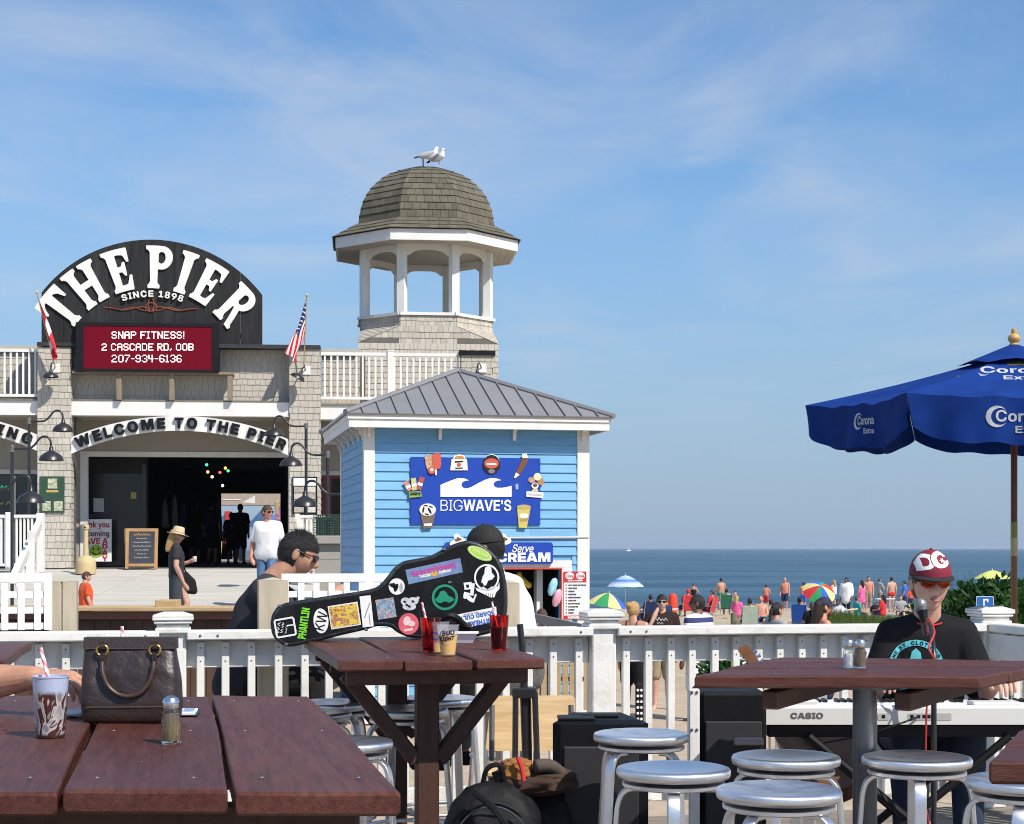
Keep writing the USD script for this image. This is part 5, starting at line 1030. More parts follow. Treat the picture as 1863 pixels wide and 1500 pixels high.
person('person', 'boy in bright blue t-shirt at the right of the beach group', fp(1646, 0, 83, 1.6), 60, stand(), 1.60, 'tan', (('shirt', 'shirt', blu, .6), ('shorts', 'trunks', navy, .9)), (hd, 'short'), 0)
def beach_more():
    G = np.random.default_rng(21); spec = [
     ('man in green shorts with back turned beside the red chair', 1312, 92, 1.78, 12, 'tan', (('trunks', 'trunks', grn, .95),), (hd, 'short')), ('woman in black one piece swimsuit wading at left', 1262, 104, 1.66, -40, 'fair', (('swimsuit', 'tank', blk, 0), ('bottoms', 'trunks', blk, .1)), (hb, 'bun')),
     ('child in yellow shorts at the edge of the water', 1338, 101, 1.2, 60, 'tan', (('trunks', 'trunks', yel, .9),), (hb, 'short')), ('teenager in red trunks standing in the shallows', 1394, 106, 1.6, -20, 'burnt', (('trunks', 'trunks', redc, .9),), (hd, 'short')),
     ('woman in white top and blue shorts left of the robed person', 1517, 88, 1.66, 40, 'fair', (('top', 'tank', wht, 0), ('shorts', 'trunks', blu, .5)), (hbl, 'long')), ('man in grey t-shirt near the folding table', 1600, 96, 1.8, -60, 'tan', (('shirt', 'shirt', gry, .6), ('shorts', 'trunks', khaki, 1.0)), (hb, 'short')),
     ('child in orange top right of the boy in blue', 1657, 90, 1.25, 20, 'fair', (('shirt', 'shirt', oran, .5), ('shorts', 'trunks', navy, .7)), (hbl, 'short')), ('man wading with bare back left of the tilted umbrella', 1462, 109, 1.8, 5, 'burnt', (('trunks', 'trunks', blu, .9),), (hd, 'short'))]
    for lab, x, D, H, hd_, sk_, wear, hr_ in spec:
        Jq = stand(); a_ = G.uniform(-.06, .16, 4); Jq['elL'] += A(-.05, a_[0], 0); Jq['wrL'] += A(G.uniform(-.05, .12), a_[1] * 1.6, .1); Jq['haL'] = Jq['wrL'] + A(.02, .07, -.06); Jq['elR'] += A(.06, a_[2], 0); Jq['wrR'] += A(-.08, a_[3] * 1.8, .2); Jq['haR'] = Jq['wrR'] + A(-.03, .06, .02); Jq['knL'] += A(0, .10, .02); Jq['anL'] += A(0, -.06, .02)
        person('person', lab, fp(x, 0, D, H), hd_, Jq, H, sk_, wear, hr_, 0, G.uniform(.92, 1.12))
    for lab, x, D, hz, top, hst, hm_, hd_, sk_ in (('person in navy top sitting low on a towel left of the float', 1212, 64, .16, navy, 'short', hb, 30, 'tan'), ('person in pink top sitting low beside the green chair', 1341, 68, .18, pinkc, 'long', hbl, -30, 'fair'), ('bare backed person sitting behind the ponytail', 1402, 62, .16, None, 'short', hd, 10, 'burnt'), ('person in white top sitting low beside the navy cap', 1524, 62, .18, wht, 'bun', hd, 140, 'brown'), ('person in teal top sitting on the sand below the girl in pink', 1560, 68, .16, C('teal', (.03, .30, .32)), 'short', hb, -70, 'tan'), ('person in red top sitting low below the folding table', 1606, 70, .18, redc, 'long', hd, 50, 'tan'), ('person in grey top sitting low beside the blue shirted boy', 1638, 72, .16, gry, 'short', hb, 170, 'fair')):
        person('person', lab, fp(x, 0, D, 1), hd_, sit(hz, -.02, .42, .06), 1.72, sk_, ((('top', 'shirt', top, .55),) if top is not None else ()) + (('shorts', 'trunks', navy if top is not navy else khaki, .8),), (hm_, hst), 0)
        p = fp(x, 0, D, 1); single('beach_towel', 'towel under the ' + lab, 'towel', hull([p + A(dx, dy, .03 + dz) for dx in (-.45, .45) for dy in (-.5, .9) for dz in (0, .02)]), C('towel_%d' % x, tuple(G.uniform(.08, .6, 3))))
beach_more()
def beach_chair(pos, heading, label, mat, hz=.38):
    th = math.radians(heading); R = lambda v: np.array(pos) + [v[0] * math.cos(th) - v[1] * math.sin(th), v[0] * math.sin(th) + v[1] * math.cos(th), v[2]]
    t = T('beach_chair', label, 'beach chair', pos); fm = M('chair_frame', (0.5, 0.5, 0.5), 0.35, metal=.6)
    t.part('seat', hull([R((x, y, z + d)) for x in (-.26, .26) for y, z in ((-.15, hz - .13), (.3, hz - .08)) for d in (0, .02)]), mat); t.part('backrest', hull([R((x, y + d, z)) for x in (-.26, .26) for y, z in ((-.17, hz - .1), (-.34, hz + .55)) for d in (0, .02)]), mat)
    for s_ in (-1, 1):
        t.part('leg', tube([R((s_ * .28, .3, 0)), R((s_ * .28, -.3, hz - .06))], .013, 5), fm); t.part('leg', tube([R((s_ * .28, -.32, 0)), R((s_ * .28, .3, hz - .07))], .013, 5), fm); t.part('armrest', tube([R((s_ * .29, -.25, hz + .14)), R((s_ * .29, .28, hz + .14))], .016, 5), fm); t.part('back_post', tube([R((s_ * .27, -.16, hz - .1)), R((s_ * .27, -.35, hz + .58))], .012, 5), fm)
seats = (('man in white t-shirt sitting in a green folding chair', 1322, 76, -8, wht, 'short', hd, 'green folding beach chair under the man in white', C('chairgreen', (0.03, 0.16, 0.09)), .42, 'tan', True),
         ('person in pale yellow top sitting with back turned', 1362, 56, 5, yel, 'short', hd, 'low pale beach chair under the person in yellow', C('chairpale', (0.40, 0.48, 0.40)), .34, 'tan', True),
         ('sunburnt person lounging in a teal beach chair', 1384, 58, 170, None, 'bald', hb, 'teal beach chair beside the person in yellow', C('chairteal', (0.03, 0.35, 0.33)), .36, 'burnt', False),
         ('sunburnt person in red top sitting sideways in a chair', 1290, 70, 60, redc, 'short', hb, 'red beach chair under the sunburnt person in red', redc, .36, 'burnt', True),
         ('person in red cap and red top beside the red float', 1249, 72, 20, redc, 'short', redc, 'bright red folded beach chair beside the float', redc, .40, 'fair', True),
         ('person with dark hair in a navy beach chair', 1181, 62, 15, navy, 'short', hd, 'navy beach chair behind the man in brown', navy, .34, 'tan', True),
         ('person in light grey top sitting with hair up', 1456, 58, -20, gry, 'bun', hd, 'blue striped beach chair under the person in grey', blu, .34, 'brown', True),
         ('long haired person in dark top sitting behind the bearded man', 1474, 52, 10, blk, 'long', hb, None, None, .30, 'tan', True))
for lab, x, D, hd_, top, hst, hm_, clab, cm, hz, sk_, sh_ in seats:
    p = fp(x, 0, D, 1); Jx = sit(hz, -.12, .4, .07)
    person('person', lab, p, hd_, Jx, 1.75, sk_, ((('top', 'shirt', top, .6),) if top is not None else ()) + (('shorts', 'trunks', navy if top is not navy else blk, .9),), (hm_, hst), 0, 1.0)
    if clab: beach_chair(p, hd_, clab, cm, hz)
fl = T('rescue_float', 'bright red orange rescue float standing upright on the sand', 'float', fp(1224, 0, 70, 1)); p = fp(1224, 0, 70, 1)
fl.part('float_body', lathe([(0, .0), (.16, .05), (.2, .3), (.17, .36), (.2, .42), (.2, .8), (.14, 1.0), (0, 1.05)], 14, p), M('float_red', (0.70, 0.06, 0.02), 0.4), smooth=40); fl.part('band', lathe([(.185, .33), (.195, .35), (.195, .38), (.185, .4)], 14, p), white)
# beach umbrellas
def parasol(x, ytop, D, r, h, cols, label, tilt=0.0, tdir=0.0, vent=None):
    top = at(x, ytop, D); g = bz(D); t = T('beach_umbrella', label, 'umbrella', (top[0], D, g)); n_ = 8; V = []
    Rm = trimesh.transformations.rotation_matrix(tilt, (math.cos(tdir), math.sin(tdir), 0))[:3, :3]
    for i_ in range(n_):
        rows = []
        for q_ in np.linspace(0, 1, 6):
            a0, a1 = 2 * PI * i_ / n_, 2 * PI * (i_ + 1) / n_; rr = r * q_; z = -h * q_ ** 1.6
            rows.append([(rr * math.cos(a), rr * math.sin(a), z + .02 * r * q_ * math.sin(PI * s_) * -1) for s_, a in ((s_, a0 + (a1 - a0) * s_) for s_ in np.linspace(0, 1, 5))])
        V = np.array(rows).reshape(-1, 3) @ Rm.T + top; ii_ = np.arange(30).reshape(6, 5); f = []
        for a_ in range(5):
            for b_ in range(4): f += [(ii_[a_, b_], ii_[a_ + 1, b_], ii_[a_ + 1, b_ + 1]), (ii_[a_, b_], ii_[a_ + 1, b_ + 1], ii_[a_, b_ + 1])]
        t.part('panel', trimesh.Trimesh(V, np.array(f), process=False), cols[i_ % len(cols)], smooth=True)
    t.part('pole', tube([(top[0], D, g - .1), top - [0, 0, .02]] if not tilt else [top + (Rm @ A(0, 0, -1.1)) + A(0, 0, 0), top], .018, 6), white)
    if tilt: t.part('lower_pole', tube([(top + Rm @ A(0, 0, -1.05)), (*(top + Rm @ A(0, 0, -1.05))[:2], g - .1)], .02, 6), white)
    t.part('tip', tube([top, top + Rm @ A(0, 0, .1)], .012, 5), white)
RB = lambda key, stops: LOOK.get(key) or LOOK.setdefault(key, usdkit.material(stage, '/World/Looks/' + key, {'g': ('geometry', {}), 's': ('separate_xyz', {}), 'm': ('map_range', {'from_min': stops[0], 'from_max': stops[1]}), 'r': ('rgb_ramp', {'ramp': stops[2]}), 'd': ('principled_bsdf', {'roughness': 0.8}), 't': ('translucent_bsdf', {}), 'x': ('mix_closure', {'fac': 0.3})}, [('g.position', 's.vector'), ('s.z', 'm.value'), ('m.result', 'r.fac'), ('r.color', 'd.base_color'), ('r.color', 't.color'), ('d.BSDF', 'x.closure1'), ('t.BSDF', 'x.closure2')], surface='x.closure'))
zt_ = at(1138, 1047, 82)[2]
parasol(1138, 1047, 82, .92, .56, [RB('blue_bands', (zt_ - .56, zt_, [(0, (.45, .58, .8)), (.2, (.62, .72, .86)), (.4, (.30, .45, .75)), (.52, (.05, .16, .55)), (.62, (.25, .42, .72)), (.8, (.45, .6, .82)), (1, (.5, .65, .85))]))], 'pale blue and white banded umbrella by the water')
parasol(1108, 1079, 74, .90, .56, [yel, C('leafgreen', (0.03, 0.26, 0.09)), yel, blu], 'yellow green and blue panelled umbrella at the kiosk side', .18, 1.2)
parasol(1494, 1066, 84, .84, .5, [redc, C('leafgreen', (0.03, 0.26, 0.09)), blu, yel], 'red blue and green panelled umbrella tilted toward us', .75, 0.15)
parasol(1806, 1038, 70, .78, .34, [C('lime', (0.56, 0.62, 0.16))], 'plain lime yellow umbrella behind the reeds')
# ------------------------------------------------------------ people at the pier
J = stand(); J['wrR'] = A(.17, .10, .84); J['haR'] = A(.16, .15, .77); J['elL'] = A(-.24, .0, 1.12); J['wrL'] = A(-.12, .22, 1.19); J['haL'] = A(-.06, .28, 1.22); J['knR'] = A(.1, .16, .52); J['anR'] = A(.1, .08, .1); J['toR'] = A(.1, .22, .06)
wp = at(321, 0, 26.0); wp[2] = rampz(26.0)
t = person('person', 'woman in straw sun hat and long dark grey dress walking to the right', wp, -72, J, 1.64, 'fair', (('dress', 'skirt', C('slate', (0.045, 0.05, 0.06)), .30), ('bodice', 'shirt', C('charcoal', (0.035, 0.035, 0.04)), .45)), (hbl, 'long'), 1, 1.02, 0, -12)
hat = t.part('sun_hat', t.tr(t.HT(lathe([(.19, .035), (.185, .028), (.11, .045), (.1, .06), (.097, .13), (.085, .155), (.05, .165), (0, .162)], 24))), M('straw', (0.58, 0.49, 0.32), 0.85, 0.15, 40, 0.4, 200), smooth=40)
t.part('hat_band', t.tr(t.HT(lathe([(.107, .052), (.105, .075), (.101, .08)], 24))), M('straw_band', (0.42, 0.33, 0.2), 0.8), parent=hat); shades(t, black)
t.part('handbag', t.tr(m3.Manifold.batch_hull([sph(p_, r_, 10) for p_, r_ in ((A(-.22, .18, .98), .05), (A(-.22, .30, .86), .05), (A(-.22, .12, .72), .06), (A(-.22, .32, .70), .06))])), blk); t.part('bag_strap', t.tr(tube(spline([A(-.2, .05, 1.45), A(-.24, .12, 1.2), A(-.23, .2, .98)], 5), .012, 5)), blk)
t.part('paper_cup', t.tr(lathe([(0, 0), (.028, 0), (.036, .09), (0, .09)], 12, (-.05, .31, 1.20))), wht)
bp_ = at(156, 0, 24.4); bp_[2] = rampz(24.4)
person('person', 'small boy in bright orange red t-shirt looking right at the foot of the ramp', bp_, -55, stand(), 1.12, 'fair', (('shirt', 'shirt', oran, .6), ('shorts', 'trunks', khaki, .9)), (hb, 'short'), 1, 1.15, -22, -14)
J = stand(); J['elR'] = A(.27, -.02, 1.13); J['wrR'] = A(.27, .06, .88); J['knL'] = A(-.1, .1, .5)
mp_ = at(487, 0, 29.0); mp_[2] = rampz(29.0)
lab = 'stout man in white t-shirt and blue jeans with sunglasses on the ramp'
t = person('person', lab, mp_, 168, J, 1.84, 'burnt', (('shirt', 'shirt', wht, .75), ('jeans', 'pants', C('denim', (0.10, 0.19, 0.33), .25), 1.9), ('shoes', 'shoes', gry, 0)), (hb, 'short'), 1, 1.22, 62, -6); shades(t, black)
for lab, x, D, H, hd_, tops in (('dark clothed person walking away at the left inside the passage', 354, 47, 1.72, 10, blk), ('person in black with a backpack walking away in the passage', 385, 45, 1.76, -10, blk), ('broad person in black silhouetted in the bright far doorway', 437, 47, 1.72, 0, blk), ('slim dark silhouette beside the broad one in the far doorway', 421, 48, 1.5, 15, navy)):
    p = at(x, 0, D); p[2] = FLOOR; J = stand(); J['knL'] = A(-.1, .12, .5)
    t = person('person', lab, p, hd_, J, H, 'tan', (('shirt', 'shirt', tops, .7), ('shorts', 'trunks', tops, 1.0), ('shoes', 'shoes', blk, 0)), (hd, 'short'), 0, 1.25 if 'broad' in lab else 1.0)
    if 'backpack' in lab: t.part('backpack', t.tr(hull([A(x_, y_, z_) for x_ in (-.15, .15) for y_ in (-.32, -.12) for z_ in (1.05, 1.42)])), navy)
# at the kiosk window
for lab, x, D, H, hst in (('person with short dark hair waiting at the kiosk window', 966, 21.6, 1.60, 'short'), ('person with brown hair tied back waiting at the kiosk window', 986, 21.2, 1.62, 'ponytail')):
    p = at(x, 0, D); p[2] = -.9; person('person', lab, p, 10, stand(), H, 'tan', (('shirt', 'shirt', gry if hst == 'short' else navy, .6), ('shorts', 'trunks', navy, .9)), (hb if hst != 'short' else hd, hst), 1)
# ------------------------------------------------------------ the two men beyond the railing
J = sit(.66, .17, .40, .25); p0 = at(541, 1012, 9.45); J['elR'] = A(.26, .30, 1.02); J['wrR'] = A(.12, .48, 1.08); J['haR'] = A(.05, .52, 1.13); J['elL'] = A(-.26, .30, 1.02); J['wrL'] = A(-.12, .48, 1.08); J['haL'] = A(-.05, .52, 1.13)
J['head'] = J['head'] + A(0, .06, -.03)
pos = np.array([p0[0] - J['head'][1] * 1.08, 9.45, p0[2] - J['head'][2] * 1.08]); pos[2] = 0.0
t = person('person', 'seated man with receding dark hair and wrap sunglasses in dark grey t-shirt', pos, -88, J, 1.75 * 1.10, 'tan', (('shirt', 'shirt', C('darkgrey', (0.038, 0.037, 0.042)), .7), ('trousers', 'pants', blk, 1.9), ('shoes', 'shoes', blk, 0)), (hd, 'receding'), 2, 1.08, 0, -24, neckr=.064)
shades(t, M('lens_black', (0.01, 0.01, 0.012), 0.08, spec=.8), z=.016)
bs_ = lambda x, y, z, lab: None
J = sit(.735, .12, .40, .25); p0 = at(884, 1003, 9.9)
pos = np.array([p0[0] + .17, 9.75, 0.0])
t = person('person', 'seated man in white t-shirt and black cap half hidden by the guitar case', pos, 62, J, 1.75 * 1.04, 'tan', (('shirt', 'shirt', wht, .9), ('trousers', 'pants', C('plaid', (0.12, 0.11, 0.10), .6), 1.9), ('shoes', 'shoes', blk, 0)), (hd, 'short'), 2, 1.25, 20, -6)
cp, dm = cap(t, M('cap_black', (0.014, 0.014, 0.014), 0.8, 0.3, 30), M('visor_black', (0.014, 0.014, 0.014), 0.8), vis=1.0, dome=1.1)
# ------------------------------------------------------------ the musician
mh = at(1699, 1062, 7.35)
J = sit(.66, .16, .42, .12); off = mh[2] - (J['head'][2])
for k_ in J:
    if k_[:2] not in ('kn', 'an', 'to'): J[k_] = J[k_] + A(0, 0, off)
for s_, k_ in ((-1, 'L'), (1, 'R')): J['el' + k_] = J['sh' + k_] + A(s_ * .055, .06, -.28); J['wr' + k_] = A(s_ * .24, .44, .965); J['ha' + k_] = A(s_ * .23, .5, .95); J['sh' + k_] = J['sh' + k_] + A(-s_ * .03, .02, -.015)
J['wrL'] = A(-.27, .44, .955)
MLAB = 'keyboard player in black t-shirt maroon cap and mirrored sunglasses singing into microphone'
pos = np.array([mh[0], 7.35 + J['head'][1], 0])
t = person('person', MLAB, pos, 176, J, 1.75, 'fair', (('shirt', 'shirt', C('teeblack', (0.010, 0.010, 0.011), .3), .85), ('trousers', 'pants', C('jeansdark', (0.03, 0.04, 0.07)), 1.9), ('shoes', 'shoes', blk, 0)), (hairm('sandy', (0.20, 0.12, 0.06)), 'short'), 2, 1.0, 6, -8, hsz=1.03,
           hands=[dict(s='L', fwd=A(0, 1, -.25), back=A(0, .2, 1), side=A(1, 0, 0), curl=.45), dict(s='R', fwd=A(0, 1, -.25), back=A(0, .2, 1), side=A(-1, 0, 0), curl=.45)])
mar = M('cap_maroon', (0.20, 0.012, 0.03), 0.75, 0.12, 40, 0.3, 200)
cp, dm = cap(t, mar, M('visor_dark', (0.02, 0.018, 0.018), 0.7), vis=.62, flat=True, dome=1.12)
shades(t, usdkit.material(stage, '/World/Looks/lens_mirror', {'g': ('geometry', {}), 's': ('separate_xyz', {}), 'lw': ('layer_weight', {'blend': 0.35}), 'r': ('rgb_ramp', {'ramp': [(0, (0.30, 0.055, 0.012)), (.5, (0.16, 0.016, 0.01)), (1, (0.35, 0.16, 0.03))]}), 'p': ('principled_bsdf', {'metallic': 1.0, 'roughness': 0.08})}, [('lw.facing', 'r.fac'), ('r.color', 'p.base_color')], surface='p.BSDF'), M('frame_brown', (0.05, 0.02, 0.012), 0.3), z=.014)
dome = t.tr(t.HT(dm)); cc = at(1702, 1022, 7.2); fr_ = Fr(cc, (1, -.06, 0))
def loopD_(): return unary_union([rrect(-.062, .012, -.032, .036, .02).difference(rrect(-.04, -.008, -.016, .02, .012)), sbox(-.066, .02, -.03, .036)])
def loopC(): return rrect(-.022, .058, -.032, .036, .028).difference(rrect(.0, .04, -.014, .018, .014)).difference(sbox(.03, -.012, .07, .016))
gd, gc_ = (affinity.scale(glyphs(ch_, 900), .088, .072, origin=(0, 0)) for ch_ in 'DC')
gd = affinity.translate(gd, -.066 - gd.bounds[0], -.034); gc_ = affinity.translate(gc_, -.002 - gc_.bounds[0], -.034)
emb = affinity.rotate(unary_union([gd.difference(gc_.buffer(.004)), gc_]), 8, origin=(0, 0))
wrap(t, 'cap_emblem', sheet(emb, fr_, seg=.006), dome, (0, 1, 0), swh, .0015, parent=cp)
star = Polygon([(r_ * math.cos(a_) + .045, r_ * math.sin(a_) + .004) for a_, r_ in ((i_ * PI / 6, .013 if i_ % 2 == 0 else .006) for i_ in range(12))])
wrap(t, 'cap_star', sheet(star, fr_, seg=.006), dome, (0, 1, 0), swh, .003, parent=cp)
tgt = BUILT[(MLAB, 'shirt')]; teal = M('print_teal', (0.10, 0.45, 0.52), 0.7)
gc = at(1693, 1222, 7.1); fr_ = Fr(gc, (1, -.03, 0)); R_ = .122
ring = Point(0, 0).buffer(R_, 24).difference(Point(0, 0).buffer(R_ - .026, 24)); land = Polygon([(-.05, -.1), (-.055, -.02), (-.03, .02), (-.018, .07), (.0, .085), (.02, .065), (.028, .0), (.05, -.04), (.045, -.1)])
shp = t.path + '/shirt'
wrap(t, 'shirt_ring', sheet(ring, fr_), tgt, (0, 1, 0), teal, .003, parent=shp); wrap(t, 'shirt_emblem', sheet(land, fr_), tgt, (0, 1, 0), teal, .003, parent=shp)
lt = arc_text('MAINE ST. CLOTHING CO.', .017, R_ - .0215, 0, 0, -1.75, 1.75, .0005)
wrap(t, 'shirt_lettering', fr_.put(lt), tgt, (0, 1, 0), black, .005, parent=shp)
t.part('collar', t.tr(tube([J['neck'] + A(.076 * math.sin(a_),   .016 + .072 * math.cos(a_), .004 - .030 * math.cos(a_) ) for a_ in np.linspace(0, 2 * PI, 28, endpoint=False)], .0038, 6, closed=True)), redc, parent=shp)
# ------------------------------------------------------------ the person at the near table, only a forearm in view
J = sit(.80, .1, .42, .25)
el, wr = at(-34, 1243, 4.28), at(66, 1232, 4.22); pos = np.array([-1.98, 4.62, 0]); loc = lambda p: A(-(p[1] - pos[1]), p[0] - pos[0], p[2])
J['elR'], J['wrR'] = loc(el), loc(wr); J['haR'] = loc(at(105, 1236, 4.2)); J['shR'] = A(.19, .1, 1.36)
hdir = loc(at(112, 1236, 4.2)) - J['wrR']
person('person', 'bare forearm and hand of someone sitting at the near table by the milkshake', pos, -90, J, 1.75, 'tan', (('shirt', 'shirt', gry, .7), ('shorts', 'trunks', khaki, .9)), (hb, 'short'), 2, 1.1, 0, 0,
       hands=[dict(s='R', fwd=hdir, back=A(.2, -.1, 1), side=A(-1, .1, .2), curl=.6)])
# ============================================================ railing round the deck
RF = Fr((0, 9.04, 0), DU)
rw = M('rail_white', (0.70, 0.69, 0.65), 0.5, 0.06, 4, 0.25, 40, dirt=(0.36, 0.34, 0.29), dscale=5.0, demph=0.45)
PU_ = [RF.px(x, 1200)[0] for x in (315, 1094)]; pitch = PU_[1] - PU_[0]; PU_ = [PU_[0] - pitch] + PU_ + [PU_[1] + pitch]
screw = M('screw', (0.15, 0.15, 0.14), 0.4, metal=.5)
def fence_post(fr, u, label, w=0.0):
    t = T('railing_post', label, 'post', fr.pt(u, 0, w), 'capped posts of the white railing')
    t.part('shaft', fr.cbox(u - .068, u + .068, 0, 1.07, w - .068, w + .068, .007), rw)
    for r_, z0, z1 in ((.092, 1.055, 1.083), (.083, 1.083, 1.105), (.098, 1.105, 1.122), (.106, 1.122, 1.14)): t.part('cap_moulding', fr.cbox(u - r_, u + r_, z0, z1, w - r_, w + r_, .005), rw)
    t.part('cap', fr.put(hull([(u + a * .100, z, 0) if 0 else (u + a * q, z, w + b * q) for a in (-1, 1) for b in (-1, 1) for q, z in ((.104, 1.14), (.104, 1.147), (.05, 1.165))])), rw)
fence_post(RF, PU_[1], 'white square post with moulded cap behind the brown handbag'); fence_post(RF, PU_[2], 'white square post with moulded cap between the middle table and the stools'); fence_post(RF, PU_[3], 'white square corner post with moulded cap behind the keyboard player')
def fence_bay(fr, u0, u1, label, n, screws=True):
    t = T('railing_bay', label, 'railing', fr.pt(u0, 0, 0), 'bays of the white deck railing')
    t.part('top_rail', fr.cbox(u0, u1, 1.02, 1.068, -.05, .105, .006), rw); t.part('back_board', fr.cbox(u0, u1, .868, 1.012, -.045, -.008, .004), rw); t.part('lower_board', fr.cbox(u0, u1, .09, .20, -.045, -.008, .004), rw)
    for i_ in range(n):
        c = u0 + (u1 - u0) * (i_ + .5) / n + rs.uniform(-.005, .005); t.part('baluster', fr.cbox(c - .02, c + .02, .10 + rs.uniform(-.01, .01), 1.005, -.007, .033, .003), rw)
        if screws: t.part('screw_heads', [ball(fr.pt(c, z, .033), .0045, 1) for z in (.905, .975)], screw, kind='stuff')
    if screws: t.part('screw_heads', [ball(fr.pt(u, 1.043, .105), .007, 1) for u in (u0 + .07, u1 - .07, u0 + .16)], screw, kind='stuff')
fence_bay(RF, PU_[0] + .07, PU_[1] - .07, 'leftmost bay of the white railing with the handbag before it', 16)
fence_bay(RF, PU_[1] + .07, PU_[2] - .07, 'middle bay of the white railing behind the guitar case', 16)
fence_bay(RF, PU_[2] + .07, PU_[3] - .07, 'right bay of the white railing beside the beach', 17)
RR = Fr(RF.pt(PU_[3], 0, 0), RF.w * 1.0); RR = Fr(RF.pt(PU_[3], 0, 0), -RF.w) if False else Fr(RF.pt(PU_[3], 0, 0) + RF.w * 2.4, -RF.w)
fence_bay(RR, .0, 2.33, 'return bay of the white railing at the right edge of the deck', 17)
# raw timber posts and lattice panels just outside the railing
raw = M('raw_timber', (0.44, 0.385, 0.285), 0.8, 0.14, 3, 0.35, 30, stretch=(7, 7, .7), dirt=(0.27, 0.24, 0.18), dscale=2)
for x0, x1, yt, lab in ((85, 139, 1054, 'raw timber post with split face right of the left lattice'), (470, 525, 1052, 'raw timber post behind the neck of the guitar case'), (908, 946, 1056, 'raw timber post behind the body of the guitar case')):
    D = 9.0 + .19 * at((x0 + x1) / 2, 0, 9)[0] + .22; a, b = at(x0, 1200, D), at(x1, yt, D); u0 = RF.px(x0, 1100, -.16)[0]; u1 = RF.px(x1, 1100, -.16)[0]; um = (u0 + u1) / 2; hw = (u1 - u0) / 2
    t = T('timber_post', lab, 'post', RF.pt(um, 0, -.25)); zt = RF.px(x0, yt + 5, -.16)[1]
    half = lambda a_, b_: RF.cbox(a_, b_, 0, zt, -.16 - 2 * hw, -.16, .004)
    t.part('shaft', [half(um - hw, um - .003), half(um + .003, um + hw), RF.box(um - hw + .01, um + hw - .01, 0, zt - .002, -.16 - 2 * hw + .01, -.17)] if '85' in str(x0) else half(um - hw, um + hw), raw)
    t.part('top', RF.put(hull([(um + s_ * hw, zt, -.16 - hw + q * hw) for s_ in (-1, 1) for q in (-1, 1)] + [(um, zt + .018, -.16 - hw)])), raw)
lw_ = M('lattice_white', (0.78, 0.78, 0.76), 0.35, 0.03)
def lattice(x0, x1, yt, yb, lab, w):
    u0, u1 = RF.px(x0, 1100, w)[0], RF.px(x1, 1100, w)[0]; zt, zb = RF.px(x1, yt, w)[1], RF.px(x1, yb, w)[1]
    t = T('lattice_panel', lab, 'lattice', RF.pt(u0, zb, w)); p = .083
    t.part('frame', [RF.box(u0, u1, zt - .045, zt, w - .012, w + .012)], lw_); t.part('frame', [RF.box(u0, u0 + .04, zb, zt - .045, w - .012, w + .012)], lw_); t.part('frame', RF.box(u1 - .04, u1, zb, zt - .045, w - .012, w + .012), lw_)
    z = zt - .045 - .05
    while z - .035 > zb: t.part('lath', RF.box(u0 + .04, u1 - .04, z - .034, z, w - .008, w), lw_); z -= p
    u = u0 + .04 + .05
    while u < u1 - .06: t.part('lath', RF.box(u, u + .034, zb, zt - .045, w + .0005, w + .009), lw_); u += p
lattice(-60, 95, 1043, 1146, 'white square lattice panel at the far left above the railing', -.12)
lattice(512, 905, 1043, 1146, 'white square lattice panel between timber posts behind the guitar case', -.20)
# things beyond the railing on the left
brown = M('stained_board', (0.15, 0.065, 0.05), 0.7, 0.25, 3, 0.3, 20, stretch=(1, 5, 5)); tanw = M('tan_timber', (0.45, 0.31, 0.16), 0.75, 0.2, 4, 0.3, 20, stretch=(1, 6, 6))
tc_ = T('timber_counter', 'long timber counter with tan cap and brown apron beyond the gap in the railing', 'counter', at(180, 1150, 14))
def slabpx(t, nm, x0, x1, y0, y1, D, d, mat, b=.004): p, q_ = at(x0, y1, D), at(x1, y0, D); t.part(nm, cbox(p[0], q_[0], D, D + d, p[2], q_[2], b), mat)
slabpx(tc_, 'cap', -60, 436, 1105, 1112, 13.9, .4, tanw); slabpx(tc_, 'apron', -60, 434, 1112.5, 1127, 13.97, .04, brown)
for j in range(17): x = -60 + j * 29; slabpx(tc_, 'panel_board', x, x + 28.3, 1127, 1300, 14.05 + .004 * (j % 2), .04, M('dark_stain', (0.075, 0.04, 0.025), 0.75, 0.3, 4))
slabpx(tc_, 'stub_post', 282, 321, 1092, 1105.5, 13.92, .2, tanw)
hr = single('ramp_handrail', 'sloping grey timber handrail in front of the kiosk window', 'handrail', hull([at(x, y, D) + A(0, d, 0) for x, y, D in ((945, 1111, 14.5), (945, 1126, 14.5), (1072, 1139, 12.2), (1072, 1157, 12.2)) for d in (0, .12)]), M('grey_rail', (0.25, 0.235, 0.21), 0.85, 0.15, 4, 0.3, 20))
pk = T('picket_fence', 'light brown picket fence below the sloping handrail', 'fence', at(1010, 1280, 13.6))
for j in range(9): x = 958 + j * 13; slabpx(pk, 'picket', x, x + 10.5, 1165 + j * 4, 1292, 13.6 + .01 * (j % 2), .03, tanw, .002)
slabpx(pk, 'rail', 955, 1075, 1232, 1240, 13.66, .05, tanw)
bag_d = T('spotted_bag', 'black bag with rows of white spots standing on the promenade', 'bag', at(1170, 1316, 22.2))
p_, q_ = at(1157, 1318, 22.2), at(1184, 1244, 22.2); bag_d.part('body', cbox(p_[0], q_[0], 22.2, 22.35, -.9, q_[2], .02), blk)
for r_ in range(6):
    for c_ in range(4): cc = at(1160.5 + c_ * 6.4, 1256 + r_ * 10.5, 22.19); bag_d.part('spot', tm(m3.Manifold.cylinder(.008, .018, .018, 10).rotate([90, 0, 0]).translate([float(v) for v in cc])), wht)
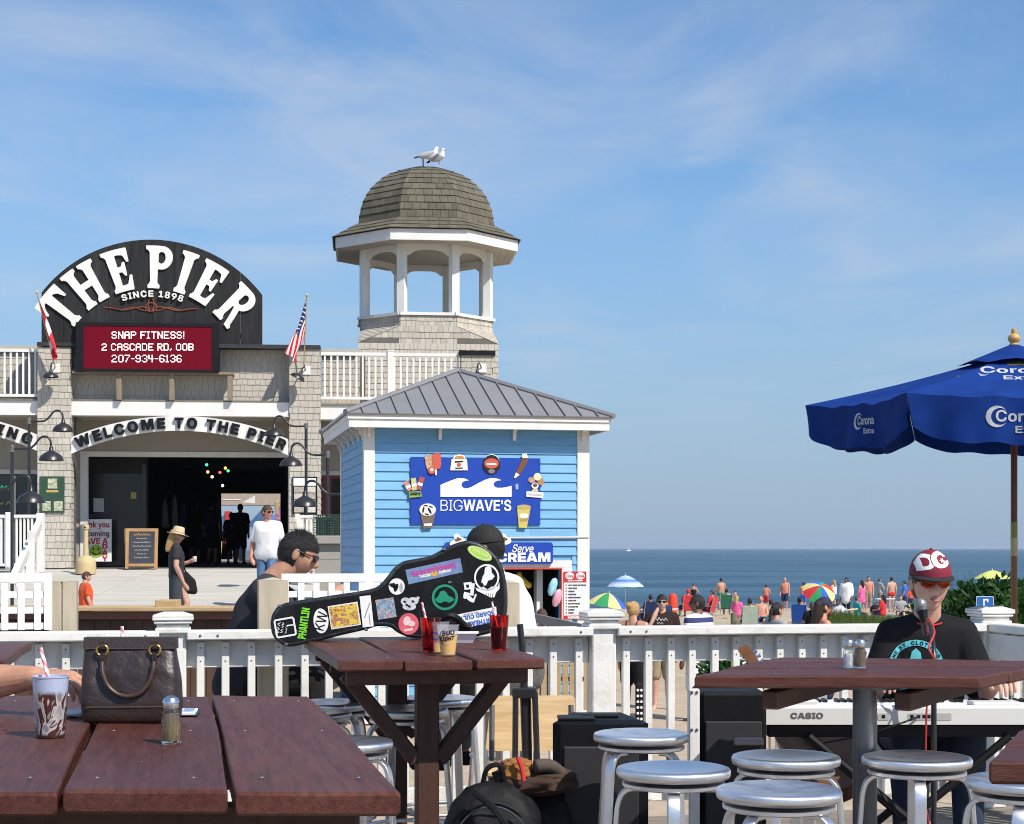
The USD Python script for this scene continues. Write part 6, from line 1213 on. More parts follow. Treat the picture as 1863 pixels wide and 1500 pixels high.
# ============================================================ plants
def foliage(c, rad, n, size, seed, sub=5):
    rr = np.random.default_rng(seed); V, Fc = [], []
    cl = rr.normal(size=(sub * 6, 3)); cl /= np.linalg.norm(cl, axis=1)[:, None]; cl = cl * rr.uniform(.35, .95, (len(cl), 1)) * rad
    for i_ in range(n):
        p = cl[rr.integers(len(cl))] + rr.normal(size=3) * np.array(rad) * .17
        if p[2] < -rad[2] * .95: continue
        d = rr.normal(size=3) + p / np.array(rad) * .6 + [0, 0, .3]; d /= np.linalg.norm(d); s_ = np.cross(d, rr.normal(size=3)); s_ /= np.linalg.norm(s_); L = size * rr.uniform(.7, 1.4); nn = np.cross(d, s_)
        k_ = len(V); p = p + c; V += [p, p + d * L * .5 + s_ * L * .28 + nn * L * .05, p + d * L, p + d * L * .5 - s_ * L * .28 + nn * L * .05]; Fc += [(k_, k_ + 1, k_ + 2), (k_, k_ + 2, k_ + 3)]
    return trimesh.Trimesh(np.array(V), np.array(Fc), process=False)
leafm = LEAF('leaf_green', (0.035, 0.10, 0.015), (0.13, 0.25, 0.05)); leafd = LEAF('leaf_deep', (0.02, 0.065, 0.012), (0.08, 0.17, 0.03))
for x, y, D, r_, n_, lab in ((1845, 1112, 17.0, (.80, .5, .27), 4200, 'broad leafy green bush behind the umbrella pole at the right edge'), (1765, 1122, 18.5, (.55, .4, .22), 2600, 'lower leafy bush behind the keyboard player and the blue sign'), (1930, 1112, 16.4, (.6, .5, .3), 1600, 'leafy bush half cut off by the right edge of the view'), (1335, 1228, 15.5, (.32, .3, .13), 900, 'low green shrub seen through the railing left of the right table'), (1420, 1232, 16.5, (.35, .3, .13), 600, 'low green shrub seen through the railing behind the right table')):
    c = at(x, y, D); t = T('bush', lab, 'bush', (c[0], D, -.95)); t.part('foliage', foliage(c, np.array(r_), n_, .085, int(x), 6), leafm if n_ % 3 else leafd)
    for k_ in range(4): t.part('stem', tube([(c[0] + .06 * k_ - .1, D, -.95), (c[0] + .25 * (k_ - 1.5) * r_[0], D + .1 * (k_ - 1), c[2] + .1 * k_)], [.018, .008], 5), wood)
def reeds(x, ytop, D, n, spread, lab, seed):
    rr = np.random.default_rng(seed); b = at(x, ytop, D); z0 = bz(D); V, Fc = [], []
    for i_ in range(n):
        px_, py_ = rr.normal(0, spread), rr.normal(0, spread * .6); h = (b[2] - z0) * rr.uniform(.6, 1.02); lean_ = rr.normal(0, .10, 2) * h + np.array([px_, py_]) * .5; w_ = rr.uniform(.008, .016); a_ = rr.uniform(0, PI); k_ = len(V)
        for q in np.linspace(0, 1, 5): c = np.array([b[0] + px_ + lean_[0] * q ** 2, D + py_ + lean_[1] * q ** 2, z0 + h * q]); o = np.array([math.cos(a_), math.sin(a_), 0]) * w_ * (1 - q * .92); V += [c - o, c + o]
        for q in range(4): s0 = k_ + 2 * q; Fc += [(s0, s0 + 1, s0 + 3), (s0, s0 + 3, s0 + 2)]
    t = T('tall_grass', lab, 'grass clump', (b[0], D, z0)); t.part('blades', trimesh.Trimesh(np.array(V), np.array(Fc), process=False), LEAF('reed', (0.05, 0.075, 0.02), (0.17, 0.18, 0.07)))
reeds(1768, 1040, 19.0, 420, .16, 'tall clump of dark reeds right of the keyboard player', 3); reeds(1742, 1056, 19.6, 160, .12, 'thin clump of reeds just behind the keyboard player shoulder', 4); reeds(1818, 1046, 19.3, 240, .11, 'tall clump of reeds in front of the lime umbrella', 5)
def grass(x0, x1, D0, D1, n, h, name, seed):
    rr = np.random.default_rng(seed); V, Fc = [], []
    for i_ in range(n):
        D = rr.uniform(D0, D1); x = at(rr.uniform(x0, x1), 0, D)[0]; z0 = bz(D); k_ = len(V); hh = h * rr.uniform(.4, 1.2) * (.6 + .8 * meshkit.noise(np.array([x * .6, D * .4, 0]))); ln = rr.normal(0, .12, 2); w_ = .012
        V += [(x - w_, D, z0), (x + w_, D, z0), (x + ln[0] * .5, D + ln[1] * .5, z0 + hh * .6), (x + ln[0], D + ln[1], z0 + hh)]; Fc += [(k_, k_ + 1, k_ + 2), (k_, k_ + 2, k_ + 3)]
    single(name, None, None, trimesh.Trimesh(np.array(V), np.array(Fc), process=False), LEAF('dune_grass_leaf', (0.10, 0.15, 0.03), (0.26, 0.30, 0.09)), kind='stuff')
grass(1490, 1640, 50, 62, 11000, .50, 'dune_grass', 8); grass(1325, 1500, 50, 57, 2600, .30, 'dune_grass', 9)
ps = single('marker_post', 'weathered wooden marker post standing in the dune grass', 'post', tube([fp(1335, 0, 57, 1) - A(0, 0, .1), fp(1335, 0, 57, 1) + A(0, 0, .62)], .11, 10), M('post_weathered', (0.16, 0.17, 0.12), 0.9))
single('rope_line', 'pale rope sagging along the edge of the dune grass', 'rope', tube(spline([fp(1335, 0, 57, 1) + A(0, 0, .25), fp(1400, 0, 57.5, 1) + A(0, 0, .12), fp(1470, 0, 60, 1) + A(0, 0, .45), fp(1560, 0, 64, 1) + A(0, 0, .55)], 6), .035, 6), C('rope', (0.5, 0.42, 0.28)))
sg = T('parking_sign', 'small blue sign with a white mark in front of the bushes', 'sign', at(1792, 1100, 15.2)); c = at(1792, 1094, 15.2)
sg.part('post', tube([(c[0], 15.23, -.95), (c[0], 15.23, c[2])], .02, 6), C('signpost', (0.3, 0.3, 0.3))); f_ = Fr(c, (1, 0, 0)); sg.part('plate', f_.poly(rrect(-.08, .08, -.10, .045, .012), -.006, 0), white); sg.part('face', f_.poly(rrect(-.074, .074, -.094, .039, .01), 0, .003), M('sign_face_blue', (0.02, 0.12, 0.42), 0.4)); sg.part('mark', f_.poly(unary_union([sbox(-.018, -.06, -.004, .02), sbox(-.018, .006, .03, .02), sbox(.018, -.01, .03, .006)]), .003, .005), swh)
# ============================================================ tables
def stain(key, rot, al='y'): return M(key, (0.080, 0.0265, 0.0195), 0.44, 0.42, 11, 0.35, 40, spec=0.22, rnd=0.10, stretch=(7, .55, 7) if al == 'y' else (.55, 7, 7), rot=rot, dirt=(0.125, 0.060, 0.048), dscale=2.6, demph=0.5)
def plank(fl, fr, br, bl, z, th, seed, n=14, bev=.007):
    """a board from its four corners on plan, its edges a little wavy, cupped and rounded"""
    rr = np.random.default_rng(seed); ph = rr.uniform(0, 6, 4); V = []
    ts = [0, bev / 1.3, *np.linspace(.03, .97, n), 1 - bev / 1.3, 1]
    for i_, t in enumerate(ts):
        a = lerp(fl, bl, t); b = lerp(fr, br, t); d = (b - a) / np.linalg.norm(b - a); a = a + d * .004 * math.sin(ph[0] + t * 5); b = b + d * .004 * math.sin(ph[1] + t * 6); e_ = bev if i_ in (0, len(ts) - 1) else 0
        zz = z + .003 * math.sin(ph[2] + t * 4)
        prof = [(0, -th + bev + e_), (0, -bev - e_), (bev * .35, -bev * .35 - e_), (bev, -e_), (None, -e_ - .0015), (-bev, -e_), (-bev * .35, -bev * .35 - e_), (0, -bev - e_), (0, -th + bev + e_), (-bev, -th + e_), (bev, -th + e_)]
        for j_, (o_, h_) in enumerate(prof):
            if o_ is None: p = (a + b) / 2
            elif j_ < 4 or j_ == 10: p = a + d * (o_ + e_ * (j_ < 4) * .3)
            else: p = b + d * (o_ - e_ * .3)
            V.append((*p[:2], zz + h_))
    m_ = 11; Fc = []
    for i_ in range(len(ts) - 1):
        for k_ in range(m_): q_ = (k_ + 1) % m_; Fc += [(i_ * m_ + k_, (i_ + 1) * m_ + q_, i_ * m_ + q_), (i_ * m_ + k_, (i_ + 1) * m_ + k_, (i_ + 1) * m_ + q_)]
    for i_ in (0, len(ts) - 1):
        for k_ in range(1, m_ - 1): f = (i_ * m_, i_ * m_ + k_, i_ * m_ + k_ + 1); Fc.append(f if i_ == 0 else f[::-1])
    m = trimesh.Trimesh(np.array(V), np.array(Fc), process=False); m.fix_normals(); return m
TZ = 1.07
def beam(a, b, wx, wz, bev=.006, up=(0, 0, 1)):
    a, b = np.array(a, float), np.array(b, float); f = Fr(a, b - a, up); L = np.linalg.norm(b - a); return f.cbox(0, L, -wz / 2, wz / 2, -wx / 2, wx / 2, bev)
# middle table
ta = math.radians(11.6); du, dv = A(math.cos(ta), math.sin(ta), 0), A(-math.sin(ta), math.cos(ta), 0)
mt = T('bar_table', 'dark red wooden bar table in the middle carrying the guitar case and drinks', 'table', A(-.3, 6.9, 0)); ms = stain('stain_middle', -ta)
o_ = at(612, 1204, 6.27); o_[2] = 0; Lm = 1.66; cuts = [0, .262, .535, .815]
for j, (a, b) in enumerate(zip(cuts[:-1], cuts[1:])): mt.part('plank', plank(o_ + du * (a + .004), o_ + du * (b - .006), o_ + du * (b - .006) + dv * Lm, o_ + du * (a + .004) + dv * Lm, TZ, .043, 20 + j), ms)
md = M('stain_dark', (0.058, 0.024, 0.015), 0.6, 0.3, 6, 0.3, 30, stretch=(5, 5, .7))
g = lambda u, v, z: o_ + du * u + dv * v + A(0, 0, z)
for v in (.13, .8, Lm - .12): mt.part('cleat', beam(g(.05, v, TZ - .043 - .03), g(.77, v, TZ - .073), .04, .06), md)
for v in (.35, Lm - .38):
    mt.part('post', beam(g(.40, v, 0), g(.40, v, TZ - .05), .09, .09, .006, du), md)
    for s_ in (-1, 1): mt.part('brace', beam(g(.40 + s_ * .045, v, .64), g(.40 + s_ * .33, v - .0, TZ - .075), .085, .06), md)
mt.part('foot', beam(g(.0, .35, .05), g(.8, .35, .05), .09, .09), md); mt.part('foot', beam(g(.0, Lm - .38, .05), g(.8, Lm - .38, .05), .09, .09), md)
# near table: boards run away from us
nt = T('bar_table', 'large dark red plank table in the near left foreground with handbag on it', 'table', A(-.8, 3.6, 0)); ns_ = stain('stain_near', math.radians(-11.6))
fr0 = A(-.193, 2.92, 0); bk = A(-.385, 1.9, 0); xs_n = [0, -.302, -.61, -.915, -1.22]
for j in range(4):
    a, b = xs_n[j + 1] + .008, xs_n[j] - (.0 if j == 0 else .004)
    bl_, br_ = fr0 + A(a - .01 * (j == 0), 0, 0) + bk, fr0 + A(b, 0, 0) + bk
    nt.part('plank', plank(fr0 + A(a, .004 * j, 0), fr0 + A(b, 0, 0), br_ if j else br_ + A(-.012, -.02, 0), bl_ + (A(0, .02, 0) if j == 0 else A(0, 0, 0)), TZ, .044, 40 + j, bev=.006), ns_)
for v in (.16, .95, 1.7): nt.part('cleat', beam(fr0 + bk * v / 1.9 + A(-1.16, 0, TZ - .09), fr0 + bk * v / 1.9 + A(-.06, 0, TZ - .09), .04, .09), md)
for v in (.35, 1.5):
    nt.part('post', beam(fr0 + bk * v / 1.9 + A(-.6, 0, 0), fr0 + bk * v / 1.9 + A(-.6, 0, TZ - .05), .09, .09, .006, (1, 0, 0)), md); nt.part('foot', beam(fr0 + bk * v / 1.9 + A(-1.0, 0, .045), fr0 + bk * v / 1.9 + A(-.2, 0, .045), .09, .09), md)
# right table: boards run across
rt = T('bar_table', 'dark red plank table on a round metal pole in front of the keyboard player', 'table', A(1.5, 5.9, 0)); rs_ = stain('stain_right', 0, 'x')
cr_ = [A(.618, 5.61, 0), A(1.56, 5.51, 0), A(2.10, 6.33, 0), A(1.055, 6.48, 0)]; tt = [0, .34, .67, 1]
for j in range(3):
    L0, L1 = lerp(cr_[0], cr_[3], tt[j] + .004), lerp(cr_[0], cr_[3], tt[j + 1] - .006); R0, R1 = lerp(cr_[1], cr_[2], tt[j] + .004), lerp(cr_[1], cr_[2], tt[j + 1] - .006)
    rt.part('plank', plank(R0, R1, L1, L0, TZ, .044, 60 + j), rs_)
for a in (.25, .72): rt.part('cleat', beam(lerp(cr_[0], cr_[1], a) + A(.03, .06, TZ - .09), lerp(cr_[3], cr_[2], a) + A(-.03, -.06, TZ - .078), .06, .065), md)
pc = A((1573.5 - XC) / F * 5.75, 5.75, 0); steel = M('dark_steel', (0.10, 0.105, 0.115), 0.35, 0.15, 3, metal=.4, spec=.6)
rt.part('pole', lathe([(.042, .02), (.042, TZ - .05)], 28, pc), steel, smooth=True); rt.part('base_plate', lathe([(0, 0), (.30, 0), (.30, .012), (.06, .03), (.043, .05), (0, .05)], 28, pc), steel, smooth=30); rt.part('top_plate', lathe([(0, TZ - .06), (.13, TZ - .055), (.13, TZ - .045), (0, TZ - .045)], 20, pc), steel)
def screws_on(t, spots): t.part('screw_heads', [lathe([(0, 0), (.0045, 0), (.004, .0012), (0, .0004)], 8, (*p[:2], TZ + .0022)) for p in spots], screw, kind='stuff')
screws_on(nt, [fr0 + A(a + o, 0, 0) + bk * v / 1.9 for a in (-.302, -.61, -.915, -1.22) for o in (.06, .24) for v in (.16, .95, 1.7)]); screws_on(mt, [o_ + du * u + dv * v for u in (.05, .21, .31, .48, .58, .76) for v in (.13, .8)]); screws_on(rt, [lerp(lerp(cr_[0], cr_[3], q), lerp(cr_[1], cr_[2], q), a) for q in (.08, .26, .42, .6, .75, .92) for a in (.26, .73)])
# table corners at both edges of the view
t = T('bar_table', 'corner of another dark red plank table at the right edge', 'table', A(1.5, 3.6, 0)); q4 = [A(.965, 3.34, 0), A(1.95, 3.26, 0), A(2.28, 4.02, 0), A(1.30, 4.14, 0)]
for j in range(3): t.part('plank', plank(lerp(q4[1], q4[2], tt[j] + .004), lerp(q4[1], q4[2], tt[j + 1] - .006), lerp(q4[0], q4[3], tt[j + 1] - .006), lerp(q4[0], q4[3], tt[j] + .004), TZ, .048, 70 + j), rs_)
t.part('pole', lathe([(.042, .02), (.042, TZ - .05)], 20, (1.65, 3.7, 0)), steel); t.part('base_plate', lathe([(0, 0), (.3, 0), (.3, .012), (0, .05)], 20, (1.65, 3.7, 0)), steel)
t = T('bar_table', 'corner of a dark red table by the railing at the left edge', 'table', A(-2.6, 7, 0)); c0 = A(-1.965, 6.38, 0)
for j in range(3): a, b = -j * .27 - .265, -j * .27; t.part('plank', plank(c0 + du * a, c0 + du * b, c0 + du * b + dv * 1.28, c0 + du * a + dv * 1.28, TZ, .043, 80 + j), ms)
t.part('cleat', beam(c0 + du * -.78 + dv * .12 + A(0, 0, TZ - .087), c0 + du * -.03 + dv * .12 + A(0, 0, TZ - .087), .04, .085), md); t.part('post', beam(c0 + du * -.4 + dv * .6, c0 + du * -.4 + dv * .6 + A(0, 0, TZ - .05), .09, .09, .006, (1, 0, 0)), md)
# ============================================================ aluminium bar stools
alu = usdkit.material(stage, '/World/Looks/brushed_aluminium', {'tc': ('texture_coordinate', {}), 'n': ('noise_texture', {'scale': 18.0, 'detail': 5.0}), 'r': ('rgb_ramp', {'ramp': [(0.3, (0.34, 0.34, 0.34)), (0.7, (0.46, 0.46, 0.46))]}), 'n2': ('noise_texture', {'scale': 4.0, 'detail': 3.0}), 'r2': ('rgb_ramp', {'ramp': [(0.3, (0.80, 0.80, 0.81)), (0.7, (0.90, 0.90, 0.90))]}), 'p': ('principled_bsdf', {'metallic': 1.0, 'anisotropic': 0.5})},
    [('tc.object', 'n.vector'), ('tc.object', 'n2.vector'), ('n.fac', 'r.fac'), ('r.color', 'p.roughness'), ('n2.fac', 'r2.fac'), ('r2.color', 'p.base_color')], surface='p.BSDF')
SZ = .803
def make_stool(loc, label):
    t = T('bar_stool', label, 'stool', loc, 'aluminium bar stools round the tables'); L = np.array(loc, float)
    t.part('seat', lathe([(0, SZ - .034), (.17, SZ - .034), (.179, SZ - .030), (.182, SZ - .022), (.182, SZ - .010), (.178, SZ - .003), (.168, SZ), (.15, SZ - .001), (.10, SZ - .008), (.04, SZ - .012), (0, SZ - .013)], 56, L), alu, smooth=50)
    t.part('swivel', lathe([(0, SZ - .058), (.09, SZ - .058), (.10, SZ - .05), (.10, SZ - .034), (0, SZ - .034)], 32, L), M('swivel_dark', (0.08, 0.08, 0.085), 0.5, metal=.5)); t.part('seat_ring', lathe([(.10, SZ - .062), (.158, SZ - .062), (.163, SZ - .058), (.163, SZ - .036 - .012), (.158, SZ - .044), (.10, SZ - .044)], 48, L), alu, smooth=40)
    for i_ in range(4):
        a = PI / 4 + i_ * PI / 2; d = A(math.cos(a), math.sin(a), 0); s_ = A(-math.sin(a), math.cos(a), 0); pts = spline([d * .10 + A(0, 0, SZ - .070), d * .148 + A(0, 0, SZ - .075), d * .176 + A(0, 0, SZ - .12), d * .188 + A(0, 0, SZ - .25), d * .235 + A(0, 0, .004)], 6); V = []
        for k_, p in enumerate(pts):
            tg = pts[min(k_ + 1, len(pts) - 1)] - pts[max(k_ - 1, 0)]; tg /= np.linalg.norm(tg); nn = np.cross(s_, tg); V += [L + p + s_ * w_ * .019 + nn * h_ * .008 for w_, h_ in ((-1, -.6), (-.8, -1), (.8, -1), (1, -.6), (1, .6), (.8, 1), (-.8, 1), (-1, .6))]
        Fc = [(k_ * 8 + j, k_ * 8 + (j + 1) % 8, (k_ + 1) * 8 + (j + 1) % 8) for k_ in range(len(pts) - 1) for j in range(8)] + [(k_ * 8 + j, (k_ + 1) * 8 + (j + 1) % 8, (k_ + 1) * 8 + j) for k_ in range(len(pts) - 1) for j in range(8)]
        m = trimesh.Trimesh(np.array(V), np.array(Fc), process=False); m.fix_normals(); t.part('leg', m, alu, smooth=40)
    t.part('foot_ring', tube([L + A(.195 * math.cos(a), .195 * math.sin(a), .28) for a in np.linspace(0, 2 * PI, 40, endpoint=False)], .009, 8, closed=True), alu, smooth=True)
    return t
spots = [(1167, 6.24, 10, 'aluminium stool left of the black loudspeaker case, rearmost of the near group'), (1225, 5.26, 40, 'aluminium stool in front of the stool by the black loudspeaker'), (1430, 5.56, 25, 'aluminium stool half behind the frontmost one, left of the metal pole'), (1417, 4.80, 5, 'frontmost aluminium stool left of the table pole'), (1668, 5.54, 35, 'aluminium stool right of the metal table pole'), (1868, 5.0, 20, 'aluminium stool cut off under the right table corner'), (624, 6.0, 30, 'sunlit aluminium stool peeping out behind the near table'), (604, 7.5, 0, 'shaded aluminium stool behind the near table by the railing'), (562, 7.05, 50, 'shaded aluminium stool mostly hidden by the near table'), (800, 7.72, 20, 'aluminium stool in shade under the middle table, right of its post'), (740, 7.2, 70, 'aluminium stool in shade under the middle table, left of its post')]
first = None
for x, D, rz, lab in spots:
    p = at(x, 0, D); p[2] = 0
    if first is None: first = make_stool(p, lab)
    else: copy(first, p, rz, lab)
for nm, lab in (('grey', 'aluminium stool under the seated man in dark grey'), ('white', 'aluminium stool under the seated man in the white t-shirt')):
    p = A(-1.46, 9.45, 0) if nm == 'grey' else A(-.05, 9.75, 0); copy(first, p, 15, lab)
p = A(mh[0], 7.55, 0); ks = T('player_seat', 'low padded black seat under the keyboard player', 'stool', p); ks.part('cushion', lathe([(0, .46), (.19, .46), (.2, .5), (.19, .55), (0, .56)], 24, p), blk); ks.part('stem', lathe([(.03, 0), (.03, .46)], 12, p), steel); ks.part('foot', lathe([(0, 0), (.22, 0), (.22, .02), (0, .04)], 20, p), steel)
# ============================================================ on the near table
def tabpt(x, y, z=TZ + .001): # the point of the table top seen at a photo pixel
    D = (EYE - z) * F / (y - HOR); return at(x, y, D)
def shaker(x, y, fill, fmat, label, h=.105, w=1.0):
    b = tabpt(x, y); t = T('salt_shaker' if 'salt' in label else 'pepper_shaker', label, 'shaker', b)
    oct_ = lambda prof, n=8: lathe(prof, n, b)
    t.part('glass', oct_([(0, 0), (.0215, 0), (.0235, .003), (.0215, .045), (.0185, .066), (.016, .074), (.0155, .082), (.0125, .082), (.013, .073), (.016, .064), (.0185, .045), (.0205, .006), (0, .005)]), GLASS('shaker_glass', (0.95, 0.97, 0.96), 0.02, 1.45))
    t.part('contents', oct_([(0, .007), (.0188, .007), (.0178, min(fill, .044)), (.0155, fill), (0, fill + .002)], 16), fmat)
    t.part('lid', lathe([(.0165, .076), (.0175, .078), (.0175, .088), (.0185, .089), (.0182, .094), (.014, .101), (.006, .1045), (0, .105)], 24, b), M('lid_chrome', (0.75, 0.75, 0.76), 0.22, 0.05, 40, metal=1.0), smooth=35)
    t.part('lid_holes', [ball(b + A(.008 * math.cos(a), .008 * math.sin(a), .1025), .0012, 1) for a in np.linspace(0, 2 * PI, 7)[:6]], black, kind='stuff')
pep = SPLAT('pepper', [(0.05, 0.035, 0.02), (0.30, 0.22, 0.11), (0.16, 0.11, 0.055), (0.40, 0.31, 0.17)], 700, 0.9, 2.0, 0.0); salt = M('salt', (0.82, 0.82, 0.82), 0.7, 0.05, 300)
shaker(311, 1353, .066, pep, 'glass pepper shaker with chrome lid beside the handbag on the near table')
shaker(1544, 1216, .050, salt, 'glass salt shaker half full, left of the pair on the right table'); shaker(1565.5, 1216.5, .070, pep, 'glass pepper shaker, right of the pair on the right table')
# milkshake
strawm = usdkit.material(stage, '/World/Looks/straw_stripe', {'tc': ('texture_coordinate', {}), 'w': ('wave_texture', {'wave_type': 'bands', 'bands_direction': 'diagonal', 'scale': 26.0}), 'r': ('rgb_ramp', {'ramp': [(0.55, (0.85, 0.80, 0.80)), (0.62, (0.75, 0.20, 0.25))]}), 'p': ('principled_bsdf', {'roughness': 0.4})}, [('tc.object', 'w.vector'), ('w.fac', 'r.fac'), ('r.color', 'p.base_color')], surface='p.BSDF')
b = tabpt(92, 1342); mk = T('milkshake_cup', 'tall clear cup of chocolate streaked milkshake with straw on the near table', 'cup', b)
shake = usdkit.material(stage, '/World/Looks/shake_swirl', {'tc': ('texture_coordinate', {}), 'mp': ('mapping', {'scale': (1.0, 1.0, .55)}), 'n': ('noise_texture', {'scale': 24.0, 'detail': 2.0, 'distortion': 2.2}), 'r': ('rgb_ramp', {'ramp': [(0.33, (0.16, 0.16, 0.20)), (0.43, (0.34, 0.32, 0.33)), (0.48, (0.46, 0.42, 0.40)), (0.51, (0.08, 0.02, 0.014)), (0.62, (0.03, 0.009, 0.007)), (0.68, (0.32, 0.27, 0.25)), (0.74, (0.08, 0.035, 0.03))]}),
    'sx': ('separate_xyz', {}), 'mr': ('map_range', {'from_min': 0.098, 'from_max': 0.108, 'clamp': True}), 'mx': ('mix', {'color2': (0.38, 0.43, 0.58)}), 'm2': ('map_range', {'from_min': 0.012, 'from_max': 0.006, 'clamp': True}), 'mx2': ('mix', {'color2': (0.03, 0.012, 0.01)}), 'p': ('principled_bsdf', {'roughness': 0.25, 'coat_weight': 0.8})},
    [('tc.object', 'mp.vector'), ('mp.vector', 'n.vector'), ('n.fac', 'r.fac'), ('tc.object', 'sx.vector'), ('sx.z', 'mr.value'), ('mr.result', 'mx.fac'), ('r.color', 'mx.color1'), ('sx.z', 'm2.value'), ('m2.result', 'mx2.fac'), ('mx.color', 'mx2.color1'), ('mx2.color', 'p.base_color')], surface='p.BSDF')
mk.part('cup', lathe([(0, 0), (.030, 0), (.032, .002), (.0405, .136), (.042, .137), (.042, .140), (.0395, .140), (.0385, .126), (.0, .124)], 40, b), shake, smooth=40)
mk.part('straw', tube([b + A(.004, 0, .10), b + A(-.026, .012, .202)], .0046, 10), strawm)
# handbag
bb = tabpt(231, 1316) + A(0, .045, 0); hb_ = T('handbag', 'dark brown leather handbag with brass rings and looped handle on the near table', 'handbag', bb); hu = A(1, .05, 0); hu /= np.linalg.norm(hu); HF = Fr(bb, hu)
lea = M('brown_leather', (0.026, 0.015, 0.012), 0.36, 0.35, 9, 0.25, 90, spec=0.6)
def rsec(w, d, n=9):
    r = d * .48; P = []
    for cx, cy, a0 in ((w - r, -d + r, -PI / 2), (w - r, d - r, 0), (-w + r, d - r, PI / 2), (-w + r, -d + r, PI)): P += [(cx + r * math.cos(a0 + t), cy + r * math.sin(a0 + t)) for t in np.linspace(0, PI / 2, n // 2)]
    # extra points along the long sides
    out = []
    for i_ in range(len(P)):
        p, q_ = np.array(P[i_]), np.array(P[(i_ + 1) % len(P)]); L = np.linalg.norm(q_ - p); k_ = max(1, int(L / .012)); out += [p + (q_ - p) * j / k_ for j in range(k_)]
    return np.array(out)
zz = np.linspace(0, .207, 28); R0 = rsec(.119, .052); V = []
for z in zz:
    q_ = z / .207; w = np.interp(q_, [0, .04, .2, .5, .8, 1], [.110, .117, .121, .119, .112, .110]); d = np.interp(q_, [0, .05, .25, .6, .9, 1], [.044, .05, .053, .042, .020, .015]); S_ = R0 / [.119, .052] * [w, d]
    for p in S_: V.append((p[0] + .003 * math.sin(q_ * 3 + 1), z, p[1]))
V = np.array(V); nn_ = len(R0); dent = meshkit.fbm(np.c_[V[:, 0] * 16, V[:, 1] * 13, V[:, 2] * 6] + 4, 3) - .5; mid = np.sin(np.clip(V[:, 1] / .207, 0, 1) * PI); V[:, 2] += .022 * dent * mid; V[:, 0] += .006 * dent * mid
Fc = [(i_ * nn_ + k_, i_ * nn_ + (k_ + 1) % nn_, (i_ + 1) * nn_ + (k_ + 1) % nn_) for i_ in range(27) for k_ in range(nn_)] + [(i_ * nn_ + k_, (i_ + 1) * nn_ + (k_ + 1) % nn_, (i_ + 1) * nn_ + k_) for i_ in range(27) for k_ in range(nn_)] + [(0, k_ + 1, k_) for k_ in range(1, nn_ - 1)]
bm_ = trimesh.Trimesh(V, np.array(Fc), process=False); bm_.vertices = V; bm_.fix_normals(); hb_.part('body', HF.put(bm_), lea, smooth=60)
bt = T  # (kept short)
Fz = lambda z: float(np.interp(z / .207, [0, .05, .25, .6, .9, 1], [.044, .05, .053, .042, .020, .015]))
hb_.part('top_band', HF.put(join([hull([(x, y, z) for x in (-.113, .113) for y, z in ((.180, Fz(.180) + .003), (.209, Fz(.207) + .003), (.209, -Fz(.207) - .003), (.180, -Fz(.180) - .003))])])), lea)
st_ = M('stitching', (0.09, 0.055, 0.04), 0.7)
hb_.part('stitching', [HF.put(tube([(x, .182, Fz(.182) + .004) for x in np.linspace(-.11, .11, 12)], .0011, 4)), HF.put(tube([(x, .040, Fz(.040) + .0012 + .001) for x in np.linspace(-.10, .10, 12)], .0013, 4))], st_)
brass = M('brass', (0.62, 0.42, 0.14), 0.25, 0.1, 60, metal=1.0)
for s_ in (-1, 1):
    c = (s_ * .064, .178, Fz(.178) + .012); hb_.part('ring', HF.put(tube([(c[0] + .0135 * math.cos(a), c[1] + .0135 * math.sin(a), c[2]) for a in np.linspace(0, 2 * PI, 26, endpoint=False)], .0032, 8, closed=True)), brass, smooth=True)
    hb_.part('ring_tab', HF.put(cbox(c[0] - .008, c[0] + .008, c[1] + .002, c[1] + .024, c[2] - .010, c[2] + .003, .002)), lea)
    hb_.part('handle_tab', HF.put(cbox(c[0] - s_ * .001 - .007, c[0] - s_ * .001 + .007, c[1] - .032, c[1] - .006, c[2] - .003, c[2] + .006, .002)), lea)
hp_ = spline([(-.063, .150, Fz(.15) + .013), (-.059, .122, Fz(.12) + .011), (-.046, .092, Fz(.09) + .009), (-.022, .072, Fz(.07) + .008), (.004, .067, Fz(.067) + .008), (.030, .074, Fz(.07) + .008), (.051, .098, Fz(.1) + .009), (.061, .128, Fz(.128) + .011), (.063, .150, Fz(.15) + .013)], 7)
hb_.part('handle', HF.put(tube(hp_, .0058, 10)), M('handle_leather', (0.05, 0.026, 0.018), 0.4, 0.3, 30, spec=.6), smooth=True)
hp2 = hp_ * [1, 1, -1]; hb_.part('handle', HF.put(tube(hp2, .0058, 8)), LOOK['handle_leather'])
# bits beside the bag
p = tabpt(348, 1300); nf = Fr(p, (1, .12, 0), (.0, 1, 0)); bk_ = T('leaflet', 'open blue and white leaflet lying behind the pepper shaker', 'leaflet', p)
bk_.part('pages', nf.put(cbox(-.055, .012, -.04, .075, .002, .009, .001)), M('page_white', (0.66, 0.70, 0.76), 0.6, 0.05)); bk_.part('print', nf.put(box(-.02, .006, -.02, .055, .0095, .0105)), M('print_blue', (0.22, 0.32, 0.50), 0.6)); bk_.part('cover', nf.put(cbox(-.06, .018, -.044, .08, 0, .002, .0005)), M('cover_black', (0.02, 0.02, 0.025), 0.5)); bk_.part('raised_flap', nf.put(hull([(-.06, -.03, .006), (-.06, .07, .006), (-.035, -.03, .010), (-.035, .07, .010), (-.058, .06, .034), (-.04, .06, .034), (-.055, -.02, .022), (-.04, -.02, .022)])), M('flap_blue', (0.14, 0.17, 0.50), 0.5))
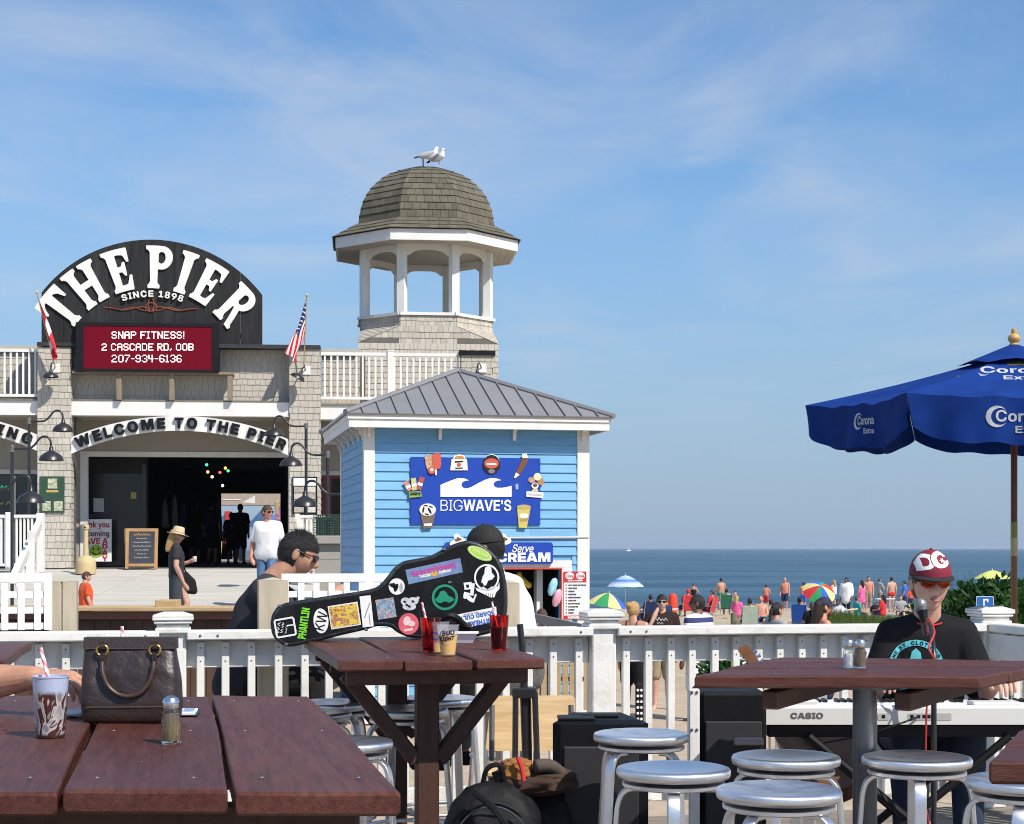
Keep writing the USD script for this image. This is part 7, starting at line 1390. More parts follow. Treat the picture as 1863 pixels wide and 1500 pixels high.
p = tabpt(133, 1306); single('napkin', 'crumpled white napkin lying between the milkshake and the handbag', 'napkin', trimesh.Trimesh((lambda v: v * A(.05, .035, .010) + np.c_[0 * v[:, :2], .006 * meshkit.noise(v * 4)] + p + A(0, 0, .010))(trimesh.creation.icosphere(3).vertices), trimesh.creation.icosphere(3).faces), M('napkin', (0.72, 0.70, 0.68), 0.9), smooth=True)
p = tabpt(222, 1294) + A(.0, .02, 0); ct = T('drink_cup', 'drink cup hidden behind the handbag with only its straw showing', 'cup', p); ct.part('cup', lathe([(0, 0), (.028, 0), (.038, .12), (.036, .12), (.027, .004), (0, .004)], 24, p), GLASS('clear_plastic', (0.85, 0.87, 0.9), 0.08, 1.4)); ct.part('straw', tube([p + A(0, 0, .01), at(222, 1140, p[1])], .0045, 8), strawm)
# ============================================================ on the middle table
MP = lambda x, y: tabpt(x, y)
rg = GLASS('red_tumbler', (0.75, 0.012, 0.02), 0.06, 1.45)
def tumbler(x, y, h, r0, r1, label, lv, straw):
    b = MP(x, y); t = T('red_tumbler', label, 'cup', b); t.part('glass', lathe([(0, 0), (r0, 0), (r1, h), (r1 - .003, h), (r0 - .003, .008), (0, .008)], 32, b), rg, smooth=40)
    rl = r0 + (r1 - r0) * lv / h - .004; t.part('drink', lathe([(0, .01), (r0 - .004, .01), (rl, lv), (0, lv)], 28, b), M('cola', (0.06, 0.006, 0.004), 0.15))
    t.part('straw', tube([b + A(.012, 0, .012), b + A(*straw)], .0046, 8), strawm)
tumbler(783, 1187, .143, .030, .043, 'red tumbler with pink straw left of the beer cups', .02, (-.035, 0, .205)); tumbler(908, 1184, .148, .031, .041, 'red tumbler nearly full with straw at the right of the table', .098, (-.030, .01, .205))
frost = usdkit.material(stage, '/World/Looks/frosted_cup', {'a': ('principled_bsdf', {'base_color': (0.86, 0.87, 0.88), 'roughness': 0.35}), 't': ('translucent_bsdf', {'color': (0.85, 0.86, 0.88)}), 'c': ('transparent_bsdf', {}), 'm': ('mix_closure', {'fac': 0.5}), 'm2': ('mix_closure', {'fac': 0.72})}, [('a.BSDF', 'm.closure1'), ('t.BSDF', 'm.closure2'), ('m.closure', 'm2.closure1'), ('c.BSDF', 'm2.closure2')], surface='m2.closure')
beer = M('beer', (0.72, 0.38, 0.03), 0.2, 0.05, 20)
def beercup(x, y, label, lv, sc=1.0):
    b = MP(x, y); t = T('beer_cup', label, 'cup', b); h, r0, r1 = .122 * sc, .029 * sc, .0435 * sc
    t.part('cup', lathe([(0, 0), (r0, 0), (r1, h - .004), (r1 + .002, h - .004), (r1 + .002, h), (r1 - .001, h)], 40, b), frost, smooth=40)
    rr = r0 + (r1 - r0) * lv / h - .0005; t.part('beer', lathe([(0, .003), (r0 - .0005, .003), (rr, lv), (0, lv)], 36, b), beer, smooth=40); t.cupmesh = lathe([(r0, 0), (r1, h)], 64, b); t.b = b; return t
t = beercup(815, 1192, 'frosted beer cup with gold beer and dark lettering, nearest on the middle table', .080)
ink = M('ink_navy', (0.02, 0.022, 0.06), 0.5); f_ = Fr(t.b + A(0, -.08, .073), (1, 0, 0))
wrap(t, 'cup_lettering', f_.put(join([shift(text('BUD', .018, .0005, 900, True, .05, slant=.25), .002, .008, 0, .12), shift(text('LIGHT', .017, .0005, 900, True, .056, slant=.25), -.002, -.014, 0, .12)])), t.cupmesh, (0, 1, 0), ink, .0012)
arcs = Point(0, 0).buffer(.034, 24).difference(Point(.004, 0).buffer(.034, 24)); wrap(t, 'cup_swoosh', sheet(arcs, f_, seg=.006), t.cupmesh, (0, 1, 0), ink, .0012)
t = beercup(797, 1187, 'half empty white beer cup with blue oval behind the nearest beer cup', .040, 1.03); f_ = Fr(t.b + A(0, -.08, .06), (1, 0, 0))
wrap(t, 'cup_emblem', sheet(ell(-.012, .008, .022, .016, 32).difference(ell(-.012, .008, .017, .011, 32)), f_, seg=.006), t.cupmesh, (0, 1, 0), M('ink_blue', (0.03, 0.08, 0.42), 0.5), .0012)
b = MP(846, 1170); tr_ = T('foam_tray', 'small white foam food tray behind the beer cups', 'tray', b); pb = [(-.035, -.03), (.035, -.03), (.035, .03), (-.035, .03)]; pt_ = [(-.055, -.05), (.055, -.05), (.055, .05), (-.055, .05)]
tr_.part('tray', hull([(*(b[:2] + p), b[2]) for p in pb] + [(*(b[:2] + p), b[2] + .042) for p in pt_]), swh); tr_.part('rim', hull([(*(b[:2] + np.array(p) * k_), b[2] + z) for p in pt_ for k_, z in ((1.12, .044), (1.12, .050), (1.0, .042))]), swh)
# ---- guitar case
Z7 = lambda x, y: (460 + x / 3.105, 940 + y / 3.105)
GF = Fr(at(700, 1100, 7.62) * [1, 1, 0], (math.cos(.06), math.sin(.06), 0), (0, .05, 1)); gp = lambda x, y: GF.px(*Z7(x, y))
ol = [(100, 600), (118, 540), (180, 492), (400, 455), (600, 425), (680, 408), (722, 384), (762, 338), (800, 290), (850, 256), (930, 240), (1000, 225), (1060, 195), (1130, 160), (1200, 140), (1265, 148), (1335, 188), (1392, 250), (1422, 330), (1436, 430), (1436, 520), (1420, 590), (1380, 640), (1300, 668), (1200, 683), (1050, 690), (900, 683), (822, 655), (772, 622), (700, 618), (640, 636), (500, 668), (400, 694), (300, 716), (240, 730), (188, 732), (140, 706), (110, 662)]
pts = np.array([gp(*p) for p in ol]); cl = spline(np.vstack([pts, pts[:1]]), 4)[:-1]; GP = Polygon(cl).buffer(0)
gc = T('guitar_case', 'black hard guitar case covered in stickers lying on the middle table', 'guitar case', GF.pt(*gp(900, 690)))
shell = M('case_black', (0.006, 0.006, 0.007), 0.42, 0.4, 20, 0.15, 160, spec=.22, dirt=(0.03, 0.03, 0.03), dscale=9, demph=.4); rimm = M('case_rim', (0.016, 0.017, 0.019), 0.38, 0.3, 20, 0.2, 120, spec=.4, dirt=(0.07, 0.10, 0.10), dscale=14, demph=.7)
gc.part('shell', GF.poly(GP.buffer(-.010), -.125, .0), shell); gc.part('shell_side', GF.poly(GP, -.118, -.012), rimm)
gc.part('rim', tube([GF.pt(*p, -.013) for p in np.array(GP.buffer(-.012).exterior.coords)[:-1]], .0145, 8, closed=True), rimm, smooth=True); gc.part('rim', tube([GF.pt(*p, -.115) for p in np.array(GP.buffer(-.010).exterior.coords)[:-1]], .012, 6, closed=True), rimm, smooth=True)
hd_ = tube(spline([GF.pt(*gp(1045, 640), .0), GF.pt(*gp(1060, 585), .035), GF.pt(*gp(1105, 560), .05), GF.pt(*gp(1150, 575), .04), GF.pt(*gp(1190, 610), .01), GF.pt(*gp(1230, 625), 0)], 6), .016, 8); gc.part('handle', hd_, black)
for x, y in ((150, 505), (190, 722), (1080, 185), (1112, 372), (640, 640)): gc.part('latch', GF.cbox(*(lambda c_: (c_[0] - .008, c_[0] + .008, c_[1] - .006, c_[1] + .006))(gp(x, y)), -.02, .007, .002), M('latch_grey', (0.25, 0.25, 0.26), 0.3, metal=.8))
def stk(name, P, mat, w=.0012, th=.0006, lab=None): return gc.part(name, GF.poly(P, w, w + th), mat, label=lab)
G7 = lambda pts_: Polygon([gp(*p) for p in pts_])
def rot_rect(cx, cy, w_, h_, a): a = math.radians(a); return [(cx + x * math.cos(a) - y * math.sin(a), cy + x * math.sin(a) + y * math.cos(a)) for x, y in ((-w_ / 2, -h_ / 2), (w_ / 2, -h_ / 2), (w_ / 2, h_ / 2), (-w_ / 2, h_ / 2))]
def gtext(s, cx, cy, h7, w7, ang, mat, w=.0022, wt=800, name='sticker_lettering', slant=0): # size in zoom pixels, ang counter-clockwise
    k_ = 7.62 / F / 3.105; m = text(s, h7 * k_, .0006, wt, True, w7 * k_, slant=slant); m.vertices -= [0, h7 * k_ / 2, 0]; c = gp(cx, cy); gc.part(name, GF.put(shift(shift(m, rot=math.radians(ang)), c[0], c[1], w)), mat)
def gscr(cx, cy, h7, w7, ang, mat, w=.0014): k_ = 7.62 / F / 3.105; m = scribble(h7 * k_, w7 * k_, .0006, int(cx)); c = gp(cx, cy); gc.part('sticker_lettering', GF.put(shift(shift(m, rot=math.radians(ang)), c[0], c[1], w)), mat)
wst, lime = M('sticker_white', (0.74, 0.74, 0.72), 0.4, 0.04, 30), M('sticker_lime', (0.17, 0.55, 0.02), 0.45)
r1 = Polygon([gp(*p) for p in rot_rect(183, 627, 118, 108, -10)]).buffer(-.012).buffer(.012, 5); stk('sticker_square', r1.difference(r1.buffer(-.008)), wst); stk('sticker_square', G7(rot_rect(215, 614, 44, 7, -8)), wst); gscr(150, 632, 16, 64, 80, wst); gscr(172, 630, 14, 60, 80, wst); gscr(192, 640, 10, 44, 80, wst)
gtext('PHANTLIN', 288, 604, 46, 176, 82, lime, .0014, 900, 'sticker_green')
el_ = lambda cx, cy, rx, ry, a=0: Polygon([gp(*p) for p in circ(cx, cy, rx, ry, 32, math.radians(a))])
stk('sticker_oval', el_(385, 590, 42, 70, -4), wst); gtext('KW', 385, 590, 56, 104, 76, black, .0022, 500)
paint = SPLAT('painting_print', [(0.04, 0.10, 0.05), (0.45, 0.08, 0.03), (0.62, 0.48, 0.04), (0.65, 0.52, 0.08), (0.30, 0.05, 0.10), (0.60, 0.42, 0.05), (0.08, 0.05, 0.20)], 34, .4, 4.0, 1.2)
stk('sticker_painting', G7(rot_rect(517, 560, 170, 132, -9)), wst); stk('sticker_print', G7(rot_rect(517, 560, 158, 120, -9)), paint, .002)
stk('sticker_strip', G7(rot_rect(643, 536, 62, 176, -6)), wst); stk('sticker_line', G7(rot_rect(646, 530, 5, 90, 20)), M('pencil', (0.2, 0.2, 0.2), 0.6), .002); stk('sticker_line', G7(rot_rect(660, 582, 4, 60, -6)), LOOK['pencil'], .002)
stk('sticker_print', G7(rot_rect(752, 520, 104, 112, -9)), SPLAT('blue_print', [(0.05, 0.14, 0.20), (0.30, 0.45, 0.52), (0.08, 0.16, 0.30), (0.45, 0.42, 0.40), (0.50, 0.14, 0.05), (0.10, 0.22, 0.2)], 40, .4, 4.0, 1.0))
stk('sticker_round', el_(813, 396, 45, 46), wst); 
for a_ in (-.6, .1, .8): stk('sticker_mark', el_(800 + 12 * a_, 396 + 8 * a_, 24, 11, 60 + a_ * 60), black, .002)
stk('sticker_round_mark', el_(838, 402, 10, 26), M('sticker_grey', (0.4, 0.4, 0.4), 0.5), .002)
ban_ = usdkit.material(stage, '/World/Looks/banner_print', {'tc': ('texture_coordinate', {}), 'sx': ('separate_xyz', {}), 'm': ('map_range', {'from_min': .30, 'from_max': .42}), 'r': ('rgb_ramp', {'ramp': [(0, (0.04, 0.14, 0.36)), (.5, (0.05, 0.10, 0.33)), (1, (0.10, 0.05, 0.30))]}), 'n': ('noise_texture', {'scale': 60, 'detail': 3}), 'mx': ('mix', {'fac': .25}), 'p': ('principled_bsdf', {'roughness': .35})}, [('tc.object', 'sx.vector'), ('sx.z', 'm.value'), ('m.result', 'r.fac'), ('tc.object', 'n.vector'), ('r.color', 'mx.color1'), ('n.color', 'mx.color2'), ('mx.color', 'p.base_color')], surface='p.BSDF')
stk('sticker_banner', G7([(862, 302), (1172, 235), (1186, 315), (880, 384)]), ban_); gtext('wormtown', 1018, 297, 40, 258, 12, M('sticker_magenta', (0.45, 0.05, 0.28), 0.4), .002, 900); gtext('TRADING', 972, 334, 18, 66, 10, wst, .002, 900); gtext('COMPANY', 1085, 310, 18, 72, 10, wst, .002, 900); stk('sticker_roundel', el_(1025, 322, 20, 17), M('sticker_amber', (0.55, 0.35, 0.06), 0.4), .002)
stk('sticker_figure', unary_union([el_(862, 480, 26, 22), el_(905, 478, 30, 22), el_(884, 510, 38, 20), G7(rot_rect(930, 468, 16, 30, 20))]), M('sticker_silver', (0.50, 0.51, 0.52), 0.4, .3, 60)); 
for x, y in ((858, 482), (905, 480), (884, 508), (870, 500)): stk('sticker_mark', el_(x, y, 9, 6, 30), black, .002)
stk('sticker_round', el_(880, 607, 57, 61), M('sticker_rose', (0.62, 0.10, 0.13), 0.4, .35, 25)); stk('sticker_round_mark', unary_union([el_(870, 590, 20, 26, 20), el_(896, 605, 22, 16), G7(rot_rect(880, 640, 50, 14, -10))]), M('sticker_pale', (0.72, 0.50, 0.50), 0.5, .3, 60), .002)
grn_ = M('sticker_green', (0.012, 0.24, 0.13), 0.4, 0.06); stk('sticker_ring', el_(1085, 457, 74, 73).difference(el_(1085, 457, 60, 59)), grn_)
stk('sticker_land', G7([(1028, 470), (1048, 450), (1058, 425), (1078, 418), (1092, 428), (1104, 448), (1128, 458), (1140, 472), (1110, 488), (1085, 478), (1060, 490), (1040, 484)]), grn_)
stk('sticker_splash', unary_union([G7(rot_rect(1215, 392, 44, 40, -8)).difference(G7(rot_rect(1213, 394, 16, 18, -8))), G7(rot_rect(1240, 412, 20, 70, 6)), G7(rot_rect(1208, 440, 34, 22, 14)), el_(1226, 465, 28, 12, 40), G7(rot_rect(1252, 462, 10, 50, 20)), el_(1200, 455, 12, 10)]), wst)
stk('sticker_skull', el_(1321, 345, 71, 76).difference(el_(1321, 345, 61, 66)), wst); stk('sticker_state', G7([(1290, 372), (1298, 340), (1308, 322), (1312, 288), (1332, 278), (1346, 290), (1350, 318), (1366, 338), (1352, 356), (1330, 362), (1318, 388), (1306, 392), (1300, 378)]), wst)
jaw = G7([(1258, 402), (1285, 412), (1300, 396), (1325, 412), (1350, 396), (1384, 394), (1392, 372), (1394, 408), (1372, 432), (1366, 456), (1344, 458), (1320, 446), (1296, 434), (1266, 420)]); stk('sticker_jaw', jaw.difference(unary_union([G7(rot_rect(x, 446 + (x - 1340) * .1, 3, 22, 10)) for x in (1318, 1330, 1342, 1354)])), wst)
stk('sticker_ellipse', el_(1282, 209, 75, 32, 26), M('sticker_lime2', (0.36, 0.58, 0.08), 0.4)); stk('sticker_ellipse_line', el_(1282, 209, 68, 27, 26).difference(el_(1282, 209, 64, 24, 26)), wst, .002); gscr(1282, 213, 19, 104, -26, M('sticker_pale_lime', (0.60, 0.68, 0.3), 0.4), .002)
stk('sticker_label', G7([(1128, 560), (1374, 510), (1382, 590), (1222, 626)]), wst); bl_ = M('sticker_blue', (0.03, 0.10, 0.38), 0.4); gtext('NORTHEAST', 1288, 597, 30, 190, 191, bl_, .002, 900); gtext('BOARD CULT', 1268, 560, 25, 200, 191, bl_, .002, 900); gscr(1232, 545, 9, 90, 191, ink, .002)
# ============================================================ music gear on the deck floor
def px_box(D, x0, x1, y0, y1):
    y0, y1 = min(y0, y1), max(y0, y1); a, b_ = at(x0, y1, D), at(x1, y0, D); return a[0], b_[0], a[2], b_[2]
ts = T('speaker_tripod', 'folded black speaker tripod stand behind the right end of the middle table', 'tripod', (at(955, 0, 8.05)[0], 8.05, 0)); a = at(946, 1136, 8.05); c = at(956, 1258, 8.05); bt_ = A(c[0] + .02, 8.05, .02)
tb = M('tripod_black', (0.018, 0.018, 0.02), 0.3, 0.2, 10, spec=.6); ts.part('pole', tube([a, lerp(a, c, .55)], .0165, 14), tb, smooth=True); ts.part('lower_tube', tube([lerp(a, c, .5), bt_], .021, 14), tb, smooth=True); ts.part('collar', tube([lerp(a, c, .5), lerp(a, c, .66)], .030, 14), tb); ts.part('knob', tube([lerp(a, c, .58), lerp(a, c, .58) + A(.06, -.01, 0)], [.008, .018], 8), tb)
ts.part('leg_bracket', [cbox(c[0] - .065, c[0] + .055, 8.0, 8.1, c[2] - .03, c[2] + .02, .008)], tb)
for k_, dx in enumerate((-.048, .012, .045)): ts.part('leg', tube([c + A(dx, -.03 + .03 * (k_ == 1), 0), A(c[0] + dx * 1.35 + .01, 7.98 + .05 * (k_ == 1), .03)], .0155, 10), tb)
sp = T('loudspeaker', 'black loudspeaker cabinet standing on the deck left of the stools', 'loudspeaker', (at(1092, 0, 6.6)[0], 6.6, 0)); x0, x1, z0, z1 = px_box(6.6, 1006, 1180, 1500, 1312); cab = M('cabinet_black', (0.005, 0.005, 0.006), 0.5, 0.3, 30, 0.3, 200, spec=.18)
sp.part('cabinet', hull([(x, y, z) for z in (0.02, z1 - .012) for x, y in ((x0, 6.62), (x0 + .03, 6.58), (x1 - .03, 6.58), (x1, 6.62), (x1 - .07, 6.97), (x0 + .07, 6.97))] + [(x, y, z1) for x, y in ((x0 + .03, 6.63), (x1 - .03, 6.63), (x1 - .09, 6.95), (x0 + .09, 6.95))]), cab)
sp.part('handle', cbox((x0 + x1) / 2 - .08, (x0 + x1) / 2 + .08, 6.72, 6.80, z1 - .002, z1 + .014, .006), black); sp.part('grille', cbox(x0 + .04, x1 - .04, 6.57, 6.60, .1, z1 - .1, .006), M('grille_dark', (0.02, 0.02, 0.022), 0.6, .5, 200)); sp.part('top_lip', cbox(x0 + .02, x0 + .17, 6.62, 6.75, z1 - .001, z1 + .01, .004), black)
def lump(c, rad, seed, amp=.2, fq=3.0, sub=4):
    m = trimesh.creation.icosphere(sub); v = m.vertices.copy(); q_ = np.sign(v) * np.abs(v) ** .75; n_ = meshkit.fbm(v * fq + seed * 7.3, 4, seed) - .45; m.vertices = q_ * rad * (1 + amp * n_[:, None]) + c; return m
nyl = M('nylon_black', (0.007, 0.007, 0.008), 0.6, 0.5, 20, 0.4, 90, spec=.25); p = at(910, 1440, 6.35)
bp2 = T('backpack', 'black nylon backpack slumped on the deck below the middle table', 'backpack', (p[0], 6.35, 0)); bp2.part('body', lump(A(p[0] - .03, 6.40, .28), A(.20, .15, .31), 2, .16, 2.6), nyl, smooth=60); bp2.part('pocket', lump(A(p[0] + .0, 6.27, .25), A(.15, .06, .17), 5, .12), nyl, smooth=60); bp2.part('strap', tube(spline([A(p[0] - .1, 6.24, .58), A(p[0] + .0, 6.16, .5), A(p[0] + .1, 6.16, .3), A(p[0] + .12, 6.22, .12)], 6), .014, 6), nyl); bp2.part('buckle', tube([A(p[0] + .18 + .03 * math.cos(t_), 6.17, .36 + .045 * math.sin(t_)) for t_ in np.linspace(0, 4.5, 14)], .003, 5), M('buckle_grey', (0.4, 0.4, 0.42), 0.3))
q_d = at(985, 1450, 6.55); df = T('duffel_bag', 'black duffel bag under the brown jacket between the backpack and the loudspeaker', 'bag', (q_d[0], 6.55, 0)); df.part('body', lump(A(q_d[0] - .03, 6.6, .27), A(.17, .17, .27), 8, .2, 2.4), nyl, smooth=60); df.part('strap', tube(spline([A(q_d[0] - .13, 6.45, .46), A(q_d[0] - .03, 6.42, .40), A(q_d[0] + .1, 6.43, .2)], 6), .014, 6), nyl)
j_ = at(958, 1400, 6.45); zipm = M('zip_grey', (0.10, 0.10, 0.11), 0.35, metal=.6); arcz = lambda r_, z0, y_: [A(p[0] - .03 + r_ * math.cos(t_), y_ - .02 * math.sin(t_), z0 + r_ * 1.35 * math.sin(t_)) for t_ in np.linspace(.25, PI - .25, 22)]
bp2.part('zip', tube(arcz(.165, .30, 6.265), .004, 5), zipm); bp2.part('zip', tube(arcz(.12, .22, 6.205), .004, 5), zipm); bp2.part('piping', tube(arcz(.185, .28, 6.30), .006, 6), nyl); bp2.part('top_handle', tube(spline([A(p[0] - .07, 6.38, .58), A(p[0] - .05, 6.36, .65), A(p[0] + .0, 6.36, .66), A(p[0] + .02, 6.38, .58)], 5), .010, 6), nyl)
jk = T('jacket', 'brown and orange jacket with red lining piled on the backpack', 'jacket', j_); jk.part('folds', lump(j_ + A(.03, .05, -.05), A(.16, .13, .055), 9, .5, 2.6), C('jacketbrown', (0.05, 0.03, 0.02), .4), smooth=60); jk.part('collar', lump(j_ + A(-.04, -.02, .0), A(.06, .06, .045), 12, .5, 3), C('jacketorange', (0.26, 0.11, 0.03), .3), smooth=60); jk.part('lining', tube(spline([j_ + A(-.035, -.10, .06), j_ + A(-.02, -.105, .02), j_ + A(-.012, -.11, -.03)], 5), .009, 6), redc); jk.part('sleeve', tube(spline([j_ + A(.03, -.07, .02), j_ + A(.09, -.05, .02), j_ + A(.14, .0, -.02)], 5), .026, 8), C('jacketgrey', (0.07, 0.055, 0.045), .4), smooth=True)
pl = usdkit.material(stage, '/World/Looks/pale_plywood', {'tc': ('texture_coordinate', {}), 'mp': ('mapping', {'scale': (1.2, 4, 14)}), 'n': ('noise_texture', {'scale': 3.0, 'detail': 6.0, 'distortion': 0.6}), 'r': ('rgb_ramp', {'ramp': [(0.3, (0.52, 0.35, 0.17)), (0.7, (0.68, 0.50, 0.28))]}), 'p': ('principled_bsdf', {'roughness': 0.45})}, [('tc.object', 'mp.vector'), ('mp.vector', 'n.vector'), ('n.fac', 'r.fac'), ('r.color', 'p.base_color')], surface='p.BSDF')
x0, x1, z0, z1 = px_box(8.3, 884, 1050, 1368, 1267); wc = T('wooden_chair', 'chair with pale plywood back standing against the railing behind the tripod', 'chair', ((x0 + x1) / 2, 8.2, 0)); CF = Fr(A(0, 8.3, 0), (1, .06, 0), (0, .12, 1)); wc.part('backrest', CF.poly(rrect(x0, x1, z0, z1, .025), -.02, 0), pl); wc.part('seat', cbox(x0 + .01, x1 - .01, 7.84, 8.24, .41, .44, .008), pl)
for xx in (x0 + .03, x1 - .03): wc.part('leg', tube([A(xx, 7.88, 0), A(xx, 7.9, .41)], .014, 8), steel); wc.part('leg', tube([A(xx, 8.42, 0), A(xx, 8.26, .42), A(xx, 8.34, z1 - .05)], .014, 8), steel)
# keyboard on its stand
KD = 6.85; kx0 = at(1390, 0, KD)[0]; kx1 = kx0 + 1.32; kz1 = at(0, 1284, KD)[2]; kz0 = at(0, 1319, KD)[2]; silv = M('keyboard_silver', (0.60, 0.60, 0.57), 0.4, 0.03, 10, spec=.5)
kb = T('electronic_keyboard', 'long silver electronic keyboard seen from behind in front of the player', 'keyboard', ((kx0 + kx1) / 2, KD, kz0))
kb.part('case', hull([(x, y, z) for x in (kx0, kx1) for y, z in ((KD, kz0), (KD, kz1 - .012), (KD + .012, kz1), (KD + .17, kz1 - .012), (KD + .36, kz1 - .03), (KD + .36, kz0))]), silv); kb.part('end_bevel', cbox(kx0 - .012, kx0 + .001, KD + .01, KD + .35, kz0 + .002, kz1 - .03, .005), silv)
kb.part('lettering', Fr(A(0, KD, 0), (1, 0, 0)).put(shift(text('CASIO', .024, .002, 800, True, .135), at(1468, 0, KD)[0], at(0, 1307.5, KD)[2], .0005)), M('casio_grey', (0.09, 0.09, 0.09), 0.5))
kfr = Fr(A(0, KD, 0), (1, 0, 0)); sock = M('socket_panel', (0.38, 0.38, 0.37), 0.5)
for x0_, x1_ in ((1597, 1618), (1652, 1731)): a_, b_, c_, d_ = px_box(KD, x0_, x1_, 1311, 1298); kb.part('socket_panel', kfr.poly(rrect(a_, b_, c_, d_, .006), 0, .002), sock)
for x in (1607, 1659, 1671, 1681, 1690): a_ = at(x, 1304, KD); kb.part('socket', kfr.box(a_[0] - .007, a_[0] + .007, a_[2] - .007, a_[2] + .007, .002, .003), black)
for i_ in range(44): x = kx0 + .05 + i_ * .0277; kb.part('white_key', box(x, x + .0268, KD + .215, KD + .35, kz1 - .030, kz1 - .008), swh)
for i_ in range(43):
    if i_ % 7 not in (2, 6): x = kx0 + .05 + (i_ + 1) * .0277; kb.part('black_key', box(x - .006, x + .006, KD + .215, KD + .30, kz1 - .008, kz1 + .004), black)
a_, b_, c_, d_ = px_box(KD + .02, 1418, 1490, 1288, 1275); kb.part('speaker_hump', cbox(a_, b_, KD + .02, KD + .12, kz1 - .01, d_, .006), silv); a_, b_, c_, d_ = px_box(KD + .02, 1770, 1860, 1288, 1278); kb.part('speaker_hump', cbox(a_, b_, KD + .02, KD + .12, kz1 - .01, d_, .006), silv)
sd_k = T('keyboard_stand', 'black crossed keyboard stand under the silver keyboard', 'stand', ((kx0 + kx1) / 2, KD + .1, 0)); sd_k.part('rail', cbox(kx0 + .02, kx1 - .02, KD + .04, KD + .09, kz0 - .056, kz0 - .003, .006), black); sd_k.part('rail', cbox(kx0 + .02, kx1 - .02, KD + .26, KD + .31, kz0 - .056, kz0 - .003, .006), black)
for y in (KD + .03, KD + .32):
    for s_ in (-1, 1): cx = (kx0 + kx1) / 2 - .05; sd_k.part('leg', tube([A(cx + s_ * .42, y, .02), A(cx - s_ * .42, y, kz0 - .05)], .018, 8), black)
ds = T('music_desk', 'silver sheet music desk lying folded at the left end of the keyboard', 'music stand', at(1440, 1285, 7.0)); ds.part('shelf', hull([at(x, y, D) + A(0, 0, d) for x, y, D in ((1366, 1286, 7.0), (1462, 1286, 7.0), (1505, 1272, 7.3), (1405, 1262, 7.3)) for d in (0, .012)]), M('desk_silver', (0.55, 0.55, 0.53), 0.35, metal=.5))
am = T('keyboard_amplifier', 'black amplifier cabinet with metal corner under the left of the right table', 'amplifier', (at(1335, 0, 6.7)[0], 6.7, 0)); x0, x1, z0, z1 = px_box(6.7, 1274, 1395, 1440, 1259); am.part('cabinet', cbox(x0, x1, 6.7, 7.05, .05, z1, .015), cab); am.part('grille', cbox(x0 + .02, x1 - .02, 6.69, 6.71, .08, z1 - .12, .004), LOOK['grille_dark']); a_, b_, c_, d_ = px_box(6.66, 1335, 1390, 1358, 1343); am.part('handle', cbox(a_, b_, 6.66, 6.69, c_, d_, .006), LOOK['latch_grey'])
for s_ in (0, 1): am.part('foot', cbox(x0 + s_ * (x1 - x0 - .05), x0 + s_ * (x1 - x0 - .05) + .05, 6.72, 6.8, 0, .05, .005), black)
x0, x1, z0, z1 = px_box(6.6, 1254, 1273, 1334, 1254); bd = T('bracket_board', 'short white painted board with screws beside the amplifier', 'board', ((x0 + x1) / 2, 6.6, z0)); bd.part('board', cbox(x0, x1, 6.6, 6.63, 0.02, z1, .004), rw); bd.part('screw_heads', [ball(at(x, y, 6.598), .006, 1) for x, y in ((1259, 1260), (1268, 1260), (1259, 1328), (1268, 1328))], screw, kind='stuff')
gh = T('guitar', 'acoustic guitar leaning on the railing with only its headstock in view', 'guitar', at(1385, 1240, 8.3)); u_ = at(1349, 1176, 8.45) - at(1375, 1212, 8.3); a = at(1352, 1180, 8.45); b_ = at(1378, 1214, 8.32); gw_ = M('guitar_wood', (0.14, 0.06, 0.022), 0.35, .3, 8)
HFg = Fr(b_, (a - b_) / np.linalg.norm(a - b_), np.cross((a - b_), (0, -1, .2)) * -1); Lg = np.linalg.norm(a - b_); gh.part('headstock', HFg.poly(Polygon([(0, -.018), (.02, -.024), (Lg, -.029), (Lg + .012, -.015), (Lg + .004, 0), (Lg + .012, .015), (Lg, .029), (.02, .024), (0, .018)]), -.008, .008), gw_); gh.part('neck', tube([b_, b_ - (a - b_) * 3.6], .024, 8), gw_); gh.part('body', HFg.poly(unary_union([ell(-.72, 0, .2, .19), ell(-.48, 0, .15, .14)]), -.12, -.03), gw_)
for i_ in range(3):
    for s_ in (-1, 1): gh.part('tuning_peg', tube([HFg.pt(.03 + i_ * .04, s_ * .024, -.004), HFg.pt(.03 + i_ * .04, s_ * .05, -.004)], [.005, .010], 6), LOOK['lid_chrome'])
# microphone on its stand
mc = T('microphone', 'silver ball microphone on a thin gooseneck in front of the player', 'microphone', at(1682, 1100, 6.98)); hd_ = at(1675, 1101, 6.98); ax_ = np.array([.010, -.10, -.06]); ax_ = A(.16, -.25, -.95); ax_ /= np.linalg.norm(ax_)
mesh_m = usdkit.material(stage, '/World/Looks/mic_mesh', {'tc': ('texture_coordinate', {}), 'v': ('voronoi_texture', {'scale': 420.0}), 'r': ('rgb_ramp', {'ramp': [(0.2, (0.62, 0.62, 0.60)), (0.7, (0.10, 0.10, 0.10))]}), 'p': ('principled_bsdf', {'metallic': 0.7, 'roughness': 0.4})}, [('tc.object', 'v.vector'), ('v.distance', 'r.fac'), ('r.color', 'p.base_color')], surface='p.BSDF')
mc.part('grille', ball(hd_, .027, 3, (1, 1, 1.08)), mesh_m, smooth=True); mc.part('band', tube([hd_ + ax_ * .016, hd_ + ax_ * .026], .0265, 18), steel); mc.part('body', tube([hd_ + ax_ * .026, hd_ + ax_ * .05, hd_ + ax_ * .13], [.024, .019, .012], 14), black, smooth=40)
mic_e = hd_ + ax_ * .13
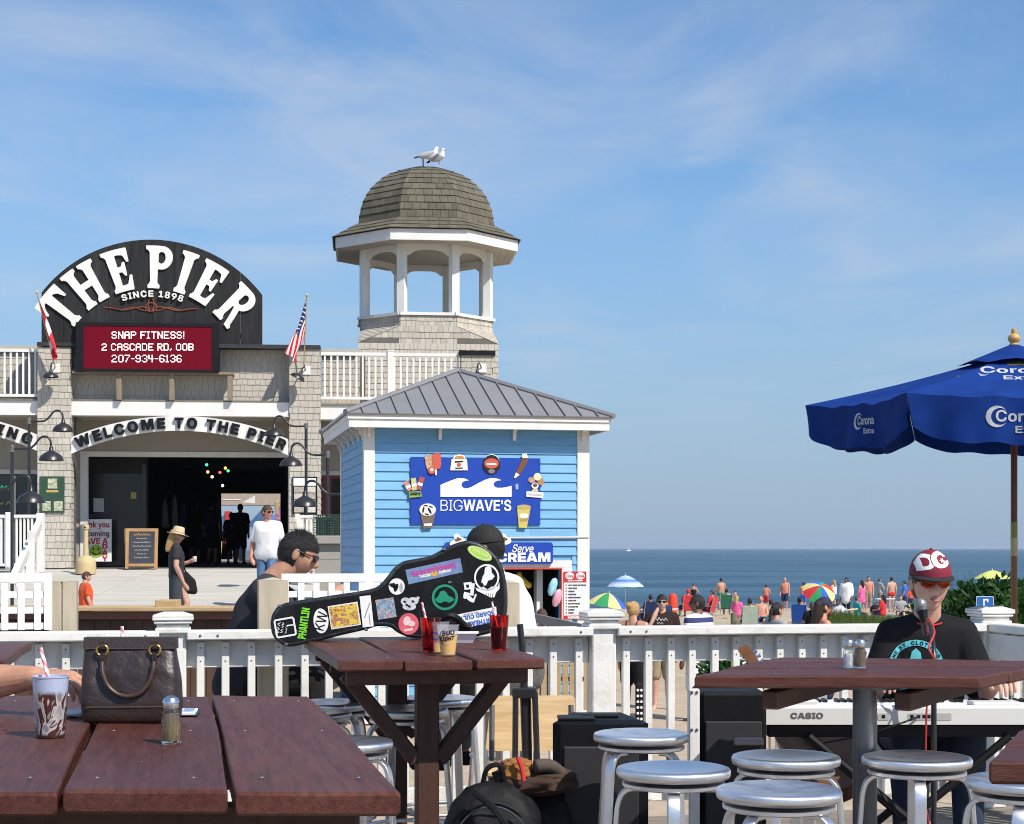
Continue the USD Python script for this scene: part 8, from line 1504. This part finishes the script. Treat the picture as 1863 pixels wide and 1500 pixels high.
gs = T('microphone_stand', 'slim black microphone stand with round base in front of the keyboard', 'microphone stand', (at(1700, 0, 6.72)[0], 6.72, 0)); top_ = at(1699, 1236, 6.72); gs.part('pole', tube([A(top_[0], 6.72, .03), top_], .0115, 10), tb); gs.part('base', lathe([(0, 0), (.15, 0), (.15, .02), (.03, .04), (0, .04)], 28, (top_[0], 6.72, 0)), tb); gs.part('gooseneck', tube(spline([top_, at(1700, 1200, 6.72), at(1697, 1165, 6.78), at(1690, 1135, 6.90), mic_e - ax_ * .02], 6), .009, 8), tb, smooth=True); gs.part('clip', tube([mic_e - ax_ * .05, mic_e], .018, 10), tb)
redw = M('cable_red', (0.50, 0.035, 0.03), 0.45); cb_ = spline([mic_e, at(1688, 1125, 6.85), at(1700, 1150, 6.76), at(1690, 1180, 6.70), at(1703, 1205, 6.70), at(1693, 1232, 6.70), at(1686, 1290, 6.70), at(1684, 1370, 6.72), at(1680, 1440, 6.76), at(1690, 1500, 6.8)], 8)
single('microphone_cable', 'red cable winding down the microphone stand', 'cable', tube(cb_, .0042, 6), redw); single('microphone_cable', 'black cable looping from the keyboard sockets toward the left', 'cable', tube(spline([at(1671, 1304, 6.84), at(1640, 1316, 6.78), at(1580, 1336, 6.8), at(1500, 1352, 6.9)], 6), .0042, 6), black)
rrc = np.random.default_rng(5); tg = []
for k_ in range(3): c = at(1700 + k_ * 45, 1480, 6.3 - .1 * k_); c[2] = .015; tg.append(tube(spline([c + A(rrc.uniform(-.25, .25), rrc.uniform(-.2, .2), rrc.uniform(0, .03)) for _ in range(14)], 6), .005, 5))
single('tangled_cable', 'tangle of red cable on the deck under the right stools', 'cable', tg, redw)
single('floor_pedal', 'small black pedal box on the deck under the keyboard', 'pedal', cbox(*sorted((at(1640, 0, 6.9)[0], at(1670, 0, 6.9)[0])), 6.8, 6.95, .0, .07, .008), black)
# ============================================================ the big blue umbrella
um_c = at(1845, 630, 10.0); Um = T('patio_umbrella', 'big blue patio umbrella with white lettering on a wooden pole at the right', 'umbrella', (um_c[0], 10.0, -.9)); R = 1.25; cx = um_c[0]
navy_c = usdkit.material(stage, '/World/Looks/umbrella_blue', {'tc': ('texture_coordinate', {}), 'n': ('noise_texture', {'scale': 7.0, 'detail': 4.0}), 'r': ('rgb_ramp', {'ramp': [(0.3, (0.003, 0.028, 0.17)), (0.7, (0.005, 0.038, 0.22))]}), 'n2': ('noise_texture', {'scale': 260.0, 'detail': 2.0}), 'b': ('bump', {'strength': 0.25, 'distance': 0.003}), 'd': ('principled_bsdf', {'roughness': 0.8, 'specular_ior_level': 0.15}), 't': ('translucent_bsdf', {}), 'm': ('mix_closure', {'fac': 0.06})},
    [('tc.object', 'n.vector'), ('n.fac', 'r.fac'), ('tc.object', 'n2.vector'), ('n2.fac', 'b.height'), ('b.normal', 'd.normal'), ('r.color', 'd.base_color'), ('r.color', 't.color'), ('d.BSDF', 'm.closure1'), ('t.BSDF', 'm.closure2')], surface='m.closure')
ph0 = PI - math.radians(14); za, zr = 2.69, 2.405
hub = A(cx, 10.0, za); cor = [A(cx + R * math.cos(ph0 + i_ * PI / 3), 10.0 + R * math.sin(ph0 + i_ * PI / 3), zr - .02 + .035 * math.sin(ph0 + i_ * PI / 3)) for i_ in range(6)]
def upt(i_, s_, q, out=0.0): # s across the panel 0..1, q from hub 0 to eave 1
    a, b_ = cor[i_], cor[(i_ + 1) % 6]; e_ = lerp(a, b_, s_); p = lerp(hub, e_, q); sag = math.sin(PI * s_)
    p = p + A(0, 0, -.035 * sag * q - .03 * math.sin(PI * q) * .6); ctr = (e_ - hub); ctr[2] = 0; p = p + A(0, 0, (.006 * math.sin(s_ * 31 + i_ * 5 + q * 4) + .008 * math.sin(s_ * 11 + q * 9 + i_)) * q * sag); return p - ctr * (.045 * sag * q)
def grid(fn, ns, nq):
    V = np.array([fn(s_, q) for q in np.linspace(0, 1, nq) for s_ in np.linspace(0, 1, ns)]); ii_ = np.arange(ns * nq).reshape(nq, ns); f = []
    for a in range(nq - 1):
        for b_ in range(ns - 1): f += [(ii_[a, b_], ii_[a + 1, b_], ii_[a + 1, b_ + 1]), (ii_[a, b_], ii_[a + 1, b_ + 1], ii_[a, b_ + 1])]
    return trimesh.Trimesh(V, np.array(f), process=False)
pan, val = [], []
for i_ in range(6):
    m = grid(lambda s_, q: upt(i_, s_, .10 + .90 * q), 41, 20); pan.append(m); pp = Um.part('canopy_panel', m, navy_c, smooth=True)
    mid_ = (cor[i_] + cor[(i_ + 1) % 6]) / 2 - A(cx, 10, zr); mid_[2] = 0; mid_ /= np.linalg.norm(mid_)
    def vf(s_, q, i_=i_, mid_=mid_):
        p = upt(i_, s_, 1.0); drop = .255 * (1 - .26 * abs(2 * s_ - 1) ** 5); inn = -.03 * q + .026 * math.sin(s_ * 15 + i_ * 2 + q) * q + .008 * math.sin(s_ * 34 + i_) * q + .05 * q * (.5 - abs(s_ - .5)); sl = (s_ - .5) * .10 * q
        return p + A(0, 0, -drop * q) + mid_ * inn - (cor[(i_ + 1) % 6] - cor[i_]) * (sl * .6 * (abs(2 * s_ - 1) ** 2))
    v_ = grid(vf, 49, 10); val.append(v_); Um.part('valance', v_, navy_c, smooth=True)
    Um.part('rib', tube([hub - A(0, 0, .06), lerp(hub, cor[i_], .55) - A(0, 0, .07), lerp(hub, cor[i_], .97) - A(0, 0, .035)], .009, 6), M('rib_wood', (0.30, 0.15, 0.06), 0.5)); Um.part('strut', tube([A(cx, 10, 2.30), lerp(hub, cor[i_], .55) - A(0, 0, .02)], .009, 6), LOOK['rib_wood'])
    vt = grid(lambda s_, q: (lambda p: p + A(0, 0, .055 - .04 * q + (.03 * math.sin(PI * s_) * q)))(lerp(hub, upt(i_, s_, .27), q)), 9, 6); Um.part('vent_cap', vt, navy_c, smooth=True)
Um.part('hub', lathe([(0, 2.25), (.04, 2.25), (.04, 2.33), (.03, 2.35), (0, 2.35)], 16, (cx, 10, 0)), LOOK['rib_wood'])
pole_w = M('pole_wood', (0.25, 0.105, 0.035), 0.4, 0.25, 5, 0.1, 40, stretch=(8, 8, .8)); zc0, zc1 = at(0, 1012, 10)[2], at(0, 950, 10)[2]
Um.part('pole', tube([A(cx, 10, -.85), A(cx, 10, zc0)], .0195, 14), pole_w, smooth=True); Um.part('upper_pole', tube([A(cx, 10, zc1), A(cx, 10, za)], .0195, 14), M('pole_dark', (0.12, 0.04, 0.02), 0.4, 0.25, 5, stretch=(8, 8, .8)), smooth=True); Um.part('joint_sleeve', tube([A(cx, 10, zc0), A(cx, 10, zc0 + .11)], .0215, 14), M('sleeve_brass', (0.42, 0.35, 0.18), 0.35, metal=.5)); Um.part('joint_band', tube([A(cx, 10, zc0 + .11), A(cx, 10, zc1)], .0205, 14), M('sleeve_olive', (0.25, 0.22, 0.04), 0.4))
Um.part('base', lathe([(0, -.9), (.28, -.9), (.28, -.84), (.06, -.78), (.03, -.7), (0, -.7)], 24, (cx, 10, 0)), steel)
fz = za + .05; Um.part('finial', lathe([(0, fz - .03), (.026, fz - .03), (.03, fz - .005), (.022, fz + .004), (.036, fz + .022), (.038, fz + .038), (.028, fz + .054), (.015, fz + .062), (.018, fz + .073), (.015, fz + .09), (0, fz + .095)], 18, (cx, 10, 0)), M('finial_wood', (0.50, 0.30, 0.10), 0.4), smooth=50)
lett = M('umbrella_white', (0.75, 0.76, 0.78), 0.7)
def corona(i_, target, cs, cz, hh, d, crown=False, w=None):
    a, b_ = cor[i_], cor[(i_ + 1) % 6]; c = lerp(a, b_, cs); u = (b_ - a); f = Fr(A(c[0], c[1], cz) - np.array(d) * .0, u); 
    g1 = [shift(text('Corona', hh, .001, 700, True, w), 0, 0, 0), shift(text('Extra', hh * .62, .001, 700, True, (w or hh * 4) * .55), hh * .6, -hh * 1.0, 0)]
    C_ring = Point(0, 0).buffer(hh * .95, 16).difference(Point(hh * .25, 0).buffer(hh * .75, 16)); wl = (w or hh * 4) / 2; g1.append(ext(affinity.translate(C_ring, -wl + hh * .1, hh * .45), 0, .001))
    wrap(Um, 'lettering', f.put(join(g1)), target, d, lett, .004)
    if crown:
        cr_ = Polygon([(-hh, 0), (hh, 0), (hh * 1.15, hh * .6), (hh * .6, hh * .35), (hh * .3, hh * .8), (0, hh * .42), (-hh * .3, hh * .8), (-hh * .6, hh * .35), (-hh * 1.15, hh * .6)]); wrap(Um, 'crown_emblem', f.put(shift(ext(cr_, 0, .001), 0, hh * 1.25, 0)), target, d, M('crown_gold', (0.55, 0.38, 0.06), 0.6), .004)
d1 = -(np.cross(cor[1] - cor[0], (0, 0, 1.0))); d1 = d1 / np.linalg.norm(d1); d1 = d1 if d1[1] > 0 else -d1
d2 = -(np.cross(cor[2] - cor[1], (0, 0, 1.0))); d2 = d2 / np.linalg.norm(d2); d2 = d2 if d2[1] > 0 else -d2
z_ = float(val[0].vertices[:, 2].mean()); corona(0, val[0], .56, z_ - .01, .052, d1, w=.18)
z_ = float(val[1].vertices[:, 2].mean()); corona(1, val[1], .5, z_ - .02, .062, d2, w=.30); corona(1, pan[1], .5, 2.52, .050, d2, True, w=.42)
# a little boat far out, and things on the sand
sb = T('sailing_boat', 'tiny white sail far out near the horizon', 'boat', at(1144, 999, 2600)); c = at(1144, 0, 2600); c[2] = SEA; sb.part('sail', hull([c + A(-1, 0, 1), c + A(1.1, 0, 1), c + A(0, 0, 5.5), c + A(0, .3, 3)]), swh); sb.part('hull', hull([c + A(-3, -1, 0), c + A(3, -1, 0), c + A(-3, 1, 0), c + A(3, 1, 0), c + A(4, 0, 1), c + A(-3.5, 0, 1)]), swh)
for x, D, c_, lab, cat in ((1610, 82, white, 'white folding table by the woman in red bikini', 'table'),):
    p = fp(x, 0, D, 1); t = T('folding_table', lab, cat, p); t.part('top', cbox(p[0] - .45, p[0] + .45, D - .3, D + .3, p[2] + .68, p[2] + .72, .01), white)
    for dx in (-.4, .4):
        for dy in (-.25, .25): t.part('leg', tube([p + A(dx, dy, 0), p + A(dx, dy, .68)], .02, 5), LOOK['chair_frame'])
for x, D, c_, lab in ((1168, 66, navy, 'navy beach bag on the sand left of the man in brown'), (1530, 70, C('bagmulti', (0.30, 0.34, 0.55), .5), 'pale blue beach bag at the feet of the robed woman'), (1596, 80, blk, 'black beach bag beside the folding table'), (1350, 57, C('bagkhaki', (.2, .17, .1)), 'khaki beach bag beside the yellow top')):
    p = fp(x, 0, D, 1); t = T('beach_bag', lab, 'bag', p); t.part('body', lump(p + A(0, 0, .2), A(.32, .2, .24), int(x), .25, 2, 3), c_, smooth=60); t.part('strap', tube(spline([p + A(-.18, 0, .38), p + A(0, 0, .55), p + A(.18, 0, .38)], 5), .018, 5), c_)

# ============================================================ sea air
LOOK['haze_look'] = usdkit.material(stage, '/World/Looks/haze_look', {'v': ('principled_volume', {'color': (0.80, 0.88, 1.0), 'density': 0.00011, 'anisotropy': 0.3})}, [], volume='v.volume')
hz_ = box(-31000, 31000, -200, 31500, -12, 13.2)
single('haze', None, None, hz_, LOOK['haze_look'], kind='stuff')
